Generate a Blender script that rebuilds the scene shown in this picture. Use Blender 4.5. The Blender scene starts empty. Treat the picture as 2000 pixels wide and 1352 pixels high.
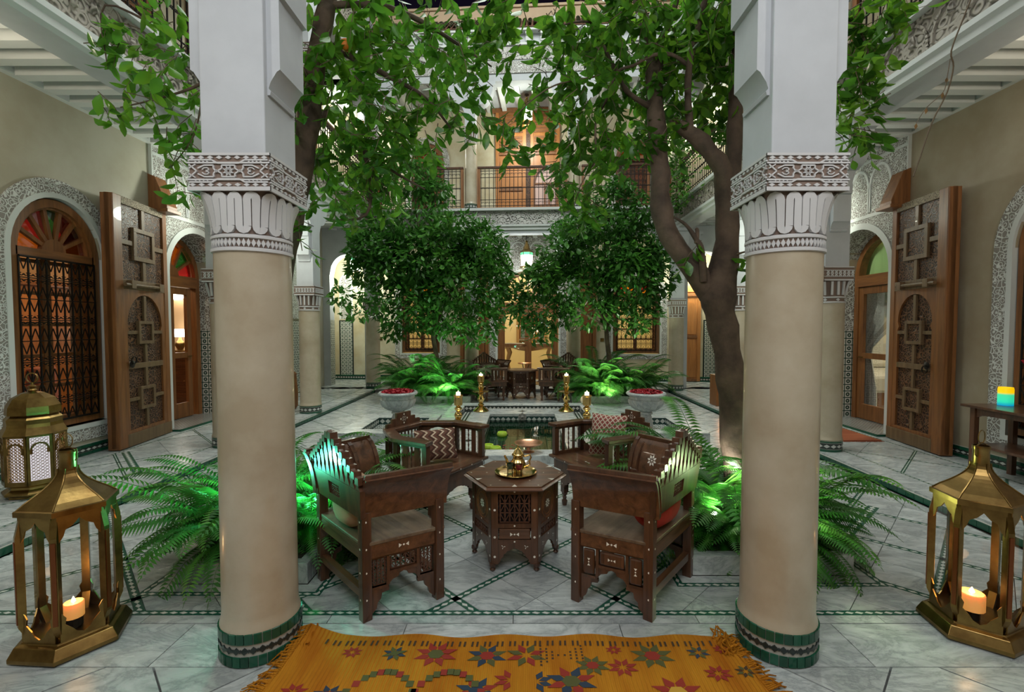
import bpy, bmesh, math, random, mathutils.noise
from math import sin, cos, pi, radians as R, sqrt, atan2
from mathutils import Vector, Matrix, Euler
random.seed(7)
SC = bpy.context.scene
COL = SC.collection
# ---------------------------------------------------------------- camera
cam = bpy.data.cameras.new('camera'); camo = bpy.data.objects.new('camera', cam); COL.objects.link(camo)
cam.sensor_width = 36; cam.lens = 920 / 2000 * 36; cam.shift_x = -0.010; cam.clip_end = 200; cam.clip_start = .05
camo.location = (0, 0, 1.6); camo.rotation_euler = (R(90 - 2.24), 0, 0)
SC.camera = camo
# ---------------------------------------------------------------- colour, exposure, sky
SC.view_settings.view_transform = 'Standard'; SC.view_settings.look = 'None'
SC.view_settings.exposure = 0.15; SC.view_settings.gamma = 1; SC.view_settings.use_curve_mapping = False
cy = SC.cycles
cy.use_denoising = True; cy.max_bounces = 7; cy.diffuse_bounces = 4; cy.glossy_bounces = 3; cy.transmission_bounces = 6
cy.transparent_max_bounces = 12; cy.caustics_reflective = False; cy.caustics_refractive = False; cy.sample_clamp_indirect = 4
world = bpy.data.worlds.new('night_sky'); SC.world = world; world.use_nodes = True
world.node_tree.nodes['Background'].inputs[0].default_value = (0.35, 0.25, 0.6, 1)
world.node_tree.nodes['Background'].inputs[1].default_value = 0.012
# ---------------------------------------------------------------- lights
def light(kind, loc, power, col=(1, .9, .75), size=.1, target=None, spot=60, blend=.5, sy=None):
    l = bpy.data.lights.new('lamp_or_fill_light', kind); o = bpy.data.objects.new('lamp_or_fill_light', l); COL.objects.link(o)
    l.energy = power; l.color = col; o.location = loc
    if kind == 'AREA':
        l.size = size
        if sy: l.shape = 'RECTANGLE'; l.size_y = sy
    else: l.shadow_soft_size = size
    if kind == 'SPOT': l.spot_size = R(spot); l.spot_blend = blend
    if target is not None:
        o.rotation_euler = (Vector(target) - Vector(loc)).to_track_quat('-Z', 'Y').to_euler()
    return o
light('AREA', (0, .2, 4.1), 105, (.94, .96, 1), 2.5, (0, 2.6, .8))
for s in (-1, 1):
    light('POINT', (s * 2.7, .5, 3.3), 46, (1, .96, .9), .12)
    light('POINT', (s * 4.3, 7.35, 3.3), 48, (.93, 1, .86), .1)
    light('POINT', (s * 4.5, 3.5, 3.8), 22, (1, .88, .7), .12)
    light('POINT', tuple((s * 4.7, 12.9, 3.0)), 90, (.93, 1, .84), .1)
    light('POINT', (s * 4.5, 12.9, 7.0), 75, (.95, 1, .92), .08)
    light('POINT', (s * 3.0, 15.2, 2.9), 50, (1, .85, .5), .12)
light('POINT', (.05, 12.3, 3.0), 55, (.95, 1, .95), .1)
light('POINT', (.05, 12.5, 6.8), 75, (.95, 1, .88), .1)
light('AREA', (0, 6.2, 10.6), 640, (.94, 1, .95), 5, (0, 8.6, 1))  # soft overhead fill added above the court, no lamp hangs there
light('SPOT', (-1.45, 3.2, .36), 150, (.10, 1, .5), .06, (-1.62, 3.6, 2.2), 150, .8)
light('SPOT', (1.36, 3.15, .52), 75, (1, 1, .93), .04, (1.66, 3.55, .72), 62, .9)
light('SPOT', (1.29, 3.12, .36), 70, (.5, 1, .4), .06, (1.5, 3.55, 2.0), 150, .8)
light('SPOT', (-1.5, 9.3, .25), 170, (.5, 1, .55), .06, (-1.9, 10.5, 1.9), 130, .8)
light('SPOT', (1.7, 9.3, .25), 160, (.85, 1, .7), .06, (1.95, 10.5, 1.9), 130, .8)
light('POINT', (-6.6, 7.0, 2.9), 36, (1, .72, .42), .15)
light('POINT', (6.6, 7.4, 3.0), 110, (1, .93, .75), .15)
light('POINT', (0, 15.4, 3.2), 90, (1, .85, .55), .15)
light('POINT', (0, 15.2, 7.2), 60, (1, .8, .65), .15)
light('POINT', (-1.75, 2.98, .62), 22, (.12, 1, .62), .05)  # teal fill added behind the left column to brighten fern and chair back
light('POINT', (1.66, 3.05, .55), 14, (.75, 1, .5), .05)  # green fill added behind the right column to brighten its fern

# ---------------------------------------------------------------- materials
MATS = {}
def nodes(name):
    m = bpy.data.materials.new(name); m.use_nodes = True
    nt = m.node_tree; b = nt.nodes['Principled BSDF']
    return m, nt, b
def N(nt, t, **kw):
    n = nt.nodes.new(t)
    for k, v in kw.items():
        if k in n.inputs: n.inputs[k].default_value = v
        else: setattr(n, k, v)
    return n
def L(nt, a, b): nt.links.new(a, b)
def c4(c): return (c[0], c[1], c[2], 1)
def coords(nt, scale=(1, 1, 1), rnd=True):
    tc = N(nt, 'ShaderNodeTexCoord'); mp = N(nt, 'ShaderNodeMapping'); mp.inputs['Scale'].default_value = scale
    L(nt, tc.outputs['Object'], mp.inputs['Vector'])
    if rnd:
        oi = N(nt, 'ShaderNodeObjectInfo'); vm = N(nt, 'ShaderNodeVectorMath', operation='MULTIPLY')
        cb = N(nt, 'ShaderNodeCombineXYZ')
        for i in range(3): L(nt, oi.outputs['Random'], cb.inputs[i])
        L(nt, cb.outputs[0], vm.inputs[0]); vm.inputs[1].default_value = (37, 61, 83); L(nt, vm.outputs[0], mp.inputs['Location'])
    return mp.outputs[0]
def ramp(nt, fac, stops):
    r = N(nt, 'ShaderNodeValToRGB'); e = r.color_ramp.elements
    while len(e) < len(stops): e.new(.5)
    for i, (p, c) in enumerate(stops): e[i].position = p; e[i].color = c4(c)
    L(nt, fac, r.inputs[0]); return r.outputs[0]
def mixc(nt, fac, a, b, mode='MIX'):
    m = N(nt, 'ShaderNodeMix', data_type='RGBA', blend_type=mode)
    for s, v in ((0, fac), (6, a), (7, b)):
        if hasattr(v, 'is_output'): L(nt, v, m.inputs[s])
        elif isinstance(v, tuple): m.inputs[s].default_value = c4(v)
        else: m.inputs[s].default_value = v
    return m.outputs[2]
def math_(nt, op, a, b=None, c=None):
    m = N(nt, 'ShaderNodeMath', operation=op)
    for i, v in enumerate((a, b, c)):
        if v is None: continue
        if hasattr(v, 'is_output'): L(nt, v, m.inputs[i])
        else: m.inputs[i].default_value = v
    return m.outputs[0]
def bump(nt, b, h, strength, dist=.01):
    n = N(nt, 'ShaderNodeBump', Strength=strength, Distance=dist); L(nt, h, n.inputs['Height']); L(nt, n.outputs[0], b.inputs['Normal'])
def mat(name, col, rough=.5, metal=0, var=0, vs=6, bmp=0, bs=40, coat=0, col2=None, rnd=True, **kw):
    if name in MATS: return MATS[name]
    m, nt, b = nodes(name); MATS[name] = m
    b.inputs['Base Color'].default_value = c4(col); b.inputs['Roughness'].default_value = rough; b.inputs['Metallic'].default_value = metal
    b.inputs['Coat Weight'].default_value = coat
    if var or bmp:
        co = coords(nt, rnd=rnd)
        n = N(nt, 'ShaderNodeTexNoise', Scale=vs, Detail=6, Roughness=.6); L(nt, co, n.inputs['Vector'])
        if var:
            d = col2 or tuple(x * (1 - var) for x in col)
            L(nt, ramp(nt, n.outputs[0], [(.35, d), (.65, col)]), b.inputs['Base Color'])
        if bmp:
            n2 = N(nt, 'ShaderNodeTexNoise', Scale=bs, Detail=4); L(nt, co, n2.inputs['Vector']); bump(nt, b, n2.outputs[0], bmp)
    for k, v in kw.items(): b.inputs[k.replace('_', ' ')].default_value = v
    return m
def emit(name, col, st):
    if name in MATS: return MATS[name]
    m, nt, b = nodes(name); MATS[name] = m
    b.inputs['Base Color'].default_value = c4(col); b.inputs['Emission Color'].default_value = c4(col); b.inputs['Emission Strength'].default_value = st
    return m
def marble(name, col, vein, rough=.22, scale=1.6):
    m, nt, b = nodes(name); MATS[name] = m
    co = coords(nt, (scale, scale * 2.2, scale))
    n = N(nt, 'ShaderNodeTexNoise', Scale=1.3, Detail=9, Roughness=.68, Distortion=1.6); L(nt, co, n.inputs['Vector'])
    d = math_(nt, 'ABSOLUTE', math_(nt, 'SUBTRACT', n.outputs[0], .5))
    vn = ramp(nt, d, [(0, vein), (.035, tuple((a + c) / 2 for a, c in zip(vein, col))), (.13, col)])
    n2 = N(nt, 'ShaderNodeTexNoise', Scale=2.6, Detail=5); L(nt, co, n2.inputs['Vector'])
    cl = mixc(nt, .55, vn, ramp(nt, n2.outputs[0], [(.3, tuple(x * .72 for x in col)), (.7, col)]), 'MULTIPLY')
    oi = N(nt, 'ShaderNodeObjectInfo')
    hv = N(nt, 'ShaderNodeHueSaturation'); L(nt, cl, hv.inputs['Color'])
    mr = N(nt, 'ShaderNodeMapRange'); L(nt, oi.outputs['Random'], mr.inputs[0]); mr.inputs[3].default_value = .86; mr.inputs[4].default_value = 1.1
    L(nt, mr.outputs[0], hv.inputs['Value']); L(nt, hv.outputs[0], b.inputs['Base Color'])
    L(nt, ramp(nt, n2.outputs[0], [(.3, (rough * 1.7,) * 3), (.7, (rough * .8,) * 3)]), b.inputs['Roughness'])
    return m
def wood(name, dark, lite, rough=.42, scale=1.0, axis=2, coat=.1, wear=0):
    m, nt, b = nodes(name); MATS[name] = m
    s = [scale * 14] * 3; s[axis] = scale * 1.1
    co = coords(nt, tuple(s))
    n = N(nt, 'ShaderNodeTexNoise', Scale=1.5, Detail=8, Roughness=.65, Distortion=.6); L(nt, co, n.inputs['Vector'])
    c = ramp(nt, n.outputs[0], [(.3, dark), (.72, lite)])
    if wear:
        tc = N(nt, 'ShaderNodeTexCoord'); nw = N(nt, 'ShaderNodeTexNoise', Scale=9, Detail=8); L(nt, tc.outputs['Object'], nw.inputs['Vector'])
        c = mixc(nt, ramp(nt, nw.outputs[0], [(.5, (0, 0, 0)), (.75, (wear,) * 3)]), c, (.38, .3, .2))
    L(nt, c, b.inputs['Base Color']); b.inputs['Roughness'].default_value = rough; b.inputs['Coat Weight'].default_value = coat
    bump(nt, b, n.outputs[0], .25, .004)
    return m
def carved(name, face, ground, scale=26, strength=.9, rough=.7, dist=.012, axes=None, thr=(.06, .16)):
    """shallow arabesque carving: interlaced scroll relief over a darker recessed ground"""
    m, nt, b = nodes(name); MATS[name] = m
    co = coords(nt, rnd=False)
    nz = N(nt, 'ShaderNodeTexNoise', Scale=scale * .35, Detail=2); L(nt, co, nz.inputs['Vector'])
    mx = N(nt, 'ShaderNodeVectorMath', operation='MULTIPLY_ADD'); L(nt, nz.outputs['Color'], mx.inputs[0]); mx.inputs[1].default_value = (.05, .05, .05); L(nt, co, mx.inputs[2])
    vo = N(nt, 'ShaderNodeTexVoronoi', Scale=scale, feature='DISTANCE_TO_EDGE'); L(nt, mx.outputs[0], vo.inputs['Vector'])
    v2 = N(nt, 'ShaderNodeTexVoronoi', Scale=scale * 1.0, feature='F1'); L(nt, mx.outputs[0], v2.inputs['Vector'])
    ring = math_(nt, 'ABSOLUTE', math_(nt, 'SUBTRACT', v2.outputs['Distance'], .34))
    h = math_(nt, 'MINIMUM', vo.outputs['Distance'], ring)
    r = N(nt, 'ShaderNodeMapRange', interpolation_type='SMOOTHSTEP'); L(nt, h, r.inputs[0])
    r.inputs[1].default_value = thr[0]; r.inputs[2].default_value = thr[1]; r.inputs[3].default_value = 1; r.inputs[4].default_value = 0
    L(nt, mixc(nt, r.outputs[0], ground, face), b.inputs['Base Color']); b.inputs['Roughness'].default_value = rough
    bump(nt, b, r.outputs[0], strength, dist)
    return m
def uvm(nt):
    tc = N(nt, 'ShaderNodeTexCoord'); sp = N(nt, 'ShaderNodeSeparateXYZ'); L(nt, tc.outputs['UV'], sp.inputs[0]); return sp.outputs[0], sp.outputs[1]
def band(name, dark, lite, period=.055, edge=.2, skew=.35, rough=.25):
    """zellige band: UV x metres along, y 0..1 across; pale diamonds between dark border rows"""
    m, nt, b = nodes(name); MATS[name] = m
    u, v = uvm(nt)
    av = math_(nt, 'ABSOLUTE', math_(nt, 'SUBTRACT', v, .5))          # 0 centre .5 edge
    us = math_(nt, 'MULTIPLY_ADD', math_(nt, 'SUBTRACT', v, .5), skew * period, u)
    fr = math_(nt, 'FRACT', math_(nt, 'DIVIDE', us, period))
    tri = math_(nt, 'ABSOLUTE', math_(nt, 'SUBTRACT', fr, .5))           # 0..0.5
    d = math_(nt, 'ADD', math_(nt, 'MULTIPLY', tri, .9), math_(nt, 'MULTIPLY', av, .5 / (.5 - edge) * .9))
    inside = math_(nt, 'LESS_THAN', d, .42)
    L(nt, mixc(nt, inside, dark, lite), b.inputs['Base Color']); b.inputs['Roughness'].default_value = rough
    return m
def zstar(name, dark, lite, s=.11, rough=.25):
    """zellige star field on UV metres"""
    m, nt, b = nodes(name); MATS[name] = m
    u, v = uvm(nt)
    def cell(x, o): return math_(nt, 'SUBTRACT', math_(nt, 'FRACT', math_(nt, 'ADD', math_(nt, 'DIVIDE', x, s), o)), .5)
    a, c = math_(nt, 'ABSOLUTE', cell(u, 0)), math_(nt, 'ABSOLUTE', cell(v, 0))
    st1 = math_(nt, 'LESS_THAN', math_(nt, 'MAXIMUM', a, c), .24)
    st2 = math_(nt, 'LESS_THAN', math_(nt, 'ADD', a, c), .34)
    star = math_(nt, 'MAXIMUM', st1, st2)
    hole = math_(nt, 'LESS_THAN', math_(nt, 'ADD', a, c), .13)
    bars = math_(nt, 'LESS_THAN', math_(nt, 'MINIMUM', math_(nt, 'SUBTRACT', .5, a), math_(nt, 'SUBTRACT', .5, c)), .07)
    f = math_(nt, 'SUBTRACT', math_(nt, 'MAXIMUM', star, bars), hole)
    L(nt, mixc(nt, f, lite, dark), b.inputs['Base Color']); b.inputs['Roughness'].default_value = rough
    return m
def leafmat(name, col, trans=.45, rough=.35, var=.35):
    m, nt, b = nodes(name); MATS[name] = m
    oi = N(nt, 'ShaderNodeObjectInfo'); tc = N(nt, 'ShaderNodeTexCoord')
    n = N(nt, 'ShaderNodeTexNoise', Scale=3.1, Detail=2); L(nt, tc.outputs['Object'], n.inputs['Vector'])
    f = math_(nt, 'FRACT', math_(nt, 'ADD', math_(nt, 'MULTIPLY', n.outputs[0], 2.0), oi.outputs['Random']))
    c = ramp(nt, f, [(0, tuple(x * (1 - var) for x in col)), (.6, col), (1, (min(1, col[0] * 1.7), col[1] * 1.2, col[2]))])
    L(nt, c, b.inputs['Base Color']); b.inputs['Roughness'].default_value = rough
    t = N(nt, 'ShaderNodeBsdfTranslucent'); L(nt, c, t.inputs[0]); mx = N(nt, 'ShaderNodeMixShader'); mx.inputs[0].default_value = trans
    L(nt, b.outputs[0], mx.inputs[1]); L(nt, t.outputs[0], mx.inputs[2]); L(nt, mx.outputs[0], nt.nodes['Material Output'].inputs[0])
    return m
def glass(name, col=(1, 1, 1), gloss=.5, tint=None):
    """thin pane: clear straight through, mirror-like at grazing angles"""
    m, nt, b = nodes(name); MATS[name] = m
    nt.nodes.remove(b)
    t = N(nt, 'ShaderNodeBsdfTransparent'); t.inputs[0].default_value = c4(col)
    g = N(nt, 'ShaderNodeBsdfGlossy', Roughness=.03); fr = N(nt, 'ShaderNodeFresnel', IOR=1.45)
    mx = N(nt, 'ShaderNodeMixShader'); L(nt, math_(nt, 'MULTIPLY', fr.outputs[0], gloss * 2), mx.inputs[0])
    L(nt, t.outputs[0], mx.inputs[1]); L(nt, g.outputs[0], mx.inputs[2]); L(nt, mx.outputs[0], nt.nodes['Material Output'].inputs[0])
    return m
# ---------------------------------------------------------------- mesh builder
class MB:
    def __init__(s): s.v = []; s.f = []; s.mi = []; s.uv = []; s.M = Matrix.Identity(4); s.mat = 0
    def add(s, vs, fs, uvs=None, mi=None):
        b = len(s.v); M = s.M
        s.v += [tuple(M @ Vector(p)) for p in vs]
        for k, f in enumerate(fs):
            s.f.append([i + b for i in f]); s.mi.append(s.mat if mi is None else mi)
            s.uv.append(uvs[k] if uvs else None)
        return s
    def box(s, x0, x1, y0, y1, z0, z1, mi=None):
        v = [(x0, y0, z0), (x1, y0, z0), (x1, y1, z0), (x0, y1, z0), (x0, y0, z1), (x1, y0, z1), (x1, y1, z1), (x0, y1, z1)]
        return s.add(v, [(3, 2, 1, 0), (4, 5, 6, 7), (0, 1, 5, 4), (1, 2, 6, 5), (2, 3, 7, 6), (3, 0, 4, 7)], mi=mi)
    def cbox(s, c, d, mi=None): return s.box(c[0] - d[0] / 2, c[0] + d[0] / 2, c[1] - d[1] / 2, c[1] + d[1] / 2, c[2] - d[2] / 2, c[2] + d[2] / 2, mi)
    def bar(s, a, b, w, h=None, up=(0, 0, 1), mi=None):
        a, b = Vector(a), Vector(b); h = h or w; d = (b - a).normalized(); u = Vector(up)
        if abs(d.dot(u)) > .99: u = Vector((0, 1, 0))
        x = d.cross(u).normalized(); u = x.cross(d)
        v = []
        for p in (a, b):
            for i, j in ((-1, -1), (1, -1), (1, 1), (-1, 1)): v.append(p + x * (i * w / 2) + u * (j * h / 2))
        return s.add(v, [(3, 2, 1, 0), (4, 5, 6, 7), (0, 1, 5, 4), (1, 2, 6, 5), (2, 3, 7, 6), (3, 0, 4, 7)], mi=mi)
    def prism(s, poly, h0, h1, ax='z', mi=None, caps=True):
        f = {'z': lambda a, b, h: (a, b, h), 'y': lambda a, b, h: (a, h, b), 'x': lambda a, b, h: (h, a, b)}[ax]
        n = len(poly); v = [f(a, b, h0) for a, b in poly] + [f(a, b, h1) for a, b in poly]
        fs = [(i, (i + 1) % n, n + (i + 1) % n, n + i) for i in range(n)]
        if caps: fs += [tuple(range(n - 1, -1, -1)), tuple(range(n, 2 * n))]
        return s.add(v, fs, mi=mi)
    def ringprism(s, outer, inner, h0, h1, ax='z', mi=None):
        """prism between two open polylines with the same number of points"""
        f = {'z': lambda a, b, h: (a, b, h), 'y': lambda a, b, h: (a, h, b), 'x': lambda a, b, h: (h, a, b)}[ax]
        n = len(outer); v = []
        for h in (h0, h1): v += [f(a, b, h) for a, b in outer] + [f(a, b, h) for a, b in inner]
        fs = []
        for i in range(n - 1):
            fs += [(i, i + 1, n + i + 1, n + i), (2 * n + i, 3 * n + i, 3 * n + i + 1, 2 * n + i + 1), (i, 2 * n + i, 2 * n + i + 1, i + 1), (n + i, n + i + 1, 3 * n + i + 1, 3 * n + i)]
        fs += [(0, n, 3 * n, 2 * n), (n - 1, 3 * n - 1, 4 * n - 1, 2 * n - 1)]
        return s.add(v, fs, mi=mi)
    def lathe(s, prof, n=16, c=(0, 0, 0), mi=None, a0=0, sq=None):
        v = []; m = len(prof)
        for r, z in prof:
            for i in range(n):
                a = a0 + 2 * pi * i / n; v.append((c[0] + r * cos(a), c[1] + r * sin(a), c[2] + z))
        fs = [(j * n + i, j * n + (i + 1) % n, (j + 1) * n + (i + 1) % n, (j + 1) * n + i) for j in range(m - 1) for i in range(n)]
        if prof[0][0] > 1e-4: fs.append(tuple(range(n - 1, -1, -1)))
        if prof[-1][0] > 1e-4: fs.append(tuple(range((m - 1) * n, m * n)))
        return s.add(v, fs, mi=mi)
    def loft(s, rings, close=True, caps=True, mi=None):
        n = len(rings[0]); v = [p for r in rings for p in r]; fs = []
        for j in range(len(rings) - 1):
            for i in range(n if close else n - 1): fs.append((j * n + i, j * n + (i + 1) % n, (j + 1) * n + (i + 1) % n, (j + 1) * n + i))
        if caps: fs += [tuple(range(n - 1, -1, -1)), tuple(range((len(rings) - 1) * n, len(rings) * n))]
        return s.add(v, fs, mi=mi)
    def tube(s, path, r, n=6, mi=None, caps=True):
        P = [Vector(p) for p in path]; k = len(P); rr = r if isinstance(r, (list, tuple)) else [r] * k
        T = [(P[min(i + 1, k - 1)] - P[max(i - 1, 0)]).normalized() for i in range(k)]
        u = T[0].orthogonal().normalized(); rings = []
        for i in range(k):
            u = (u - T[i] * u.dot(T[i]))
            u = u.normalized() if u.length > 1e-6 else T[i].orthogonal().normalized()
            w = T[i].cross(u)
            rings.append([P[i] + (u * cos(2 * pi * j / n) + w * sin(2 * pi * j / n)) * rr[i] for j in range(n)])
        return s.loft(rings, True, caps, mi)
    def quad(s, pts, uv=None, mi=None): return s.add(pts, [tuple(range(len(pts)))], [uv] if uv else None, mi=mi)
    def strip(s, a, b, w, z=0, mi=None):
        """flat band on a floor with UVs in metres along"""
        a, b = Vector((a[0], a[1], z)), Vector((b[0], b[1], z)); d = b - a; l = d.length; n = Vector((-d.y, d.x, 0)).normalized() * (w / 2)
        return s.quad([a - n, b - n, b + n, a + n], [(0, 0), (l, 0), (l, 1), (0, 1)], mi)
    def build(s, name, mats, parent=None, smooth=None, loc=None, rz=0, bevel=0, kind=None, label=None):
        me = bpy.data.meshes.new(name); me.from_pydata(s.v, [], s.f)
        for m in (mats if isinstance(mats, (list, tuple)) else [mats]): me.materials.append(m)
        me.polygons.foreach_set('material_index', s.mi)
        if any(u is not None for u in s.uv):
            ul = me.uv_layers.new(name='UVMap'); k = 0
            for f, u in zip(s.f, s.uv):
                for j in range(len(f)):
                    if u is not None: ul.data[k].uv = u[j]
                    k += 1
        if smooth:
            me.shade_smooth(); me.set_sharp_from_angle(angle=R(smooth))
        o = bpy.data.objects.new(name, me); COL.objects.link(o)
        if parent: o.parent = parent
        if loc is not None: o.location = loc
        if rz: o.rotation_euler = (0, 0, rz)
        if bevel:
            bv = o.modifiers.new('bevel', 'BEVEL'); bv.width = bevel; bv.segments = 2; bv.limit_method = 'ANGLE'; bv.angle_limit = R(40)
        if kind: o['kind'] = kind
        if label: o['label'] = label
        return o
def tag(o, label, cat, group=None, kind=None):
    o['label'] = label; o['category'] = cat
    if group: o['group'] = group
    if kind: o['kind'] = kind
    return o
def thing(name, label, cat, loc=(0, 0, 0), rz=0, group=None):
    o = bpy.data.objects.new(name, None); COL.objects.link(o); o.location = loc; o.rotation_euler = (0, 0, rz); o.empty_display_size = .05
    return tag(o, label, cat, group, 'thing')
def struct(o): o['kind'] = 'structure'; return o
def senode(name, loc=(0, 0, 0), rz=0):
    o = bpy.data.objects.new(name, None); COL.objects.link(o); o.location = loc; o.rotation_euler = (0, 0, rz); o['kind'] = 'structure'; return o
def inst(src, parent, loc=(0, 0, 0), rot=(0, 0, 0), scale=(1, 1, 1), name=None):
    o = src.copy(); COL.objects.link(o); o.parent = parent; o.location = loc; o.rotation_euler = rot; o.scale = scale
    if name: o.name = name
    return o
KIDS = {}
def copy_tree(src, loc, rz, label=None, group=None):
    def rec(a, par):
        b = a.copy(); COL.objects.link(b)
        if par: b.parent = par
        for ch in a.children: rec(ch, b)
        return b
    r = rec(src, None); r.location = loc; r.rotation_euler = (0, 0, rz)
    if label: r['label'] = label
    if group: r['group'] = group
    return r
def arc(cx, cz, r, a0, a1, n): return [(cx + r * cos(a0 + (a1 - a0) * i / n), cz + r * sin(a0 + (a1 - a0) * i / n)) for i in range(n + 1)]
def clip(poly, nx, ny, d):
    """keep nx*x+ny*y <= d"""
    out = []
    for i in range(len(poly)):
        a, b = poly[i], poly[(i + 1) % len(poly)]; da = nx * a[0] + ny * a[1] - d; db = nx * b[0] + ny * b[1] - d
        if da <= 0: out.append(a)
        if da * db < 0:
            t = da / (da - db); out.append((a[0] + (b[0] - a[0]) * t, a[1] + (b[1] - a[1]) * t))
    return out
def cliprect(p, x0, x1, y0, y1):
    for n in ((-1, 0, -x0), (1, 0, x1), (0, -1, -y0), (0, 1, y1)):
        if len(p) < 3: return []
        p = clip(p, *n)
    return p if len(p) > 2 else []
def subrect(p, x0, x1, y0, y1):
    out = []
    for n in ((1, 0, x0), (-1, 0, -x1), (0, 1, y0), (0, -1, -y1)):
        if len(p) < 3: break
        q = clip(p, *n)
        if len(q) > 2 and area(q) > 2e-4: out.append(q)
        p = clip(p, -n[0], -n[1], -n[2])
    return out
def area(p): return abs(sum(p[i][0] * p[(i + 1) % len(p)][1] - p[(i + 1) % len(p)][0] * p[i][1] for i in range(len(p)))) / 2
def centroid(p): return (sum(a[0] for a in p) / len(p), sum(a[1] for a in p) / len(p))
# palette
WHITE = mat('white_plaster', (.49, .51, .53), .75, var=.12, vs=3, bmp=.05, bs=25)
PALEW = mat('white_paint', (.58, .60, .58), .6)
STUCCO = carved('carved_stucco', (.66, .67, .64), (.22, .20, .175), 13, .9, thr=(.035, .085))
STUCCO2 = carved('carved_stucco_fine', (.66, .67, .64), (.24, .22, .195), 17, .8, thr=(.04, .09))
STUCCOB = carved('carved_stucco_unlit', (.33, .30, .25), (.17, .15, .12), 9, 1.0, dist=.04, thr=(.04, .3))  # side friezes: their unlit tone is put into the colour
STUCCOF = carved('carved_stucco_frieze', (.50, .49, .46), (.36, .345, .315), 9, 1.0, dist=.04, thr=(.04, .3))
TADE = mat('tadelakt_column', (.52, .46, .35), .3, var=.3, vs=2.6, bmp=.04, bs=18, coat=.25, col2=(.40, .33, .23))
WALLM = mat('tadelakt_wall', (.42, .395, .31), .55, var=.3, vs=1.3, bmp=.05, bs=8, col2=(.35, .31, .225), rnd=False)
WALLR = mat('tadelakt_wall_brown', (.40, .345, .25), .55, var=.3, vs=1.1, bmp=.05, bs=8, col2=(.30, .235, .15), rnd=False)
WALLY = mat('tadelakt_wall_far', (.60, .56, .42), .55, var=.3, vs=1.6, bmp=.05, bs=8, col2=(.47, .38, .23), rnd=False)
MARB = marble('white_marble', (.67, .70, .69), (.38, .41, .41))
MARBD = marble('grey_marble', (.44, .43, .41), (.24, .23, .22), .3)
GREEN = mat('green_tile', (.012, .10, .055), .15, var=.5, vs=3, bmp=.05, bs=20)
BLACKT = mat('black_tile', (.02, .03, .028), .2)
GROUT = mat('pale_grout', (.42, .41, .37), .8)
DGROUT = mat('dark_joint', (.16, .16, .15), .8)
BAND = band('green_white_zellige_band', (.015, .085, .055), (.55, .56, .52))
BANDK = band('black_white_zellige_band', (.03, .04, .035), (.52, .53, .5), .075, .16, 0)
ZSTAR = zstar('zellige_star_field', (.02, .055, .04), (.60, .61, .57))
WOODC = wood('honey_cedar', (.12, .042, .012), (.29, .115, .033), .45)
WOODX = wood('honey_cedar_crosswise', (.12, .042, .012), (.29, .115, .033), .45, axis=1)
WOODD = wood('dark_walnut', (.035, .015, .008), (.135, .056, .027), .33, coat=.3)
WOODDX = wood('dark_walnut_crosswise', (.04, .017, .009), (.17, .072, .033), .33, axis=0, coat=.3)
WOODS = wood('worn_walnut_seat', (.06, .035, .02), (.17, .11, .065), .45, axis=0, coat=.1, wear=.3)
WOODG = wood('grey_weathered_wood', (.095, .055, .025), (.20, .125, .06), .55)
CARVW = carved('carved_cedar', (.165, .075, .032), (.028, .01, .005), 15, 1.0, .5, dist=.03, thr=(.035, .09))
PEARL = mat('mother_of_pearl', (.80, .76, .66), .2, coat=.5)
IRON = mat('black_iron', (.018, .015, .013), .45, .6)
BRASS = mat('aged_brass', (.34, .22, .075), .3, 1, var=.45, vs=7, bmp=.06, bs=30, col2=(.18, .105, .035))
GOLD = mat('polished_brass', (.72, .49, .18), .16, 1, bmp=.05, bs=60)
COPPER = mat('hammered_copper', (.62, .33, .2), .3, 1, bmp=.25, bs=60)
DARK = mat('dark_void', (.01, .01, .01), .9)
GLASS = glass('clear_glass', gloss=.12)
WAX = mat('candle_wax', (.85, .72, .5), .5, Subsurface_Weight=.3)
FLAME = emit('flame', (1, .72, .35), 26)
LAMPW = emit('lamp_glass_lit', (1, .96, .82), 7)
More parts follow.
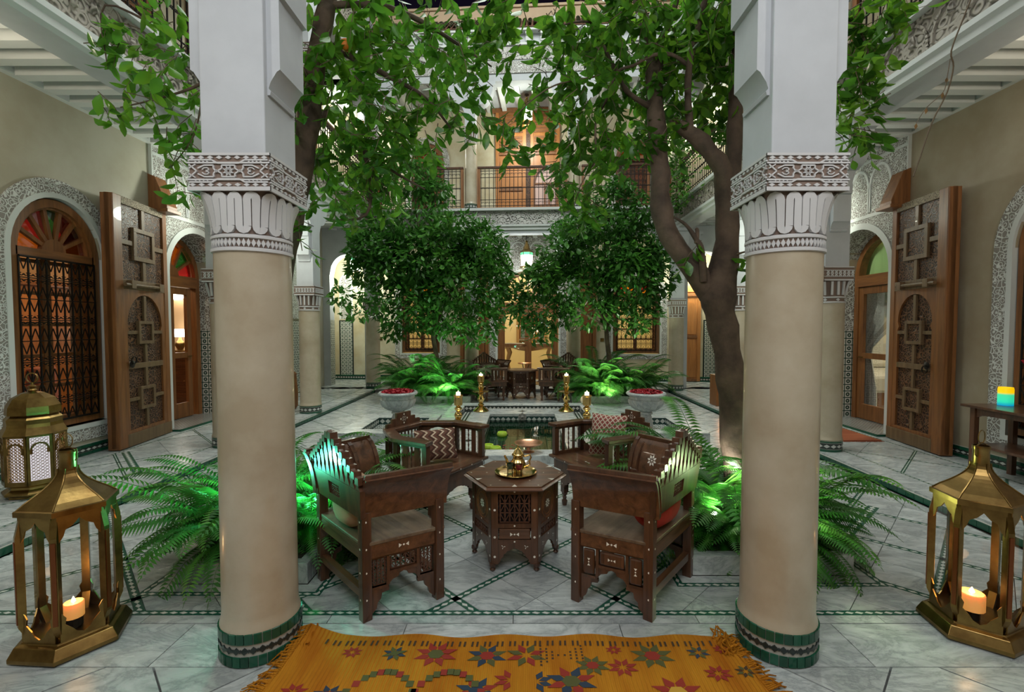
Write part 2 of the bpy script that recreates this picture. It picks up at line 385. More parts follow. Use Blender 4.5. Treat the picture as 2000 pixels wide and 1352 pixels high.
# ================================================================ floors
S2 = sqrt(2)
SLABS = []      # (polygon, z top, thickness, material)
def lattice(c1_0, c2_0, step, w, x0, x1, y0, y1, sub, holes, z, slabs, strips, swide=None):
    """45-degree lattice: cells between y-x=c1 and y+x=c2 lines; w = strip width across"""
    def xy(u, v): return ((u - v) / S2, (u + v) / S2)      # u=(x+y)/S2 , v=(y-x)/S2
    du = step / S2; u0 = c2_0 / S2; v0 = c1_0 / S2
    us = [u0 + du * k for k in range(-40, 60)]; vs = [v0 + du * k for k in range(-40, 60)]
    cors = [(x0, y0), (x1, y0), (x1, y1), (x0, y1)]
    um, uM = min((x + y) / S2 for x, y in cors), max((x + y) / S2 for x, y in cors)
    vm, vM = min((y - x) / S2 for x, y in cors), max((y - x) / S2 for x, y in cors)
    us = [u for u in us if um - du < u < uM]; vs = [v for v in vs if vm - du < v < vM]
    g = .0022
    for u in us:
        for v in vs:
            a, b = u + w / 2, u + du - w / 2; c, d = v + w / 2, v + du - w / 2
            for i in range(sub):
                for j in range(sub):
                    ua, ub = a + (b - a) * i / sub + g, a + (b - a) * (i + 1) / sub - g
                    va, vb = c + (d - c) * j / sub + g, c + (d - c) * (j + 1) / sub - g
                    ps = cliprect([xy(ua, va), xy(ub, va), xy(ub, vb), xy(ua, vb)], x0, x1, y0, y1)
                    ps = [ps] if ps else []
                    for h in holes: ps = [q for p in ps for q in subrect(p, *h)]
                    for p in ps:
                        if area(p) > 4e-4: slabs.append((p, z))
    def stripclip(p, uvf):
        ps = cliprect(p, x0, x1, y0, y1); ps = [ps] if ps else []
        for h in holes: ps = [q for q0 in ps for q in subrect(q0, *h)]
        for q in ps: strips.append((q, [uvf(*pt) for pt in q], z))
    for u in us:
        stripclip([xy(u - w / 2, vm - 1), xy(u - w / 2, vM + 1), xy(u + w / 2, vM + 1), xy(u + w / 2, vm - 1)], lambda x, y, u=u: ((y - x) / S2, ((x + y) / S2 - u) / w + .5))
    for v in vs:
        stripclip([xy(um - 1, v - w / 2), xy(uM + 1, v - w / 2), xy(uM + 1, v + w / 2), xy(um - 1, v + w / 2)], lambda x, y, v=v: ((x + y) / S2, ((y - x) / S2 - v) / w + .5))
def grid(x0, x1, y0, y1, nx, ny, z, slabs, off=0, g=.0022, holes=()):
    dx, dy = (x1 - x0) / nx, (y1 - y0) / ny
    for j in range(ny):
        o = off * dx * (j % 2)
        for i in range(-1, nx + 1):
            p = cliprect([(x0 + dx * i + o + g, y0 + dy * j + g), (x0 + dx * (i + 1) + o - g, y0 + dy * j + g), (x0 + dx * (i + 1) + o - g, y0 + dy * (j + 1) - g), (x0 + dx * i + o + g, y0 + dy * (j + 1) - g)], x0 + g, x1 - g, y0, y1)
            ps = [p] if p else []
            for h in holes: ps = [q for p0 in ps for q in subrect(p0, *h)]
            for p in ps: slabs.append((p, z))
CX0, CX1, CY0, CY1 = -3.62, 3.60, 2.606, 11.6
PLAN = [(-2.18, -1.34, 2.88, 4.25), (1.09, 2.14, 2.98, 4.25)]      # front planters (x0,x1,y0,y1)
POOL = (-1.35, 1.35, 5.47, 9.45)
WINGS = [(-2.6, -1.35, 6.45, 7.95), (1.35, 2.6, 6.45, 7.95)]
slabs, strips = [], []
B = .13
pz = [(p[0] - B, p[1] + B, p[2] - B, p[3] + B) for p in PLAN]
lattice(2.17, 2.33, .945, .046, CX0, CX1, CY0, 6.3, 2, pz + [POOL] + WINGS, 0, slabs, strips)
lattice(2.17, 2.33, 1.05, .018, CX0, CX1, 6.3, CY1, 2, [POOL] + WINGS, 0, slabs, strips)
W = .044
for x0, x1, y0, y1 in pz:       # band round each planter, marble rim inside it
    for a, b in (((x0, y0), (x1, y0)), ((x1, y0), (x1, y1)), ((x1, y1), (x0, y1)), ((x0, y1), (x0, y0))):
        d = Vector((b[0] - a[0], b[1] - a[1])); l = d.length; d /= l; n = Vector((-d.y, d.x)) * W
        q = [a, b, (b[0] + n.x - d.x * W, b[1] + n.y - d.y * W), (a[0] + n.x + d.x * W, a[1] + n.y + d.y * W)]
        strips.append((q, [(0, 0), (l, 0), (l - W, 1), (W, 1)], 0.0005))
    i = W; r = .128
    grid(x0 + i, x1 - i, y0 + i, y0 + r, 2, 1, 0, slabs); grid(x0 + i, x0 + r, y0 + r, y1 - i, 1, 3, 0, slabs); grid(x1 - r, x1 - i, y0 + r, y1 - i, 1, 3, 0, slabs)
q = [(-6, 2.564), (6, 2.564), (6, 2.606), (-6, 2.606)]
strips.append((q, [(0, 0), (12, 0), (12, 1), (0, 1)], 0))
grid(-5.1, 5.0, 2.49, 2.562, 10, 1, 0, slabs); grid(-5.2, 5.1, 2.16, 2.486, 9, 1, 0, slabs)
lattice(.42, 1.9, .74, .004, -5.2, 5.1, .4, 2.157, 1, [], 0, slabs, [])
SX = 3.64
for s in (-1, 1):               # raised side galleries
    xw = 5.2 if s < 0 else 5.15
    ins = []; st = []
    lattice(.7 if s < 0 else .9, .3, 1.36, .03, SX + .34, xw - .3, 2.62, 12.0, 2, [], .08, ins, st)
    for p, z in ins: slabs.append(([(s * x, y) for x, y in p][::s], z))
    for p, u, z in st: strips.append(([(s * x, y) for x, y in p][::s], u[::s], z))
    tmp = []
    grid(SX + .012, SX + .31, 2.62, 12.0, 1, 11, .08, tmp); grid(xw - .27, xw, 2.62, 12.0, 1, 11, .08, tmp)
    for p, z in tmp: slabs.append(([(s * x, y) for x, y in p][::s], z))
    for xb in (SX + .325, xw - .285):
        q = [(s * (xb - .015), 2.62), (s * (xb + .015), 2.62), (s * (xb + .015), 12), (s * (xb - .015), 12)]
        strips.append((q, [(0, 0), (0, 1), (9.4, 1), (9.4, 0)], .08))
    yb = 5.2 if s < 0 else 4.2   # the bold cross band
    a, b = (s * 4.0, yb - .35), (s * 4.85, yb + .5)
    d = Vector((b[0] - a[0], b[1] - a[1])).normalized() * .04; n = (-d.y, d.x)
    strips.append(([(a[0] - n[0], a[1] - n[1]), (b[0] - n[0], b[1] - n[1]), (b[0] + n[0], b[1] + n[1]), (a[0] + n[0], a[1] + n[1])], [(0, 0), (1.2, 0), (1.2, 1), (0, 1)], .0815))
strips.append(([(2.32, 3.47), (2.38, 3.41), (3.17, 4.12), (3.11, 4.18)], [(0, 0), (0, 1), (1.06, 1), (1.06, 0)], .0012))
lattice(.4, .9, 1.5, .02, -5.9, 5.9, 11.62, 13.9, 2, [], .08, slabs, strips)
floor = struct(MB().box(-5.3, 5.25, -1.6, 5.75, -.06, -.02).box(-5.3, 5.25, 8.15, 14.2, -.06, -.02).box(-5.3, -.56, 5.75, 8.15, -.06, -.02).box(.56, 5.25, 5.75, 8.15, -.06, -.02).box(-5.3, -SX, 2.61, 14.2, -.03, .055).box(SX, 5.25, 2.61, 14.2, -.03, .055).box(-6, 6, 11.6, 14.4, -.03, .055).build('floor', [DGROUT]))
slabs.sort(key=lambda t: (centroid(t[0])[1] + abs(centroid(t[0])[0]) * .4 + (6 if centroid(t[0])[1] < 1.0 else 0)))
rest = MB()
for k, (p, z) in enumerate(slabs):
    c = centroid(p)
    if k < 300:
        m = MB().prism([(x - c[0], y - c[1]) for x, y in p], -.03, 0)
        o = m.build('marble_slab', MARB, floor, loc=(c[0], c[1], z))
        o.delta_rotation_euler = (0, 0, 0)
    else: rest.prism(p, z - .02, z)
o = rest.build('marble_slabs_far', MARB, floor, kind='stuff')
mb = MB()
for p, u, z in strips: mb.quad([(x, y, z - .0008) for x, y in p], u)
mb.build('zellige_band', BAND, floor, kind='stuff')
# step risers of the side galleries: green tiles one by one
tile = MB().box(-.006, .006, -.0475, .0475, 0, .052); tm = None
for s in (-1, 1):
    st = struct(MB().box(min(s * SX, s * (SX + .03)), max(s * SX, s * (SX + .03)), 2.6, 11.6, -.01, .06).build('step_left' if s < 0 else 'step_right', GROUT))
    y = 2.66
    mbs = MB()
    while y < 11.5:
        if y < 8.2:
            if tm is None: tm = tile.build('tile', GREEN, st, loc=(s * SX, y, .004), bevel=0)
            else: inst(tm, st, (s * SX, y, .004))
        else: mbs.cbox((s * SX, y, .03), (.012, .095, .052))
        y += .1
    mbs.build('tiles_far', GREEN, st, kind='stuff')
# ================================================================ walls
def archz(u, zs, rise): return zs + rise * sqrt(max(0, 1 - u * u))
def wall(mb, f, s0, s1, z0, z1, ops, t, mi=None, n=18):
    def bx(a, b, c, d): mb.add([f(a, c, 0), f(b, c, 0), f(b, d, 0), f(a, d, 0), f(a, c, t), f(b, c, t), f(b, d, t), f(a, d, t)], [(0, 1, 2, 3), (7, 6, 5, 4), (0, 4, 5, 1), (1, 5, 6, 2), (2, 6, 7, 3), (3, 7, 4, 0)], mi=mi)
    cur = s0
    for a, b, zb, zs, rise in sorted(ops):
        if a > cur: bx(cur, a, z0, z1)
        if zb > z0: bx(a, b, z0, zb)
        for i in range(n):
            u0, u1 = -1 + 2 * i / n, -1 + 2 * (i + 1) / n
            p, q = a + (b - a) * i / n, a + (b - a) * (i + 1) / n; h0, h1 = archz(u0, zs, rise), archz(u1, zs, rise)
            mb.add([f(p, h0, 0), f(q, h1, 0), f(q, z1, 0), f(p, z1, 0), f(p, h0, t), f(q, h1, t), f(q, z1, t), f(p, z1, t)], [(0, 1, 2, 3), (7, 6, 5, 4), (0, 4, 5, 1), (2, 6, 7, 3)], mi=mi)
        cur = b
    if cur < s1: bx(cur, s1, z0, z1)
    return mb
def archpts(a, b, zb, zs, rise, n=20): return [(a, zb)] + [((a + b) / 2 - (b - a) / 2 * cos(pi * i / n), zs + rise * sin(pi * i / n)) for i in range(n + 1)] + [(b, zb)]
CZ = 4.22
WL = (4.80, 5.86, .46, 2.42, .62); DL = (6.92, 8.15, .1, 2.42, .66)
WR = (3.9, 4.96, .46, 2.42, .62); DR = (6.6, 7.85, .1, 2.42, .66)
fl = lambda s, z, d: (-5.2 - d, s, z); fr = lambda s, z, d: (5.15 + d, s, z)
wall_left = struct(wall(MB(), fl, -1.6, 12.35, 0, CZ, [WL, DL], .42).build('wall_left', WALLM))
wall_right = struct(wall(MB(), fr, -1.6, 12.0, 0, CZ, [WR, DR], .42).build('wall_right', WALLR))
struct(MB().box(-6, 6, -1.8, -1.6, 0, 4.3).build('wall_front', WALLM))
struct(MB().box(-5.2, 5.2, -1.6, 1.9, CZ + .05, 4.4).build('ceiling_front', WHITE))
def surround(name, f, op, w, d, m, parent, bottom=False, zb=None):
    """raised stucco band round an opening"""
    a, b, z0, zs, rise = op; zb = z0 if zb is None else zb
    out = archpts(a - w, b + w, zb - (w if bottom else 0), zs, rise + w); inn = archpts(a, b, zb, zs, rise)
    mb = MB(); n = len(out)
    v = [f(s, z, 0) for s, z in out] + [f(s, z, 0) for s, z in inn] + [f(s, z, -d) for s, z in out] + [f(s, z, -d) for s, z in inn]
    fs = []
    for i in range(n - 1):
        fs += [(2 * n + i, 2 * n + i + 1, 3 * n + i + 1, 3 * n + i), (i, i + 1, 2 * n + i + 1, 2 * n + i), (n + i, 3 * n + i, 3 * n + i + 1, n + i + 1)]
    if bottom: fs += [(2 * n, 3 * n, 4 * n - 1, 3 * n - 1), (0, 2 * n, 3 * n - 1, n - 1)]
    mb.add(v, fs)
    return mb.build(name, m, parent)
def pocket(f, op, t, m, parent, name='reveal'):
    """plaster lining of an opening"""
    a, b, z0, zs, rise = op; pts = archpts(a + .002, b - .002, z0, zs, rise - .002)
    mb = MB(); n = len(pts); v = [f(s, z, -.004) for s, z in pts] + [f(s, z, t) for s, z in pts]
    mb.add(v, [(i, i + 1, n + i + 1, n + i) for i in range(n - 1)] + [(0, n, 2 * n - 1, n - 1)]); return mb.build(name, m, parent)
for nm, f, op, wl in (('l', fl, WL, wall_left), ('r', fr, WR, wall_right)):
    w_ = (op[0] - .05, op[1] + .05, op[2] - .04, op[3], op[4] + .05)
    surround('stucco_band', f, w_, .155, .018, STUCCO2, wl, True); surround('plaster_edge', f, op, .055, .026, PALEW, wl, True); pocket(f, op, .2, PALEW, wl)
for nm, f, op, wl in (('l', fl, DL, wall_left), ('r', fr, DR, wall_right)):
    sgn = 1
    a, b = op[0], op[1]
    # carved stucco field above the doorway up to the ceiling, three blind arches, border strips
    wall_ = MB(); wall(wall_, lambda s, z, d: f(s, z, d - .03), a - .26, b + .26, 2.3, CZ - .02, [(a, b, 2.3, op[3], op[4])], .03); wall_.build('carved_spandrel', STUCCO2, wl)
    for s0, s1 in ((a - .26, a - .05), (b + .05, b + .26)):
        MB().add([f(s0, .1, -.03), f(s1, .1, -.03), f(s1, 2.3, -.03), f(s0, 2.3, -.03), f(s0, .1, 0), f(s1, .1, 0), f(s1, 2.3, 0), f(s0, 2.3, 0)], [(0, 1, 2, 3), (0, 4, 5, 1), (1, 5, 6, 2), (3, 7, 4, 0)]).build('carved_border', STUCCO, wl)
    surround('plaster_edge', f, op, .09, .05, PALEW, wl)
    for s0, s1 in ((a - .275, a - .255), (b + .255, b + .275)): 
        MB().add([f(s0, .1, -.045), f(s1, .1, -.045), f(s1, CZ - .02, -.045), f(s0, CZ - .02, -.045), f(s0, .1, 0), f(s1, .1, 0), f(s1, CZ - .02, 0), f(s0, CZ - .02, 0)], [(0, 1, 2, 3), (0, 4, 7, 3), (1, 5, 6, 2)]).build('plaster_bead', PALEW, wl)
    for z0, z1 in ((3.22, 3.27), (4.02, 4.06)):
        MB().add([f(a - .26, z0, -.045), f(b + .26, z0, -.045), f(b + .26, z1, -.045), f(a - .26, z1, -.045), f(a - .26, z0, 0), f(b + .26, z0, 0), f(b + .26, z1, 0), f(a - .26, z1, 0)], [(0, 1, 2, 3), (0, 4, 5, 1), (3, 7, 6, 2)]).build('plaster_bead', PALEW, wl)
    for k in range(3):
        c = a + (b - a) * (k + .5) / 3; hw = (b - a) / 6 * .86
        surround('blind_arch', lambda s, z, d: f(s, z, d - .03), (c - hw, c + hw, 3.29, 3.62, .3), .035, .02, PALEW, wl)
    pocket(f, op, .42, STUCCO, wl)
    # tiled dado on the far jamb
    jb = op[1] - .006
    MB().quad([f(jb, .1, .02), f(jb, .1, .40), f(jb, 1.55, .40), f(jb, 1.55, .02)], [(0, 0), (.38, 0), (.38, 1.45), (0, 1.45)]).build('tile_dado', ZSTAR, wl, kind='stuff')
# baseboards: two rows of green tile with a black and white band between, tiles built one by one where near
gt = MB().box(-.006, .006, -.072, .072, 0, .036)
gtm = None
for side, f, segs, x in (('left', fl, [(2.62, 6.66)], -5.2), ('right', fr, [(2.62, 6.32)], 5.15)):
    s = 1 if side == 'left' else -1
    b0, b1 = segs[0]
    bb = struct(MB().box(min(x, x + s * .012), max(x, x + s * .012), b0, b1, .08, .215).build('baseboard_' + side, GROUT))
    y = b0 + .08
    while y < b1 - .07:
        for z in (.084, .174):
            if gtm is None: gtm = gt.build('tile', GREEN, bb, loc=(x + s * .012, y, z))
            else: inst(gtm, bb, (x + s * .012, y, z))
        y += .15
    MB().quad([(x + s * .0135, b0, .122), (x + s * .0135, b1, .122), (x + s * .0135, b1, .172), (x + s * .0135, b0, .172)], [(0, 0), (b1 - b0, 0), (b1 - b0, 1), (0, 1)]).build('zellige_band', BANDK, bb, kind='stuff')
    # threshold step of mosaic in the doorway
    op = DL if side == 'left' else DR
    th = struct(MB().box(min(x - s * .45, x + s * .22), max(x - s * .45, x + s * .22), op[0] - .1, op[1] + .1, .03, .11).build('trim_1' if side == 'left' else 'trim_2', GREEN))
    MB().quad([(x - s * .45, op[0] - .1, .1115), (x + s * .21, op[0] - .1, .1115), (x + s * .21, op[1] + .1, .1115), (x - s * .45, op[1] + .1, .1115)], [(0, 0), (.66, 0), (.66, 1.4), (0, 1.4)]).build('zellige_top', zstar('zellige_small', (.3, .31, .29), (.09, .09, .085), .05), th, kind='stuff')
# ================================================================ side gallery ceilings with beams, fascia with carved frieze
beam = MB().box(0, 1.16, -.055, .055, -.12, .0)
beam_m = None
for s, nm in ((-1, 'left'), (1, 'right')):
    xw = 5.2 if s < 0 else 5.15
    x0, x1 = sorted((s * 3.95, s * (xw + .1)))
    ce = struct(MB().box(x0, x1, 1.2, 12.2, CZ, 4.4).build('ceiling_' + nm, WHITE))
    x0, x1 = sorted((s * (xw - .07), s * xw)); MB().box(x0, x1, 1.2, 12.2, CZ - .07, CZ).build('cornice', PALEW, ce)
    y = 2.3
    while y < 12:
        if beam_m is None: beam_m = MB().box(-.565, .565, -.06, .06, -.1, 0).build('beam', PALEW, ce, loc=(s * 4.5, y, CZ))
        else: inst(beam_m, ce, (s * 4.5, y, CZ))
        y += .285
    # architrave over the colonnade
    a = struct(MB().box(*sorted((s * 3.66, s * 3.94)), 1.2, 12.1, 3.9, 4.46).box(*sorted((s * 3.90, s * 4.0)), 1.2, 5.5, 3.93, CZ).build('beam_' + nm, WHITE))
    prof = [(3.66, 3.9), (3.63, 3.93), (3.63, 3.99), (3.60, 4.02), (3.60, 4.07), (3.66, 4.09)]
    MB().prism([(s * p, z) for p, z in prof], 1.2, 12.0, 'y').build('moulding', PALEW, a)
    MB().box(*sorted((s * 3.64, s * 3.67)), 1.2, 12.0, 4.09, 4.44).build('carved_frieze', STUCCOB, a)
    fz = MB()       # blind lambrequin arches of the frieze as raised ribs
    y = 1.4
    while y < 11.9:
        pts = [(y + .29 - .27 * cos(pi * i / 10), 4.12 + .29 * sin(pi * i / 10) ** .8) for i in range(11)]
        for (p, z), (q, w) in zip(pts, pts[1:]): fz.bar((s * 3.635, p, z), (s * 3.635, q, w), .025)
        for dz in (.1, .16): fz.lathe([(.0, 0), (.035, .02), (.04, .06), (.02, .11), (0, .13)], 6, (s * 3.64, y + .29 + (dz - .13) * 3, 4.09 + dz))
        y += .58
    fz.build('frieze_ribs', STUCCOB, a, kind='stuff')
    MB().box(*sorted((s * 3.56, s * 3.98)), 1.2, 12.0, 4.44, 4.5).build('ledge', PALEW, a)
    # upper gallery: floor, wall, ceiling, end
    u = struct(MB().box(*sorted((s * 3.94, s * 5.3)), 1.2, 12.2, 4.4, 4.5).build('floor_' + nm + '_upper', MARBD))
    struct(MB().box(*sorted((s * 5.2, s * 5.4)), 1.2, 13.9, 4.4, 8.0).build('wall_' + nm + '_upper', WALLY))
    struct(MB().box(*sorted((s * 3.7, s * 5.3)), 1.2, 12.2, 7.75, 7.9).build('ceiling_' + nm + '_upper', WHITE))
    ub = struct(MB().box(*sorted((s * 3.66, s * 3.94)), 1.2, 12.1, 7.45, 9.0).build('beam_' + nm + '_upper', WHITE))
    MB().box(*sorted((s * 3.64, s * 3.66)), 1.2, 12.0, 7.9, 8.5).build('carved_frieze', STUCCOB, ub)
# ================================================================ columns
def tube_path_loop(n, k, y0, y1, r): pass
def capital_parts(t, z0, r, hi, mats=(WHITE,)):
    """round neck ring, serpentine strap flaring from the round to the square abacus, carved abacus; z0 = neck"""
    k = r / (.171 if hi else .175)
    lobe = MB(); hN = .075 * k; hL = .20 * k; hA = .165 * k; s = .182 * k
    GR = mat('capital_ground', (.20, .14, .11), .85); CW = mat('capital_plaster', (.54, .535, .53), .7, bmp=.05, bs=40)
    def rad(zz, a):       # flare: round at the neck, square-ish under the abacus
        u = max(0, min(1, zz / hL)); q = u ** 2.2
        ca, sa = abs(cos(a)), abs(sin(a)); sq = (s * .97) / max(ca, sa)
        rr = r * 1.015; sq = min(sq, s * 1.22)
        return rr * (1 - q) + sq * q
    n = 48 if hi else 16
    core = MB(); rings = []
    for j in range(7):
        zz = hL * j / 6; rings.append([(cos(2 * pi * i / n) * (rad(zz, 2 * pi * i / n) - .012 * k), sin(2 * pi * i / n) * (rad(zz, 2 * pi * i / n) - .012 * k), z0 + hN + zz) for i in range(n)])
    core.loft(rings); core.lathe([(r * .98, 0), (r * .98, hN)], n, (0, 0, z0))
    core.build('capital_core', GR, t, smooth=50)
    st = MB(); loops = 16 if hi else 8; w = .0135 * k if hi else .03 * k
    if hi:
        da = 2 * pi / loops
        def P(a, zz, o=0): q = rad(zz, a) + o; return (q * cos(a), q * sin(a), z0 + hN + zz)
        def ribbon(pts, hw, out=.004):
            # pts (a,z): flat raised strap following the flare
            L_, R_ = [], []
            for i in range(len(pts)):
                a0, zz0 = pts[max(i - 1, 0)]; a1, zz1 = pts[min(i + 1, len(pts) - 1)]
                dx, dy = (a1 - a0) * r, zz1 - zz0; l = math.hypot(dx, dy); nx, ny = -dy / l, dx / l
                a, zz = pts[i]; L_.append((a + nx * hw / r, zz + ny * hw)); R_.append((a - nx * hw / r, zz - ny * hw))
            v = [P(a, min(max(zz, 0), hL), out) for a, zz in L_] + [P(a, min(max(zz, 0), hL), out) for a, zz in R_] + [P(a, min(max(zz, 0), hL), -.012) for a, zz in L_] + [P(a, min(max(zz, 0), hL), -.012) for a, zz in R_]
            m = len(pts); st.add(v, [(i, i + 1, m + i + 1, m + i) for i in range(m - 1)] + [(i, 2 * m + i, 2 * m + i + 1, i + 1) for i in range(m - 1)] + [(m + i, m + i + 1, 3 * m + i + 1, 3 * m + i) for i in range(m - 1)])
        hw = da * r * .222; top, bot = hL - .042 * k, .04 * k
        for i in range(loops):
            a = i * da
            pts = [(a, bot + (top - bot) * j / 6) for j in range(7)]
            pts += [(a + da / 4 - da / 4 * cos(t_), top + da / 4 * r * 1.25 * sin(t_)) for t_ in [pi * j / 6 for j in range(1, 7)]]
            pts += [(a + da / 2, top - (top - bot) * j / 6) for j in range(1, 7)]
            pts += [(a + 3 * da / 4 - da / 4 * cos(t_), bot - da / 4 * r * 1.25 * sin(t_)) for t_ in [pi * j / 6 for j in range(1, 7)]]
            ribbon(pts, hw)
        for i in range(loops * 2):       # small triangular buds between the loops
            a = (i + .5) * da / 2
        ribz = MB()
    else:
        for i in range(loops * 2):
            a = pi * i / loops
            st.bar((rad(.02, a) * cos(a), rad(.02, a) * sin(a), z0 + hN + .02 * k), (rad(hL * .9, a) * cos(a), rad(hL * .9, a) * sin(a), z0 + hN + hL * .93), w * .8, .02 * k, up=(cos(a), sin(a), 0))
    st.build('capital_strap', CW, t, smooth=30 if hi else None, kind='stuff')
    nk = MB()
    nk.lathe([(r * 1.0, -.004), (r * 1.06, 0), (r * 1.06, .014 * k), (r * 1.0, .018 * k)], n, (0, 0, z0)); nk.lathe([(r * 1.0, hN - .018 * k), (r * 1.05, hN - .014 * k), (r * 1.05, hN - .002), (r * .99, hN + .004 * k)], n, (0, 0, z0))
    m = 18 if hi else 8
    for i in range(m):      # lozenges and leaves on the neck ring
        a = 2 * pi * i / m; da = 2 * pi / m
        for j, (o, ww) in enumerate(((0, .16), (.34, .15), (.66, .15))):
            if not hi and j: continue
            ac = a + o * da; pts = [(ac - ww * da, hN / 2), (ac, hN / 2 - hN * .26), (ac + ww * da, hN / 2), (ac, hN / 2 + hN * .26)]
            nk.add([(r * 1.035 * cos(b), r * 1.035 * sin(b), z0 + zz) for b, zz in pts] + [(r * .97 * cos(b), r * .97 * sin(b), z0 + zz) for b, zz in pts], [(0, 1, 2, 3), (0, 4, 5, 1), (1, 5, 6, 2), (2, 6, 7, 3), (3, 7, 4, 0)])
    nk.build('neck_ring', CW, t, smooth=40, kind='stuff')
    ab = MB(); za = z0 + hN + hL
    ab.box(-s, s, -s, s, za, za + hA); ab.build('abacus', [GR], t)
    fr_ = MB(); e = .008 * k
    for q in range(4):
        fr_.M = Matrix.Rotation(pi / 2 * q, 4, 'Z')
        fr_.box(-s - e, s + e, -s - e, -s + .002, za - .006 * k, za + .012 * k); fr_.box(-s - e, s + e, -s - e, -s + .002, za + hA - .012 * k, za + hA)
        for zc in (.032, .132): fr_.box(-s - e, s + e, -s - e, -s, za + (zc - .0035) * k * 1.0 + (.012 * k if zc < .1 else -.012 * k), za + (zc + .0035) * k + (.012 * k if zc < .1 else -.012 * k))
        y = -s - e * .5
        def bar(a, b, w): fr_.bar((a[0] * k, y, za + a[1] * k), (b[0] * k, y, za + b[1] * k), w * k, e * 1.1, up=(0, 1, 0))
        if hi:
            for zc in (.021, .144):
                for i in range(9):
                    x = -.165 + .0412 * i
                    fr_.add([(x * k - .015 * k, y - .003, za + zc * k), (x * k, y - .003, za + (zc - .008) * k), (x * k + .015 * k, y - .003, za + zc * k), (x * k, y - .003, za + (zc + .008) * k)] + [(x * k - .015 * k, y + .006, za + zc * k), (x * k, y + .006, za + (zc - .008) * k), (x * k + .015 * k, y + .006, za + zc * k), (x * k, y + .006, za + (zc + .008) * k)], [(0, 1, 2, 3), (0, 4, 5, 1), (1, 5, 6, 2), (2, 6, 7, 3), (3, 7, 4, 0)])
            for sx in (-1, 1):   # interlaced strap: outer run stepping in towards the star
                for sz in (-1, 1):
                    pz = lambda d: .0825 + sz * d
                    bar((0, pz(.036)), (sx * .05, pz(.036)), .007); bar((sx * .05, pz(.036)), (sx * .075, pz(.050)), .007); bar((sx * .075, pz(.05)), (sx * .18, pz(.05)), .007)
                    bar((sx * .03, pz(.026)), (sx * .03, pz(.012)), .006); bar((sx * .03, pz(.012)), (sx * .055, pz(-.004)), .006)
                    bar((0, pz(.026)), (sx * .03, pz(.026)), .006)
                    bar((sx * .068, pz(.012)), (sx * .068, pz(.026)), .006); bar((sx * .068, pz(.026)), (sx * .11, pz(.026)), .006); bar((sx * .11, pz(.026)), (sx * .14, pz(.012)), .006)
                    bar((sx * .055, pz(-.004)), (sx * .068, pz(.012)), .006)
                    for j in range(6):   # scroll in the side cartouche
                        a0, a1 = j * .9, (j + 1) * .9; r0, r1 = .02 - .0026 * j, .02 - .0026 * (j + 1)
                        bar((sx * (.10 + r0 * cos(a0)), pz(.006 + r0 * .6 * sin(a0))), (sx * (.10 + r1 * cos(a1)), pz(.006 + r1 * .6 * sin(a1))), .0042)
                    bar((sx * .145, pz(.0)), (sx * .18, pz(.03)), .006); bar((sx * .15, pz(.03)), (sx * .18, pz(.012)), .005)
                    for j in range(4): bar((sx * (.09 + .018 * j), pz(.038)), (sx * (.098 + .018 * j), pz(.044)), .006)
            for j in range(8):
                a0 = pi / 8 + j * pi / 4; a1 = a0 + 3 * pi / 4
                bar((.021 * cos(a0), .0825 + .021 * sin(a0)), (.021 * cos(a1), .0825 + .021 * sin(a1)), .0035)
                bar((.021 * cos(a0), .0825 + .021 * sin(a0)), (.026 * cos(a0), .0825 + .024 * sin(a0)), .0035)
        else:
            for i in range(7):
                x = -.15 + .05 * i; bar((x, .05), (x + .03, .0825), .011); bar((x + .03, .0825), (x, .115), .011); bar((x + .03, .05), (x, .0825), .011); bar((x, .0825), (x + .03, .115), .011)
    fr_.build('abacus_carving', CW, t, kind='stuff')
    return za + hA, s
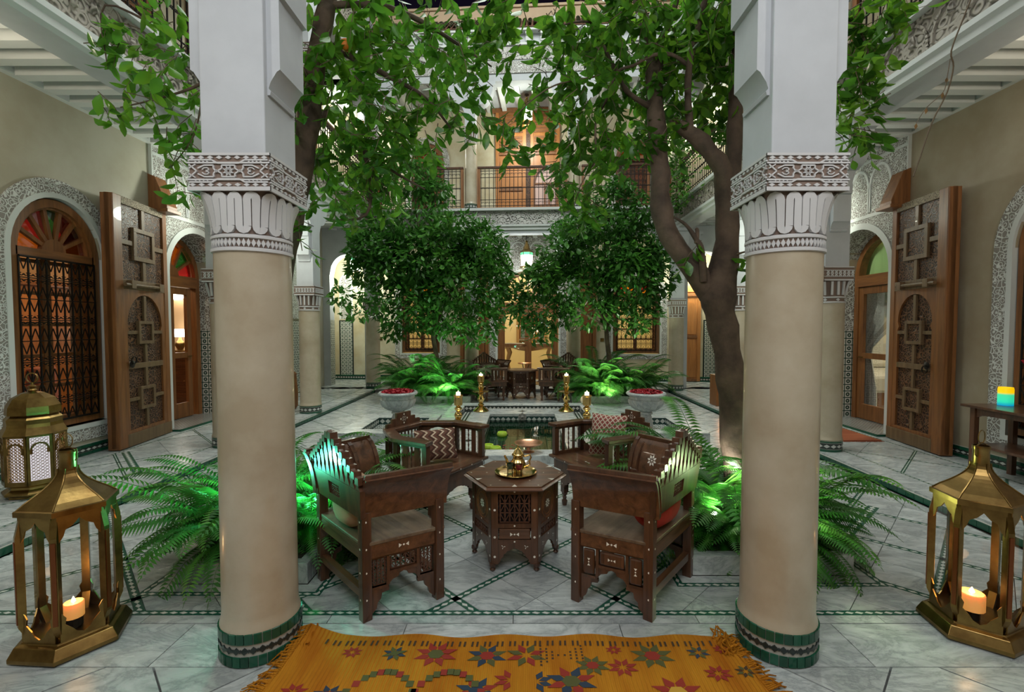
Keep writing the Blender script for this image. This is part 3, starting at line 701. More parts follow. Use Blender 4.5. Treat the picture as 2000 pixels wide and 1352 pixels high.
def column(name, label, x, y, zf, zneck, r, hi, group=None, rz=0, base=True, cat='column', shaftmat=None):
    t = thing(name, label, cat, (x, y, 0), rz, group)
    hb = .165 if hi else .14
    sh = MB(); n = 48 if hi else 24
    prof = [(r * 1.085, zf + hb - .01), (r * 1.07, zf + hb + .012), (r * 1.03, zf + hb + .03), (r * 1.02, zf + hb + .06)] + [(r * (1.02 - .02 * i / 6), zf + hb + .06 + (zneck - zf - hb - .06) * i / 6) for i in range(1, 7)]
    sh.lathe(prof, n).build('shaft', shaftmat or TADE, t, smooth=50)
    bs = MB().lathe([(r * 1.075, zf), (r * 1.075, zf + hb)], n).build('base', GROUT, t, smooth=50)
    if hi:
        nt = 30; a = 2 * pi / nt; rr = r * 1.078
        tb = MB(); w = a * .47
        tb.add([(rr * cos(o), rr * sin(o), z) for z in (0, .05) for o in (-w, 0, w)] + [((rr + .007) * cos(o), (rr + .007) * sin(o), z) for z in (.002, .048) for o in (-w * .96, 0, w * .96)], [(6, 7, 10, 9), (7, 8, 11, 10), (0, 1, 7, 6), (1, 2, 8, 7), (3, 9, 10, 4), (4, 10, 11, 5), (0, 6, 9, 3), (2, 5, 11, 8)])
        src = None
        for row, z in enumerate((zf + .004, zf + .112)):
            for i in range(nt):
                if src is None: src = tb.build('tile', GREEN, bs, loc=(0, 0, z))
                else: inst(src, bs, (0, 0, z), (0, 0, a * (i + .5 * row)))
        dm = MB()
        for i in range(nt):
            for j, sz in ((0, .017), (.5, .008)):
                c = a * (i + j); q = rr + .006
                pts = [(c - sz / r, .083), (c, .083 - sz), (c + sz / r, .083), (c, .083 + sz)]
                dm.add([(q * cos(b), q * sin(b), zf + zz) for b, zz in pts] + [(rr * cos(b), rr * sin(b), zf + zz) for b, zz in pts], [(0, 1, 2, 3), (0, 4, 5, 1), (1, 5, 6, 2), (2, 6, 7, 3), (3, 7, 4, 0)])
        dm.build('diamond_tiles', BLACKT, bs, kind='stuff')
    else:
        l = 2 * pi * r * 1.08; m = 24; mbb = MB()
        for i in range(m):
            a0, a1 = 2 * pi * i / m, 2 * pi * (i + 1) / m; q = r * 1.082
            mbb.quad([(q * cos(a0), q * sin(a0), zf + .035), (q * cos(a1), q * sin(a1), zf + .035), (q * cos(a1), q * sin(a1), zf + .105), (q * cos(a0), q * sin(a0), zf + .105)], [(l * i / m, 0), (l * (i + 1) / m, 0), (l * (i + 1) / m, 1), (l * i / m, 1)])
        mbb.lathe([(q, zf), (q, zf + .03)], m, mi=1); mbb.lathe([(q, zf + .11), (q, hb + zf)], m, mi=1)
        mbb.build('zellige_band', [BANDK, GREEN], bs, kind='stuff')
    zt, s = capital_parts(t, zneck, r, hi)
    return t, zt, s
def pier(t, s, z0, z1, sides, zc, proj=.06, deep=None, hi=True):
    """square pier above the capital with arch imposts on the given sides ('x' = both +-x, 'y' = both +-y)"""
    w = s * .82
    MB().box(-w, w, -w, w, z0, z1).build('pier', WHITE, t, bevel=.006)
    im = MB(); d = w * (.8 if deep is None else deep)
    prof = [(w - .01, zc), (w + .012, zc + .0), (w + .016, zc + .018), (w + .006, zc + .03), (w + .016, zc + .06), (w + proj * .75, zc + .105), (w + proj, zc + .115), (w + proj, zc + .43), (w + proj + .022, zc + .435), (w + proj + .022, z1), (w - .01, z1)]
    for ax in sides:
        for q in (0, 2): 
            im.M = Matrix.Rotation(pi / 2 * (q + (0 if ax == 'x' else 1)), 4, 'Z'); im.prism(prof, -d, d, 'y')
    im.M = Matrix.Identity(4)
    if sides: im.build('arch_impost', WHITE, t, smooth=25)
def bay_corbels(t, s, zs, ztop, sides, reach=.42, d=.14):
    """scalloped corbels carrying the beam, one each side"""
    w = s * .82; cb = MB()
    prof = [(w - .02, zs)] + [(w + .08 - .08 * cos(pi / 2 * i / 5), zs + .25 * i / 5) for i in range(6)]
    prof += [(w + .08 + (reach - .14) * sin(pi / 2 * i / 6), zs + .25 + (ztop - zs - .33) * (1 - cos(pi / 2 * i / 6))) for i in range(1, 7)] + [(w + reach - .06, ztop - .08), (w + reach, ztop - .07), (w + reach, ztop), (w - .02, ztop)]
    for ax, sg in sides:
        cb.M = Matrix.Rotation((0 if ax == 'x' else pi / 2) + (0 if sg > 0 else pi), 4, 'Z'); cb.prism(prof, -d, d, 'y')
    cb.M = Matrix.Identity(4); cb.build('corbel', WHITE, t, smooth=25)
def settle(t, zf):
    for ch in t.children: ch.location.z -= zf
    t.location.z = zf
ct, zt, s = column('column', 'thick beige plaster column with green tiled foot beside the left glass lantern', -1.32, 2.33, 0, 1.952, .168, True)
pier(ct, s, zt, 4.3, 'x', 2.67)
cr = copy_tree(ct, (1.285, 2.33, 0), 0, 'thick beige plaster column with green tiled foot in front of the big forked tree')
FA = R(-3.7); FO = Vector((0, 11.72, 0))
def far(x, dy, z=0): return tuple(FO + Matrix.Rotation(FA, 3, 'Z') @ Vector((x, dy, z)))
gc, zt, s = column('gallery_column', 'beige gallery column standing on the left raised floor before the niche', -3.8, 8.42, .08, 1.90, .172, False)
pier(gc, s, zt, 3.92, 'y', 2.75, deep=.7); bay_corbels(gc, s, 3.2, 3.9, (('y', 1), ('y', -1)))
settle(gc, .08)
copy_tree(gc, (-3.8, 6.05, .08), 0, 'gallery column almost hidden behind the thick left column')
copy_tree(gc, (3.8, 5.86, .08), 0, 'beige gallery column close behind the thick right column beside the red doormat')
copy_tree(gc, (3.85, 8.42, .08), 0, 'gallery column between the forked tree trunk and the thick right column')
fc, zt, s = column('gallery_column', 'slender beige corner column between the left niche wall and the left urn', *far(-3.8, 0)[:2], .08, 1.84, .172, False, rz=FA)
pier(fc, s, zt, 3.92, '', 2.75); bay_corbels(fc, s, 3.1, 3.9, (('x', 1), ('y', -1), ('x', -1)))
settle(fc, .08)
c2 = copy_tree(fc, far(3.76, 0, .08), FA, 'beige corner column beside the orange cedar door at the far right')
fc2, zt, s = column('gallery_column', 'pale far column behind the left set of carved chairs', *far(-1.27, 0)[:2], .08, 1.84, .172, False, rz=FA)
pier(fc2, s, zt, 3.92, '', 2.75); bay_corbels(fc2, s, 3.1, 3.9, (('x', 1), ('x', -1)))
settle(fc2, .08)
copy_tree(fc2, far(1.27, 0, .08), FA, 'pale far column behind the right set of carved chairs')
# ================================================================ far range (turned a little on plan)
def fbuild(mb, name, m, parent=None, **k):
    o = mb.build(name, m, parent, **k)
    if parent is None: o.location = FO; o.rotation_euler = (0, 0, FA)
    return o
WD = 1.75
ff = lambda s, z, d: (s, WD + d, z)
DC = (-.82, .92, .1, 2.3, .92); WCL = (-3.62, -2.5, .86, 2.5, .55); WCR = (2.45, 3.75, .86, 2.5, .55)
wall_back = struct(fbuild(wall(MB(), ff, -6.2, 6.2, 0, 4.45, [DC, WCL, WCR], .3), 'wall_back', WALLY))
ce = struct(fbuild(MB().box(-6.0, 6.0, -.1, WD, CZ, 4.4), 'ceiling_back', WHITE))
bm2 = None
for i in range(24):
    x = -4.9 + i * .43
    if bm2 is None: bm2 = MB().box(-.06, .06, .15, WD, -.1, 0).build('beam', PALEW, ce, loc=(x, 0, CZ))
    else: inst(bm2, ce, (x, 0, CZ))
ba = struct(fbuild(MB().box(-3.9, 3.9, -.14, .14, 3.9, 4.46), 'beam_back', WHITE))
MB().prism([(-.14, 3.95), (-.17, 3.98), (-.17, 4.03), (-.2, 4.06), (-.2, 4.1), (-.14, 4.12)], -3.7, 3.7, 'x').build('moulding', PALEW, ba)
MB().box(-3.65, 3.65, -.16, -.13, 4.12, 4.44).build('carved_frieze', STUCCOF, ba)
fz = MB(); x = -3.6
while x < 3.4:
    for r_, h_ in ((.22, .26), (.13, .17)):
        pts = [(x + .24 - r_ * cos(pi * i / 10), 4.13 + h_ * sin(pi * i / 10) ** .9) for i in range(11)]
        for (p, z), (q, w) in zip(pts, pts[1:]): fz.bar((p, -.165, z), (q, -.165, w), .016)
    x += .48
fz.build('frieze_ribs', STUCCOF, ba, kind='stuff')
MB().box(-3.7, 3.7, -.24, .2, 4.44, 4.5).build('ledge', PALEW, ba)
struct(fbuild(MB().box(-6, 6, -.1, WD, 4.4, 4.5), 'floor_back_upper', MARBD))
DU = (-.86, .94, 4.5, 7.2, .001); WUL = (-3.3, -2.35, 4.6, 6.35, .5); WUR = (2.5, 3.45, 4.6, 6.35, .5)
wbu = struct(fbuild(wall(MB(), ff, -6.2, 6.2, 4.45, 7.95, [WUL, WUR], .3), 'wall_back_upper', WALLY))
ceu = struct(fbuild(MB().box(-6, 6, -.1, WD, 7.75, 7.9), 'ceiling_back_upper', WHITE))
bm3 = None
for i in range(24):
    x = -4.9 + i * .43
    if bm3 is None: bm3 = MB().box(-.06, .06, .15, WD, -.1, 0).build('beam', PALEW, ceu, loc=(x, 0, 7.75))
    else: inst(bm3, ceu, (x, 0, 7.75))
bu = struct(fbuild(MB().box(-4.0, 4.0, -.14, .14, 7.55, 8.72), 'beam_back_upper', WHITE))
MB().box(-3.95, 3.95, -.165, -.13, 7.72, 8.0).build('carved_band', STUCCO2, bu); MB().box(-3.95, 3.95, -.16, -.13, 8.04, 8.34).build('carved_frieze', STUCCOF, bu)
fz = MB(); x = -3.9
while x < 3.6:
    for r_, h_ in ((.26, .4), (.15, .24)):
        pts = [(x + .29 - r_ * cos(pi * i / 10), 8.05 + .66 * h_ * sin(pi * i / 10) ** .8) for i in range(11)]
        for (p, z), (q, w) in zip(pts, pts[1:]): fz.bar((p, -.17, z), (q, -.17, w), .022)
    x += .58
fz.build('frieze_ribs', STUCCOF, bu, kind='stuff')
MB().box(-3.95, 3.95, -.2, -.1, 8.36, 8.41).build('moulding', PALEW, bu)
br = None
for i in range(22):
    x = -3.75 + i * .355
    if br is None: br = MB().prism([(-.14, 0), (-.2, .02), (-.22, .12), (-.27, .15), (-.27, .24), (-.14, .24)], -.06, .06, 'x').build('bracket', PALEW, bu, loc=(x, 0, 8.42))
    else: inst(br, bu, (x, 0, 8.42))
MB().box(-4.0, 4.0, -.30, .1, 8.64, 8.70).build('eave_board', PALEW, bu)
# green tiled eave: every barrel tile built
rt = struct(fbuild(MB().prism([(-.33, 8.70), (.14, 9.13), (.14, 8.70)], -4.0, 4.0, 'x'), 'roof_back', mat('roof_bed', (.2, .1, .06), .8)))
TG = mat('green_roof_tile', (.04, .075, .03), .3, var=.5, vs=4)
tl = MB(); 
for j in range(4):
    t0, t1 = j / 4, (j + 1.15) / 4
    y0, z0_, y1, z1_ = -.36 + .5 * t0, 8.71 + .44 * t0 + .02, -.36 + .5 * t1, 8.71 + .44 * t1
    a = [(.052 * cos(pi * i / 5), y0, z0_ + .05 * sin(pi * i / 5)) for i in range(6)]; b_ = [(.046 * cos(pi * i / 5), y1, z1_ + .044 * sin(pi * i / 5)) for i in range(6)]
    tl.loft([a, b_], close=False, caps=False)
src = None
for i in range(62):
    x = -3.94 + i * .129
    if src is None: src = tl.build('roof_tile', TG, rt, smooth=60, loc=(x, 0, 0))
    else: inst(src, rt, (x, 0, 0))
struct(fbuild(MB().box(-4.2, 4.2, .14, .4, 8.7, 9.44).box(-4.25, 4.25, .1, .44, 9.44, 9.5), 'parapet_back', mat('peach_render', (.5, .36, .24), .8, var=.1)))
for s in (-1, 1): struct(MB().box(*sorted((s * 3.9, s * 4.3)), 1.2, 12, 9.0, 9.5).build('parapet_left' if s < 0 else 'parapet_right', mat('peach_render', (.5, .36, .24), .8)))
# upper columns
uc, zt, s = column('upper_column', 'upper balcony column left of the big wooden upper doors', *far(-1.27, 0)[:2], 4.5, 6.12, .15, False, rz=FA)
pier(uc, s, zt, 7.6, '', 6.9); bay_corbels(uc, s, 6.75, 7.55, (('x', 1), ('x', -1)), .5)
settle(uc, 4.5)
copy_tree(uc, far(1.27, 0, 4.5), FA, 'upper balcony column right of the big wooden upper doors')
copy_tree(uc, far(-3.78, 0, 4.5), FA, 'upper corner column above the left corner column')
copy_tree(uc, far(3.76, 0, 4.5), FA, 'upper corner column above the right corner column')
for i, (x, y) in enumerate(((-3.8, 8.42), (3.85, 8.42), (-3.8, 5.7), (3.8, 5.68))):
    copy_tree(uc, (x, y, 4.5), pi / 2, ('upper column over the left gallery behind the leaves', 'upper column over the right gallery behind the tree branches', 'upper column over the left gallery nearest the viewer', 'upper column over the right gallery nearest the viewer')[i])
# transverse arches closing the side galleries at the far corners
for s, nm in ((-1, 'wall_left_arch'), (1, 'wall_right_arch')):
    f = lambda a, z, d, s=s: (s * a, 12.05 + (-.28 if s > 0 else .28) + d, z)
    w = struct(wall(MB(), f, 3.98, 5.22, .08, CZ, [(4.12, 5.02, .08, 2.95, .55)], .28).build(nm, WHITE))
    MB().quad([(s * 5.015, 12.05 + (-.28 if s > 0 else .28), .1), (s * 5.015, 12.33 + (-.28 if s > 0 else .28), .1), (s * 5.015, 12.33 + (-.28 if s > 0 else .28), 1.8), (s * 5.015, 12.05 + (-.28 if s > 0 else .28), 1.8)], [(0, 0), (.28, 0), (.28, 1.7), (0, 1.7)]).build('tile_dado', ZSTAR, w, kind='stuff')
    # tile dado along the gallery wall just before the arch
    xw = 5.19 if s < 0 else 5.14
    MB().quad([(s * xw, 9.6, .1), (s * xw, 12.05, .1), (s * xw, 12.05, 1.75), (s * xw, 9.6, 1.75)], [(0, 0), (2.45, 0), (2.45, 1.65), (0, 1.65)]).build('tile_dado_wall', ZSTAR, w, kind='stuff')
    MB().box(*sorted((s * xw, s * (xw - .02))), 9.6, 12.0, 1.8, 3.3).build('carved_panel', STUCCO2, w)
    struct(MB().box(*sorted((s * 5.75, s * 5.9)), 12.2, 14.2, 0, 4.4).build('wall_left_corner' if s < 0 else 'wall_right_corner', WALLY))
# niche and tile panels on the far wall
surround('niche_stucco', ff, (-5.42, -5.12, 1.85, 2.9, .2), .05, .01, PALEW, wall_back)
mb = MB(); pts = archpts(-5.42, -5.12, 1.85, 2.9, .2); mb.add([ff(a, z, -.006) for a, z in pts], [tuple(range(len(pts)))]); mb.build('niche_panel', STUCCO, wall_back)
for (x0, x1, z0, z1) in ((-5.45, -5.1, .2, 1.78), (4.98, 5.5, .2, 1.78)):
    MB().quad([ff(x0, z0, -.008), ff(x1, z0, -.008), ff(x1, z1, -.008), ff(x0, z1, -.008)], [(0, 0), (x1 - x0, 0), (x1 - x0, z1 - z0), (0, z1 - z0)]).build('tile_panel', ZSTAR, wall_back, kind='stuff')
    e = MB()
    for a, b, c, d in ((x0 - .035, x0, z0, z1), (x1, x1 + .035, z0, z1), (x0 - .035, x1 + .035, z1, z1 + .035)): e.box(a, b, WD - .012, WD, c, d)
    e.build('tile_border', BLACKT, wall_back)
for a, b in ((-5.7, -.95), (1.05, 5.7)):
    bb = struct(fbuild(MB().box(a, b, WD - .015, WD, .08, .22), 'baseboard_back', GREEN))
    MB().quad([(a, WD - .017, .11), (b, WD - .017, .11), (b, WD - .017, .18), (a, WD - .017, .18)], [(0, 0), (b - a, 0), (b - a, 1), (0, 1)]).build('zellige_band', BANDK, bb, kind='stuff')
# ================================================================ joinery: windows, doors, rooms behind
REDG = glass('red_glass', (.6, .015, .03), .1); YELG = glass('amber_glass', (.9, .36, .03), .1); GRNG = glass('green_glass', (.02, .4, .08), .1); PURG = glass('plum_glass', (.2, .02, .04), .1)
def fan(parent, f, c, zb, rx, rz, d, cols, hub=.11, m=WOODC, bw=.04):
    """semicircular light: coloured panes between turned spokes round a half hub"""
    n = len(cols)
    for i, g in enumerate(cols):
        a0, a1 = pi * i / n, pi * (i + 1) / n
        pts = [(c - rx * cos(a0 + (a1 - a0) * k / 5), zb + rz * sin(a0 + (a1 - a0) * k / 5)) for k in range(6)] + [(c - hub * cos(a1), zb + hub * sin(a1)), (c - hub * cos(a0), zb + hub * sin(a0))]
        MB().add([f(s, z, d + .02) for s, z in pts], [tuple(range(8))]).build('pane', g, parent)
    for i in range(1, n):
        a = pi * i / n
        MB().bar(f(c - hub * .9 * cos(a), zb + hub * .9 * sin(a), d), f(c - rx * cos(a), zb + rz * sin(a), d), bw, bw).build('spoke', m, parent)
    h = [(c - hub * 1.25 * cos(pi * k / 12), zb + hub * 1.25 * sin(pi * k / 12)) for k in range(13)]
    MB().add([f(s, z, d - .025) for s, z in h] + [f(s, z, d + .03) for s, z in h], [tuple(range(13)), tuple(range(25, 12, -1))] + [(i, i + 1, 14 + i, 13 + i) for i in range(12)]).build('hub', m, parent)
def archframe(name, f, op, w, d0, d1, m, parent, bottom=True):
    a, b, zb, zs, rise = op
    out = archpts(a, b, zb, zs, rise); inn = archpts(a + w, b - w, zb + (w if bottom else 0), zs, rise - w)
    n = len(out); v = []
    for d in (d0, d1): v += [f(s, z, d) for s, z in out] + [f(s, z, d) for s, z in inn]
    fs = []
    for i in range(n - 1): fs += [(i, i + 1, n + i + 1, n + i), (2 * n + i, 3 * n + i, 3 * n + i + 1, 2 * n + i + 1), (i, 2 * n + i, 2 * n + i + 1, i + 1), (n + i, n + i + 1, 3 * n + i + 1, 3 * n + i)]
    if bottom: fs += [(0, n, 2 * n - 1, n - 1), (n, 3 * n, 4 * n - 1, 2 * n - 1), (2 * n, 3 * n - 1, 4 * n - 1, 3 * n)]
    return MB().add(v, fs).build(name, m, parent)
def fbox(f, s0, s1, z0, z1, d0, d1, mb=None):
    mb = mb or MB()
    v = [f(s, z, d) for d in (d0, d1) for s, z in ((s0, z0), (s1, z0), (s1, z1), (s0, z1))]
    return mb.add(v, [(0, 1, 2, 3), (7, 6, 5, 4), (0, 4, 5, 1), (1, 5, 6, 2), (2, 6, 7, 3), (3, 7, 4, 0)])
def scroll(mb, f, s, z, r, d, sg, w=.008, tz=1):
    pts = [(s + sg * r * (1 - k / 11) * cos(k * .62), z + tz * r * (1 - k / 11) * sin(k * .62)) for k in range(9)]
    for (a, b), (c, e) in zip(pts, pts[1:]): mb.bar(f(a, b, d), f(c, e, d), w, w)
def window(k, f, op, cols, shut, nb=9):
    a, b, zb, zs, rise = op; w = struct(senode('window_%d' % k)); c = (a + b) / 2
    archframe('frame', f, (a + .02, b - .02, zb + .02, zs, rise - .02), .085, .02, .14, WOODC, w)
    archframe('inner_frame', f, (a + .095, b - .095, zb + .1, zs, rise - .095), .035, .05, .14, WOODC, w)
    fbox(f, a + .09, b - .09, zs - .06, zs + .03, .02, .13).build('transom', WOODX, w)
    fan(w, f, c, zs + .03, (b - a) / 2 - .12, rise - .15, .08, cols)
    # glazed sashes behind the grille
    for s0, s1 in ((a + .12, c), (c, b - .12)):
        sh = MB()
        for x in (s0, s1 - .05): fbox(f, x, x + .05, zb + .11, zs - .06, .16, .2, sh)
        for z in [zb + .11 + (zs - .06 - zb - .16) * i / 5 for i in range(6)]: fbox(f, s0, s1, z, z + .04, .165, .195, sh)
        o = sh.build('sash', WOODC, w)
        MB().add([f(s0, zb + .11, .18), f(s1, zb + .11, .18), f(s1, zs - .06, .18), f(s0, zs - .06, .18)], [(0, 1, 2, 3)]).build('pane', GLASS, o)
    g = MB(); z0, z1 = zb + .1, zs - .07; s0, s1 = a + .1, b - .1; d = .01
    for i in range(nb + 1):
        s = s0 + (s1 - s0) * i / nb; g.bar(f(s, z0, d), f(s, z1, d), .013, .013)
    nr = 8
    for j in range(nr + 1):
        z = z0 + (z1 - z0) * j / nr; g.bar(f(s0, z, d - .008), f(s1, z, d - .008), .016, .01)
        if j in (0, nr): g.bar(f(s0, z, d), f(s1, z, d), .022, .02)
    for j in range(nr):
        za, zc = z0 + (z1 - z0) * j / nr, z0 + (z1 - z0) * (j + 1) / nr; h = zc - za
        for i in range(nb):
            sa, sb = s0 + (s1 - s0) * i / nb, s0 + (s1 - s0) * (i + 1) / nb; m = (sa + sb) / 2
            if j % 2 == 0:
                g.bar(f(sa, za, d), f(m, za + h * .6, d), .008, .008); g.bar(f(sb, za, d), f(m, za + h * .6, d), .008, .008)
                scroll(g, f, m - .028, zc - .04, .026, d, 1); scroll(g, f, m + .028, zc - .04, .026, d, -1)
            else:
                g.bar(f(sa, zc, d), f(m, za + h * .4, d), .008, .008); g.bar(f(sb, zc, d), f(m, za + h * .4, d), .008, .008)
                scroll(g, f, m - .028, za + .04, .026, d, 1, tz=-1); scroll(g, f, m + .028, za + .04, .026, d, -1, tz=-1)
    g.build('iron_grille', IRON, w, kind='stuff')
    return w
window(1, fl, WL, [YELG, REDG, PURG, GRNG, REDG, PURG, YELG], None)
window(2, fr, WR, [REDG, YELG, GRNG, PURG, GRNG, YELG, REDG], None)
def leaf(name, loc, rz, w, h, front, m_frame=WOODC):
    """tall carved leaf: upper square field, lower arched field, applied cross mouldings"""
    o = struct(senode(name, loc, rz)); T = .05; q = front
    def bx(x0, x1, z0, z1, d0, d1, nm, m, bevel=.004): return MB().box(x0, x1, *sorted((q * d0, q * d1)), z0, z1).build(nm, m, o, bevel=bevel)
    MB().box(0, w, -T / 2, T / 2, .02, h).build('board', WOODC, o)
    zm = h * .655; t = T / 2
    bx(w - .15, w, .0, h, -.07, t + .045, 'stile', WOODC, .008); bx(0, .085, .0, h, -.03, t + .04, 'stile', WOODC)
    bx(.0, w - .15, .0, .16, -.03, t + .045, 'plinth', WOODG); bx(.085, w - .15, h - .09, h, -.02, t + .04, 'rail', carved('carved_rail', (.36, .29, .2), (.12, .09, .06), 30, .8), 0)
    bx(.085, w - .15, zm - .06, zm + .06, -.02, t + .04, 'rail', WOODG)
    x0, x1 = .085, w - .15; cx = (x0 + x1) / 2
    bx(x0 + .01, x1 - .01, zm + .06, h - .09, t, t + .012, 'carved_panel', CARVW, 0)
    def cross(zc, sq, zlo, zhi, wv, xl, xr, m=WOODG):
        zz = sq
        bx(cx - wv / 2, cx + wv / 2, zc + zz, zhi, t, t + .038, 'cross_bar', m); bx(cx - wv / 2, cx + wv / 2, zlo, zc - zz, t, t + .038, 'cross_bar', m)
        bx(xl, cx - sq, zc - wv / 2, zc + wv / 2, t, t + .036, 'cross_bar', m); bx(cx + sq, xr, zc - wv / 2, zc + wv / 2, t, t + .036, 'cross_bar', m)
        e = wv * .9; s = MB()
        for a in ((cx - sq, cx + sq, zc - sq, zc - sq + e), (cx - sq, cx + sq, zc + sq - e, zc + sq), (cx - sq, cx - sq + e, zc - sq + e, zc + sq - e), (cx + sq - e, cx + sq, zc - sq + e, zc + sq - e)): s.box(a[0], a[1], *sorted((q * t, q * (t + .05))), a[2], a[3])
        s.build('square_frame', m, o, bevel=.003)
        bx(cx - sq + e, cx + sq - e, zc - sq + e, zc + sq - e, t, t + .03, 'boss_panel', CARVW, 0)
    cross((zm + h - .03) / 2, .21, zm + .06, h - .09, .06, x0, x1)
    # arched lower field
    ax0, ax1 = x0 + .075, x1 - .06; ztop = zm - .12; r = (ax1 - ax0) / 2; zs = ztop - r * 1.15; ac = (ax0 + ax1) / 2
    arc_ = [(ax0, .2), (ax0, zs - .1), (ax0 + .03, zs - .06), (ax0, zs)] + [(ac - r * cos(pi * i / 14), zs + r * 1.15 * sin(pi * i / 14)) for i in range(1, 14)] + [(ax1, zs), (ax1 - .03, zs - .06), (ax1, zs - .1), (ax1, .2)]
    n = len(arc_); outer = []
    for i, (x, z) in enumerate(arc_):
        if i < 4: outer.append((x0, z))
        elif i >= n - 4: outer.append((x1, z))
        else: outer.append((x0 + (x1 - x0) * (x - ax0) / (ax1 - ax0), zm - .06))
    MB().ringprism(outer, arc_, q * t, q * (t + .035), 'y').build('arched_board', WOODC, o)
    bx(x0, x1, .16, .2, t, t + .035, 'rail', WOODC)
    bx(x0 + .02, x1 - .02, .17, zm - .08, t, t + .01, 'carved_panel', CARVW, 0)
    zmid = .2 + (ztop - .2) * .47
    bx(ax0, ax1, zmid - .035, zmid + .035, t, t + .037, 'cross_bar', WOODG)
    cx = ac
    cross((zmid + ztop) / 2 - .03, .15, zmid + .035, ztop - .01, .045, ax0, ax1); cross((zmid + .2) / 2 - .02, .15, .2, zmid - .035, .045, ax0, ax1)
    k = MB(); k.tube([(x0 + .1, q * (t + .075), zm), (x1 + .02, q * (t + .075), zm - .01)], .022, 8); k.box(x0 + .12, x0 + .2, *sorted((q * (t + .04), q * (t + .1))), zm - .05, zm + .05); k.box(x1 - .15, x1 - .07, *sorted((q * (t + .04), q * (t + .1))), zm - .05, zm + .05)
    k.build('bolt', WOODG, o)
    k = MB(); k.lathe([(.04, 0), (.05, .01), (.02, .02), (0, .025)], 10); k.M = Matrix.Identity(4)
    for i in range(10): 
        a0, a1 = 2 * pi * i / 10, 2 * pi * (i + 1) / 10
        k.bar((.045 * cos(a0), .045 * sin(a0) - .05, .03), (.045 * cos(a1), .045 * sin(a1) - .05, .03), .01)
    kn = k.build('ring_knocker', IRON, o, loc=(x1 - .1, q * (t + .045), zmid + .03)); kn.rotation_euler = (pi / 2 * -q, 0, 0)
    return o
leaf('door_1', (-5.15, 6.78, .09), atan2(-1.06, .15), 1.07, 3.14, 1)
leaf('door_2', (5.1, 6.46, .09), atan2(-.97, -.11), .98, 3.14, -1)
def hood(loc, s, label):
    t = thing('door_pivot_block', label, 'wooden block', loc)
    MB().prism([(0, -.13), (s * .26, -.13), (s * .26, -.08), (s * .1, .32), (0, .36)], -.1, .1, 'y').build('body', WOODC, t, bevel=.005)
    MB().box(*sorted((0, s * .29)), -.13, .13, -.17, -.125).build('plate', WOODX, t, bevel=.004)
hood((-5.2, 6.72, 3.38), 1, 'wedge shaped cedar pivot block on the wall above the left carved door leaf')
hood((5.15, 6.42, 3.36), -1, 'wedge shaped cedar pivot block on the wall above the right carved door leaf')
def glazed(k, f, op, d, cols, mid=.47, leaf_s=None, spoke=True):
    a, b, zb, zs, rise = op; w = struct(senode('door_%d' % k)); c = (a + b) / 2
    archframe('frame', f, (a + .01, b - .01, zb, zs, rise - .01), .09, d, d + .12, WOODC, w, False)
    fbox(f, a + .08, b - .08, zs - .16, zs + .02, d - .01, d + .12).build('transom', WOODX, w)
    if cols: fan(w, f, c, zs + .02, (b - a) / 2 - .11, rise - .13, d + .05, cols, hub=.13)
    else:
        p = archpts(a + .1, b - .1, zs + .02, zs + .02, rise - .13); MB().add([f(s, z, d + .06) for s, z in p], [tuple(range(len(p)))]).build('pane', GLASS, w)
    for s0, s1 in (leaf_s or [(a + .1, b - .1)]):
        lf = MB(); e = .095
        for x in (s0, s1 - e): fbox(f, x, x + e, zb + .02, zs - .17, d + .02, d + .075, lf)
        H = zs - .17 - zb - .02
        for z0, z1 in ((zb + .02, zb + .26), (zb + H * mid, zb + H * mid + .09), (zs - .28, zs - .17)): fbox(f, s0 + e, s1 - e, z0, z1, d + .022, d + .073, lf)
        o = lf.build('leaf', WOODC, w, bevel=.004)
        MB().add([f(s0 + e, zb + .2, d + .05), f(s1 - e, zb + .2, d + .05), f(s1 - e, zs - .2, d + .05), f(s0 + e, zs - .2, d + .05)], [(0, 1, 2, 3)]).build('pane', GLASS, o)
        MB().bar(f(s1 - .05, zb + 1.02, d - .01), f(s1 - .14, zb + 1.02, d - .01), .018).build('handle', BRASS, o)
    return w
glazed(3, fl, DL, .36, [GRNG, YELG, REDG, YELG, GRNG, REDG], leaf_s=[(DL[0] + .55, DL[1] - .2)])
glazed(4, fr, DR, .36, None, leaf_s=[(DR[0] + .45, DR[1] - .1)])
fc_ = lambda s, z, d: tuple(Vector(far(s, WD + d, z)))
glazed(5, fc_, DC, .06, [GLASS] * 8, leaf_s=[(DC[0] + .1, .05), (.05, DC[1] - .1)])
surround('stucco_band', ff, (DC[0] - .06, DC[1] + .06, .1, DC[3], DC[4] + .06), .17, .02, STUCCO2, wall_back); surround('plaster_edge', ff, DC, .06, .035, PALEW, wall_back)
# carved stucco field over the central door
p = MB(); wall(p, lambda s, z, d: ff(s, z, d - .03), -1.15, 1.25, 2.6, CZ - .05, [(DC[0] - .2, DC[1] + .2, 2.6, DC[3] + .05, DC[4] + .12)], .03); p.build('carved_field', STUCCO, wall_back)
for c in (-.8, -.27, .27, .8): surround('blind_arch', ff, (c - .22 + .05, c + .22 + .05, 3.42, 3.72, .28), .03, .05, PALEW, wall_back)
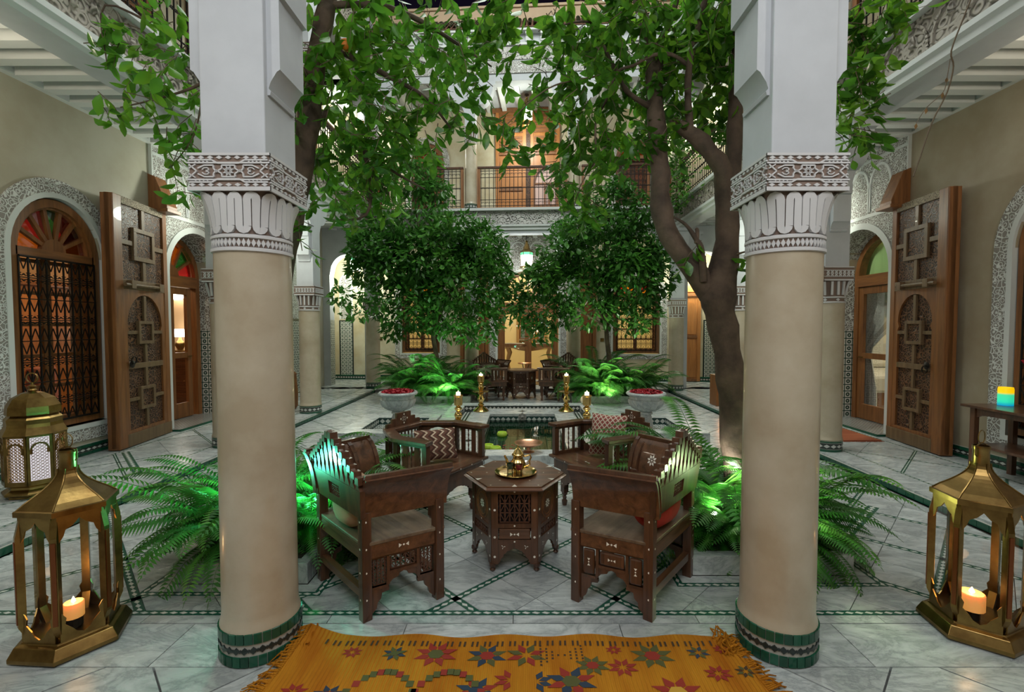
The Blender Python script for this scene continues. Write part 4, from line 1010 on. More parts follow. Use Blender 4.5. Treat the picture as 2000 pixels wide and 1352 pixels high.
# plain cedar leaves
def panelled(name, f, s0, s1, z0, z1, rows, d=0, m=WOODC, louv=None):
    o = struct(senode(name)); e = .09
    fbox(f, s0, s1, z0, z1, d - .03, d).build('board', m, o)
    for a, b in ((s0, s0 + e), (s1 - e, s1)): fbox(f, a, b, z0, z1, d - .06, d - .03).build('stile', m, o, bevel=.003)
    zc = z0
    for k, (h, kind) in enumerate(rows):
        za, zb = z0 + (z1 - z0) * h[0], z0 + (z1 - z0) * h[1]
        fbox(f, s0 + e, s1 - e, za, za + .07, d - .06, d - .03).build('rail', WOODX, o, bevel=.003)
        if kind == 'panel': fbox(f, s0 + e + .03, s1 - e - .03, za + .11, zb - .04, d - .05, d - .03).build('panel', m, o, bevel=.01)
        elif kind == 'arch':
            p = archpts(s0 + e + .03, s1 - e - .03, za + .1, zb - (s1 - s0) / 2 + .02, (s1 - s0) / 2 - .12); MB().add([f(s, z, d - .05) for s, z in p] + [f(s, z, d - .03) for s, z in p], [tuple(range(len(p)))] + [(i, (i + 1) % len(p), len(p) + (i + 1) % len(p), len(p) + i) for i in range(len(p))]).build('arched_panel', m, o)
        elif kind == 'louvre':
            n = 5
            for i in range(n):
                zz = za + .09 + (zb - za - .1) * i / n; fbox(f, s0 + e + .02, s1 - e - .02, zz, zz + (zb - za - .1) / n * .72, d - .055, d - .03).build('louvre', WOODX, o, bevel=.008)
    fbox(f, s0 + e, s1 - e, z1 - .07, z1, d - .06, d - .03).build('rail', WOODX, o)
    return o
WOODO = wood('orange_cedar', (.30, .11, .025), (.50, .20, .05), .4)
panelled('door_6', fc_, -1.9, -1.08, .1, 3.2, [((0, .48), 'panel'), ((.48, 1), 'arch')])
panelled('door_7', fc_, 1.17, 1.98, .1, 3.2, [((0, .48), 'panel'), ((.48, 1), 'arch')])
panelled('door_8', fc_, 4.2, 4.86, .1, 3.3, [((0, .38), 'panel'), ((.38, .72), 'arch'), ((.74, 1), 'panel')], m=WOODO)
u1 = panelled('door_9', fc_, -.86, .0, 4.52, 7.62, [((0, .3), 'panel'), ((.3, .58), 'panel'), ((.62, .8), 'louvre'), ((.82, .98), 'louvre')], m=WOODO)
u2 = panelled('door_10', fc_, .12, .94, 4.52, 7.62, [((.62, .8), 'louvre'), ((.82, .98), 'louvre')], m=WOODO)
post = struct(senode('trim_3')); fbox(fc_, 0, .12, 4.5, 7.7, -.09, 0).build('post', CARVW, post)
fbox(fc_, -.95, 1.03, 7.62, 7.74, -.08, 0).build('head', WOODX, post)
pk = mat('pink_room_glow', (.6, .42, .38), .8)
p = archpts(.24, .84, 4.7, 5.65, .42)
archframe('wicket_frame', fc_, (.2, .88, 4.55, 5.65, .46), .05, -.085, -.03, WOODC, u2, False)
MB().add([fc_(s, z, -.034) for s, z in p], [tuple(range(len(p)))]).build('wicket_glow_panel', pk, u2)  # flat pink sheet standing in for the lit room beyond the arch
for z0, z1 in ((5.0, 5.06), (5.62, 5.66)): fbox(fc_, .24, .84, z0, z1, -.06, -.034).build('wicket_rail', WOODC, u2)
for x in (.5, .62): fbox(fc_, x, x + .05, 4.6, 5.6, -.05, -.034).build('wicket_bar', WOODC, u2)
# far windows with grilles
for k, op in ((3, WCL), (4, WCR)):
    surround('stucco_band', ff, (op[0] - .05, op[1] + .05, op[2], op[3], op[4] + .05), .15, .02, STUCCO2, wall_back, True); surround('plaster_edge', ff, op, .05, .03, PALEW, wall_back, True)
    window(k, fc_, op, [YELG, REDG, GRNG, YELG, REDG] if k == 3 else [REDG, YELG, GRNG, REDG, YELG], None, 8)
for k, op in ((5, WUL), (6, WUR)):
    surround('stucco_band', ff, op, .16, .02, STUCCO2, wbu, True)
    window(k, fc_, op, [YELG, REDG, GRNG, YELG], None, 7)
# doors seen on the left upper gallery
fu = lambda s, z, d: (-5.2 - d, s, z)
panelled('door_11', fu, 5.7, 6.7, 4.55, 7.1, [((0, .5), 'panel'), ((.5, 1), 'arch')], -.01)
panelled('door_12', fu, 7.6, 8.5, 4.55, 7.1, [((0, .5), 'panel'), ((.5, 1), 'arch')], -.01)
# rooms behind
def room(nm, x0, x1, y0, y1, z0, z1, m, loc=None, openx=None):
    t = .08; mb = MB()
    b = dict(xl=(x0 - t, x0, y0, y1, z0, z1), xr=(x1, x1 + t, y0, y1, z0, z1), yl=(x0, x1, y0 - t, y0, z0, z1), yr=(x0, x1, y1, y1 + t, z0, z1), c=(x0, x1, y0, y1, z1, z1 + t), f=(x0, x1, y0, y1, z0 - t, z0))
    for k, v in b.items():
        if k != openx: mb.box(*v)
    o = struct(mb.build('wall_' + nm, m))
    if loc: o.location = FO; o.rotation_euler = (0, 0, FA)
    return o
ORW = mat('warm_room_plaster', (.60, .40, .22), .8); PAW = mat('pale_room_plaster', (.62, .60, .52), .8); PIW = mat('pink_room_plaster', (.62, .42, .34), .8)
room('left_room', -8.4, -5.63, 3.6, 9.6, .05, 3.7, ORW, openx='xr'); room('right_room', 5.58, 8.2, 3.2, 10.2, .05, 3.7, PAW, openx='xl')
room('back_room', -4.4, 4.6, WD + .31, WD + 3.6, .06, 3.9, mat('yellow_room_plaster', (.66, .58, .38), .8), True, openx='yl')
room('back_upper_room', -4.4, 4.6, WD + .31, WD + 2.6, 4.5, 7.9, PIW, True, openx='yl')
# ================================================================ balcony railings
def railing(label, a, b, z0, h, group, fancy=True, step=.105):
    a, b = Vector((a[0], a[1], 0)), Vector((b[0], b[1], 0)); l = (b - a).length; rz = atan2(b.y - a.y, b.x - a.x)
    t = thing('balcony_railing', label, 'railing', (a.x, a.y, z0), rz, group)
    MB().box(0, l, -.045, .045, h - .05, h).build('handrail', WOODD, t, bevel=.008)
    MB().box(0, .07, -.03, .03, 0, h - .05).build('post', WOODC, t); MB().box(l - .07, l, -.03, .03, 0, h - .05).build('post', WOODC, t); MB().box(0.07, l - .07, -.025, .025, .0, .05).build('bottom_rail', WOODC, t)
    g = MB(); f = lambda s, z, d: (s, d, z); n = max(3, int(l / step)); w = .013
    for z in (.09, .24, .52, h - .26, h - .1): g.bar((.07, 0, z), (l - .07, 0, z), w, w)
    for i in range(n + 1):
        s = .09 + (l - .18) * i / n; g.bar((s, 0, .05), (s, 0, h - .06), w, w)
        if i < n and fancy:
            m = s + (l - .18) / n / 2
            for zz in (.165, h - .18, .52):
                scroll(g, f, m - .022, zz, .03, 0, 1, .007); scroll(g, f, m + .022, zz, .03, 0, -1, .007)
    g.build('iron_grille', IRON, t, kind='stuff')
    return t
RG = 'wrought iron balcony railings of the upper gallery'
railing('iron railing of the upper balcony in front of the wooden doors', far(-1.1, -.06), far(1.1, -.06), 4.5, 1.04, RG)
railing('iron railing of the upper balcony left of the central bay', far(-3.6, -.06), far(-1.44, -.06), 4.5, 1.04, RG)
railing('iron railing of the upper balcony right of the central bay', far(1.44, -.06), far(3.58, -.06), 4.5, 1.04, RG)
railing('iron railing along the left upper gallery behind the leaves', (-3.75, 8.62), (-3.75, 11.75), 4.5, 1.04, RG)
railing('iron railing along the right upper gallery behind the trunk', (3.78, 11.3), (3.78, 8.6), 4.5, 1.04, RG)
railing('second iron railing along the left upper gallery towards the viewer', (-3.75, 5.9), (-3.75, 8.22), 4.5, 1.04, RG)
railing('second iron railing along the right upper gallery towards the viewer', (3.78, 8.2), (3.78, 5.9), 4.5, 1.04, RG)
railing('iron railing of the left upper gallery nearest the viewer', (-3.75, 3.0), (-3.75, 5.5), 4.5, 1.04, RG)
railing('iron railing of the right upper gallery nearest the viewer', (3.78, 5.5), (3.78, 3.0), 4.5, 1.04, RG)
# ================================================================ hanging lanterns
def lantern(label, loc, chain, group='hanging brass lanterns with lit glass', k=1.0):
    t = thing('hanging_lantern', label, 'lantern', loc, 0, group)
    MB().lathe([(.15 * k, 0), (.165 * k, .3 * k)], 6).build('lit_glass', LAMPW, t)
    GG = emit('green_lamp_glass', (.1, .5, .25), 1.2)
    MB().lathe([(.17 * k, .3 * k), (.17 * k, .37 * k)], 6).build('green_band', GG, t)
    fr = MB()
    for i in range(6):
        a = pi / 3 * i; fr.bar((.152 * k * cos(a), .152 * k * sin(a), 0), (.172 * k * cos(a), .172 * k * sin(a), .37 * k), .014 * k)
        fr.tube([(.15 * k * cos(a), .15 * k * sin(a), 0), (.13 * k * cos(a), .13 * k * sin(a), -.08 * k), (.02, 0, -.16 * k)], .008 * k, 4)
        fr.tube([(.15 * k * cos(a), .15 * k * sin(a), 0), (.19 * k * cos(a), .19 * k * sin(a), -.03 * k), (.17 * k * cos(a), .17 * k * sin(a), -.07 * k)], .007 * k, 4)
    fr.lathe([(.165 * k, -.012), (.165 * k, .012)], 6); fr.lathe([(.18 * k, .37 * k), (.18 * k, .39 * k), (.1 * k, .46 * k), (.05 * k, .6 * k), (.03 * k, .64 * k), (.04 * k, .67 * k), (0, .7 * k)], 6)
    fr.build('brass_frame', BRASS, t)
    c = MB(); z = .7 * k
    c.tube([(0, 0, z), (0, 0, z + chain)], .008, 5); c.lathe([(.06, z + chain - .02), (.06, z + chain)], 8); c.build('chain', IRON, t)
    return t
lantern('brass lantern with lit white glass hanging before the central fan arch', far(.06, .9, 3.22), .3)
lantern('brass lantern with lit glass hanging above the wooden upper doors', far(.06, .9, 7.0), .05, k=.95)
lantern('lit lantern hanging in the far left corner behind the tree', far(-4.55, .7, 3.1), .42)
lantern('lit lantern hanging in the far right corner behind the trunk fork', far(4.5, .7, 3.3), .22)
lantern('lit lantern in the upper left corner among the leaves', far(-4.35, .9, 7.1), .0, k=.9)
lantern('lit lantern in the upper right corner behind the tall stem', far(4.6, .9, 7.15), .0, k=.85)
lantern('lantern over the left carved doorway behind the thick column', (-4.5, 7.5, 3.2), .3)
lantern('lantern over the right carved doorway behind the thick column', (4.5, 7.2, 3.2), .3)
# ================================================================ things in the rooms behind
t = thing('wall_sconce', 'white glass shell sconce lit on the ochre wall inside the left room', 'lamp', (-6.95, 9.58, 2.15))
MB().lathe([(0, 0), (.1, .02), (.17, .09), (.2, .2), (.19, .2), (.15, .1), (0, .04)], 16, (0, -.1, 0)).build('glass_shade', LAMPW, t, smooth=60); MB().box(-.05, .05, -.1, 0, .05, .12).build('bracket', BRASS, t)
t = thing('cabinet', 'dark carved cabinet inside the left room under the table lamp', 'cabinet', (-6.75, 9.3, .06))
MB().box(-.5, .5, -.24, .24, 0, 1.02).build('body', WOODD, t); MB().box(-.54, .54, -.28, .27, 1.02, 1.06).build('top', WOODD, t, bevel=.01)
for x in (-.24, .24):
    d = MB().box(x - .21, x + .21, -.262, -.24, .1, .94).build('door', WOODDX, t, bevel=.006); MB().lathe([(.015, 0), (.022, .01), (0, .03)], 8, (x, -.262, .5)).build('knob', BRASS, d)
t = thing('table_lamp', 'lit table lamp standing on the dark cabinet in the left room', 'lamp', (-6.72, 9.25, 1.12))
MB().lathe([(.09, 0), (.09, .03), (.05, .05), (.09, .14), (.07, .2), (.03, .24), (.02, .3)], 14).build('base', BRASS, t, smooth=50); MB().lathe([(.1, .3), (.24, .3), (.15, .45), (.1, .45)], 16).build('shade', LAMPW, t, smooth=50)
t = thing('armchair', 'pink armchair seen through the left iron grille window', 'armchair', (-7.0, 6.4, .06), R(-60))
FAB = mat('pink_upholstery', (.5, .2, .15), .9)
MB().box(-.35, .35, -.35, .35, .2, .45).build('seat', FAB, t, bevel=.05); MB().box(-.35, .35, .25, .4, .4, 1.0).build('backrest', FAB, t, bevel=.05)
for x in (-.4, .4): MB().box(x - .07, x + .07, -.35, .38, .2, .65).build('armrest', FAB, t, bevel=.04)
for x in (-.3, .3):
    for y in (-.3, .3): MB().bar((x, y, 0), (x, y, .22), .05).build('leg', WOODD, t)
t = thing('wardrobe', 'cedar wardrobe with two doors seen through the left grille window', 'wardrobe', (-8.0, 7.6, .06), pi / 2)
MB().box(-.7, .7, -.28, .28, 0, 2.2).build('body', WOODC, t); MB().box(-.76, .76, -.33, .3, 2.2, 2.3).build('cornice', WOODC, t, bevel=.02)
for x in (-.35, .35): MB().box(x - .31, x + .31, -.31, -.28, .12, 2.1).build('door', WOODO, t, bevel=.008)
t = thing('bed', 'white covered bed seen through the right glazed door', 'bed', (6.9, 9.0, .06))
MB().box(-.9, .9, -.9, 1.0, .12, .45).build('base', WOODC, t); MB().box(-.92, .92, -.93, 1.0, .4, .72).build('bedspread', mat('cream_linen', (.62, .58, .48), .9, bmp=.1, bs=20), t, bevel=.06)
MB().box(-.7, .7, .55, .95, .72, .9).build('pillow', mat('cream_linen', (.6, .58, .5), .9), t, bevel=.08)
CURT = mat('grey_sheer_curtain', (.42, .42, .38), .9)
def curtain(name, label, ys, xs, z0, z1, pinch, m):
    mb = MB(); rows = []
    for j in range(15):
        z = z1 + (z0 - z1) * j / 14; w = 1 if pinch is None else (1 - .72 * math.exp(-((z - pinch) / .55) ** 2) if z > pinch else .28 + .12 * min(1, (pinch - z) / .6))
        rows.append([(xs + .03 * sin(i * 1.5) * (.6 + .4 * sin(i * .7)), ys[1] + (ys[0] - ys[1]) * w * i / 28, z) for i in range(29)])
    mb.loft(rows, close=False, caps=False); return tag(mb.build(name, m, smooth=80), label, 'curtain')
curtain('curtain', 'grey sheer curtain tied back inside the right glazed door', (6.8, 8.1), 5.75, .12, 2.42, 1.15, CURT)
curtain('curtain', 'sheer curtain hung across the arched light of the right door', (6.6, 8.0), 5.68, 2.36, 3.0, None, mat('green_lit_sheer', (.33, .5, .2), .9))  # green light on the curtain is put into its cloth colour
# far room: carved console table, mirror beyond, candles
t = thing('console_table', 'carved gilt console table inside the central far door', 'table', far(.02, 2.9, .07), FA)
CG = mat('carved_gilt_wood', (.32, .2, .09), .5)
MB().box(-.75, .75, -.25, .25, .98, 1.05).build('top', MARBD, t, bevel=.01); MB().prism([(-.72, .98), (-.72, .88), (-.5, .9), (-.3, .84), (0, .8), (.3, .84), (.5, .9), (.72, .88), (.72, .98)], -.24, -.2, 'y').build('apron', CG, t)
for x in (-.66, .66):
    for y in (-.2, .2): MB().tube([(x, y, .95), (x * .9, y, .75), (x * 1.02, y, .45), (x * .9, y, .15), (x * 1.0, y, 0)], [.05, .06, .035, .03, .05], 8).build('leg', CG, t, smooth=60)
t = thing('wall_mirror', 'tall framed mirror on the wall inside the central far door', 'mirror', far(.0, WD + 3.56, .9), FA)
MB().box(-.55, .55, -.05, 0, 0, 2.0).build('frame', CG, t, bevel=.02); MB().box(-.45, .45, -.06, -.045, .1, 1.9).build('mirror_glass', mat('mirror', (.8, .8, .8), .03, 1), t)
t = thing('candelabrum', 'brass candelabrum with lit candles on the gilt console table', 'candelabrum', far(.1, 2.9, 1.125), FA)
c = MB(); c.lathe([(.08, 0), (.08, .02), (.02, .05), (.02, .3)], 10)
for x in (-.18, -.09, 0, .09, .18): c.tube([(0, 0, .15), (x * .6, 0, .12), (x, 0, .22), (x, 0, .3)], .01, 5)
c.build('stem', GOLD, t, smooth=50)
for x in (-.18, -.09, 0, .09, .18): MB().lathe([(.012, .3), (.012, .42), (.006, .43), (.01, .45), (0, .48)], 6, (x, 0, 0)).build('candle', emit('candle_lit', (1, .8, .5), 3), t)
# ================================================================ pool and side basins
pool = thing('fountain_pool', 'rectangular sunken pool with marble coping and green zellige in mid court', 'pool', (0, 5.47, 0))
def pb(x0, x1, y0, y1, z0, z1, nm, m=MARB, **k): return MB().box(x0, x1, y0 - 5.47, y1 - 5.47, z0, z1).build(nm, m, pool, **k)
for s in (-1, 1):
    for y0, y1 in ((5.75, 6.95), (6.955, 8.15)): pb(*sorted((s * .56, s * .888)), y0, y1, -.02, .10, 'coping_slab', bevel=.004)
    for y0, y1 in ((5.75, 6.9), (6.905, 8.05), (8.055, 9.15)): pb(*sorted((s * 1.092, s * 1.34)), y0, y1, -.02, .12, 'coping_slab', bevel=.004)
    pb(*sorted((s * .9, s * 1.08)), 5.75, 8.66, -.02, .03, 'channel_bed', BLACKT)
    z = MB(); x = s * 1.09
    for xx, a in ((s * 1.0905, .0), (s * .8895, 0)): z.quad([(xx, .28, .03), (xx, 3.19, .03), (xx, 3.19, .097), (xx, .28, .097)], [(0, 0), (2.91, 0), (2.91, 1), (0, 1)])
    z.build('channel_tiles', BANDK, pool, kind='stuff')
    stp = MB()
    for k in range(3): stp.box(*sorted((s * (.92 + .055 * k), s * (.945 + .055 * k))), .3, 3.2, .03, .036)
    stp.build('channel_stripes', mat('pale_tile', (.45, .46, .42), .25), pool, kind='stuff')
for x0, x1 in ((-1.34, -.45), (-.445, .445), (.45, 1.34)): pb(x0, x1, 5.47, 5.745, -.02, .10, 'coping_slab', bevel=.004)
for x0, x1 in ((-.888, -.003), (.003, .888)): pb(x0, x1, 8.155, 8.66, -.02, .10, 'coping_slab', bevel=.004)
for x0, x1 in ((-1.34, -.003), (.003, 1.34)): pb(x0, x1, 8.87, 9.15, -.02, .13, 'coping_slab', bevel=.004)
pb(-1.09, 1.09, 8.66, 8.87, -.02, .02, 'channel_bed', BLACKT)
MB().quad([(-1.09, 3.398, .022), (1.09, 3.398, .022), (1.09, 3.398, .118), (-1.09, 3.398, .118)], [(0, 0), (2.18, 0), (2.18, 1), (0, 1)]).build('channel_tiles', BANDK, pool, kind='stuff')
ba_ = MB(); LPL = band('pool_wall_zellige', (.02, .05, .045), (.50, .52, .50), .09, .12, 0)
for a, b in (((-.558, .282), (-.558, 2.678)), ((-.558, 2.678), (.558, 2.678)), ((.558, 2.678), (.558, .282)), ((.558, .282), (-.558, .282))):
    l = math.hypot(b[0] - a[0], b[1] - a[1]); ba_.quad([(*a, -.05), (*b, -.05), (*b, .055), (*a, .055)], [(0, 0), (l, 0), (l, 1), (0, 1)], 0)
    ba_.quad([(*a, -.3), (*b, -.3), (*b, -.05), (*a, -.05)], [(0, 0), (l, 0), (l, .25), (0, .25)], 1)
ba_.quad([(-.56, .28, -.3), (.56, .28, -.3), (.56, 2.68, -.3), (-.56, 2.68, -.3)], [(0, 0), (1.12, 0), (1.12, 2.4), (0, 2.4)], 1)
ba_.build('basin_tiles', [LPL, zstar('pool_floor_zellige', (.02, .12, .08), (.22, .3, .25), .12)], pool, kind='stuff')
WAT = glass('pool_water', (.32, .52, .40), .25)
MB().quad([(-.557, .283, -.01), (.557, .283, -.01), (.557, 2.677, -.01), (-.557, 2.677, -.01)]).build('water', WAT, pool)
for x, y in ((-.72, 7.35), (.72, 7.35), (0, 8.4), (-.72, 6.2), (.72, 6.2)): MB().prism([(-.09, 0), (0, -.06), (.09, 0), (0, .06)], 0, .0025).build('inlay_diamond', BLACKT, pool, loc=(x, y - 5.47, .10))
rs = MB()
for i in range(8):
    a = pi / 4 * i; rs.lathe([(.0, 0), (.028, .004), (.03, .012), (0, .016)], 8, (.045 * cos(a), .045 * sin(a), 0))
rs.lathe([(.03, 0), (.03, .02), (0, .03)], 10); r_ = rs.build('fountain_rosette', MARBD, pool, loc=(0, 2.67, .045)); r_.rotation_euler = (pi / 2, 0, 0)
def side_basin(label, s, x0, x1):
    t = thing('side_basin', label, 'basin', (s * 1.975, 7.2, 0)); cx, cy = s * 1.975, 7.2
    xs = sorted((s * 1.36, s * 2.6)); bx0, bx1 = sorted((s * x0, s * x1)); by0, by1 = 6.72, 7.58
    def q(a, b, c, d, nm='coping_slab', z0=-.02, z1=.14, m=MARB): return MB().box(a - cx, b - cx, c - cy, d - cy, z0, z1).build(nm, m, t, bevel=.004)
    q(xs[0], xs[1], 6.46, by0 - .002); q(xs[0], xs[1], by1 + .002, 7.9); q(xs[0], bx0 - .002, by0, by1); q(bx1 + .002, xs[1], by0, by1)
    m = MB(); m.quad([(bx0 - cx, by0 - cy, .03), (bx1 - cx, by0 - cy, .03), (bx1 - cx, by1 - cy, .03), (bx0 - cx, by1 - cy, .03)], [(0, 0), (1, 0), (1, .9), (0, .9)], 1)
    P = [(bx0 - cx, by0 - cy), (bx1 - cx, by0 - cy), (bx1 - cx, by1 - cy), (bx0 - cx, by1 - cy)]
    for a, b in zip(P, P[1:] + P[:1]):
        l = math.hypot(b[0] - a[0], b[1] - a[1]); m.quad([(*a, .03), (*b, .03), (*b, .137), (*a, .137)], [(0, 0), (l, 0), (l, 1), (0, 1)], 0)
    m.build('basin_tiles', [LPL, MATS['zellige_star_field']], t, kind='stuff')
side_basin('small square tiled basin under the left petal urn', -1, 2.32, 1.5); side_basin('small square tiled basin under the right petal urn', 1, 1.5, 2.32)
# ================================================================ planters
SOIL = mat('dark_soil', (.03, .022, .015), .95, bmp=.6, bs=30)
def planter(label, x0, x1, y0, y1, h=.13):
    t = thing('planter_bed', label, 'planter', ((x0 + x1) / 2, (y0 + y1) / 2, 0)); w, d = (x1 - x0) / 2, (y1 - y0) / 2; e = .07
    for a, b, c, dd in ((-w, w, -d, -d + e), (-w, w, d - e, d), (-w, -w + e, -d + e, d - e), (w - e, w, -d + e, d - e)): MB().box(a, b, c, dd, 0, h).build('curb', MARB, t, bevel=.004)
    MB().box(-w + e, w - e, -d + e, d - e, 0, h - .02).build('soil', SOIL, t); return t
planter('marble planter bed with fern behind the thick left column', *PLAN[0]); planter('marble planter bed with fern and forked tree behind the thick right column', *PLAN[1])
planter('low marble planter bed under the far left small tree', -2.75, -1.1, 9.95, 11.1, .14); planter('low marble planter bed under the far right small tree', 1.05, 2.7, 9.95, 11.0, .14)
# ================================================================ urns
def urn(label, loc):
    t = thing('marble_urn', label, 'urn', loc)
    def fl(prof, n=48, lobes=16, amp=.06):
        rings = []
        for r, z, a in prof: rings.append([(r * (1 + a * cos(lobes * 2 * pi * i / n * 1.0)) * cos(2 * pi * i / n), r * (1 + a * cos(lobes * 2 * pi * i / n)) * sin(2 * pi * i / n), z) for i in range(n)])
        return rings
    MB().loft(fl([(.09, .31, 0), (.15, .33, .06), (.22, .385, .07), (.255, .45, .05), (.262, .49, 0), (.24, .50, 0), (.24, .54, 0), (.285, .56, 0), (.295, .58, 0), (.28, .60, 0), (.25, .60, 0), (.22, .55, 0), (.05, .5, 0)], 64)).build('bowl', MARB, t, smooth=45)
    MB().loft(fl([(.10, 0, 0), (.12, .01, 0), (.12, .03, 0), (.115, .035, .0), (.112, .09, .05), (.095, .16, .06), (.085, .23, .06), (.078, .26, 0), (.1, .27, 0), (.1, .29, 0), (.085, .31, 0)], 64)).build('pedestal', MARB, t, smooth=45)
    p = MB(); PET = mat('red_petals', (.42, .004, .018), .6, var=.5, vs=12)
    for i in range(420):
        a, r = random.random() * 2 * pi, .24 * sqrt(random.random()); z = .585 + .03 * (1 - (r / .24) ** 2) + random.random() * .02
        e = Euler((random.uniform(-.9, .9), random.uniform(-.9, .9), random.random() * 6)).to_matrix(); c = Vector((r * cos(a), r * sin(a), z)); w = .022
        p.add([c + e @ Vector(q) for q in ((-w, 0, 0), (0, -w, .006), (w, 0, 0), (0, w, .006))], [(0, 1, 2, 3)])
    p.lathe([(.24, .575), (.2, .59), (0, .6)], 16); p.build('petals', PET, t, kind='stuff')
urn('white marble urn of red petals in the left side basin', (-1.88, 7.1, .032)); urn('white marble urn of red petals in the right side basin', (1.86, 7.05, .032))
# ================================================================ turned work
def spindle(mb, a, b, r, n=6, beads=3, mi=None):
    a, b = Vector(a), Vector(b); path, rr = [], []
    m = beads * 4
    for i in range(m + 1): path.append(a.lerp(b, i / m)); rr.append(r * (.45, .8, 1, .8)[i % 4])
    mb.tube(path, rr, n, mi)
def lattice_panel(mb, f, x0, x1, z0, z1, d, nx, nz, r):
    """mashrabiya: beaded uprights and rails with thin diagonals; f(s,z,d)"""
    for i in range(nx + 1):
        x = x0 + (x1 - x0) * i / nx; spindle(mb, f(x, z0, d), f(x, z1, d), r, 5, nz * 2)
    for j in range(nz + 1):
        z = z0 + (z1 - z0) * j / nz; mb.bar(f(x0, z, d), f(x1, z, d), r * .7, r * .7)
        if j < nz:
            for i in range(nx):
                xa, xb = x0 + (x1 - x0) * i / nx, x0 + (x1 - x0) * (i + 1) / nx; zb = z0 + (z1 - z0) * (j + 1) / nz
                if (i + j) % 2: mb.bar(f(xa, z, d), f(xb, zb, d), r * .6, r * .6)
                else: mb.bar(f(xb, z, d), f(xa, zb, d), r * .6, r * .6)
def flower(mb, f, s, z, d, r, n=8):
    for i in range(n):
        a = 2 * pi * i / n + .2; pts = [(r * .28, 0), (r * .62, r * .2), (r, 0), (r * .62, -r * .2)]
        mb.add([f(s + p * cos(a) - q * sin(a), z + p * sin(a) + q * cos(a), d) for p, q in pts], [(0, 1, 2, 3)])
    mb.add([f(s + r * .18 * cos(i), z + r * .18 * sin(i), d) for i in range(6)], [tuple(range(6))])
def dot(mb, f, s, z, d, r=.008): mb.add([f(s + r * cos(2 * pi * i / 8), z + r * sin(2 * pi * i / 8), d) for i in range(8)], [tuple(range(8))])
def bow(mb, f, s, z, d, vert=False, r=.012):
    for a, b in ((-1, 0), (1, 0)):
        p = [(a * r * 2.4, r), (a * r * 2.4, -r), (a * r * .9, 0)]
        mb.add([f(s + (q if vert else p_), z + (p_ if vert else q), d) for p_, q in p], [(0, 1, 2)])
    dot(mb, f, s, z, d, r * .5)
def scallop(x0, x1, ztop, zlow, steps=5):
    """bracketed arch line from left foot to right foot"""
    c, w = (x0 + x1) / 2, (x1 - x0) / 2; pts = [(x0, zlow)]
    prof = [(1, 0), (.93, .08), (.86, .2), (.86, .3), (.74, .42), (.66, .5), (.66, .62), (.52, .7), (.46, .82), (.3, .86), (.2, .95), (0, 1)]
    L_ = [(c - w * a, zlow + (ztop - zlow) * b) for a, b in prof]; return L_ + [(2 * c - x, z) for x, z in L_[-2::-1]]
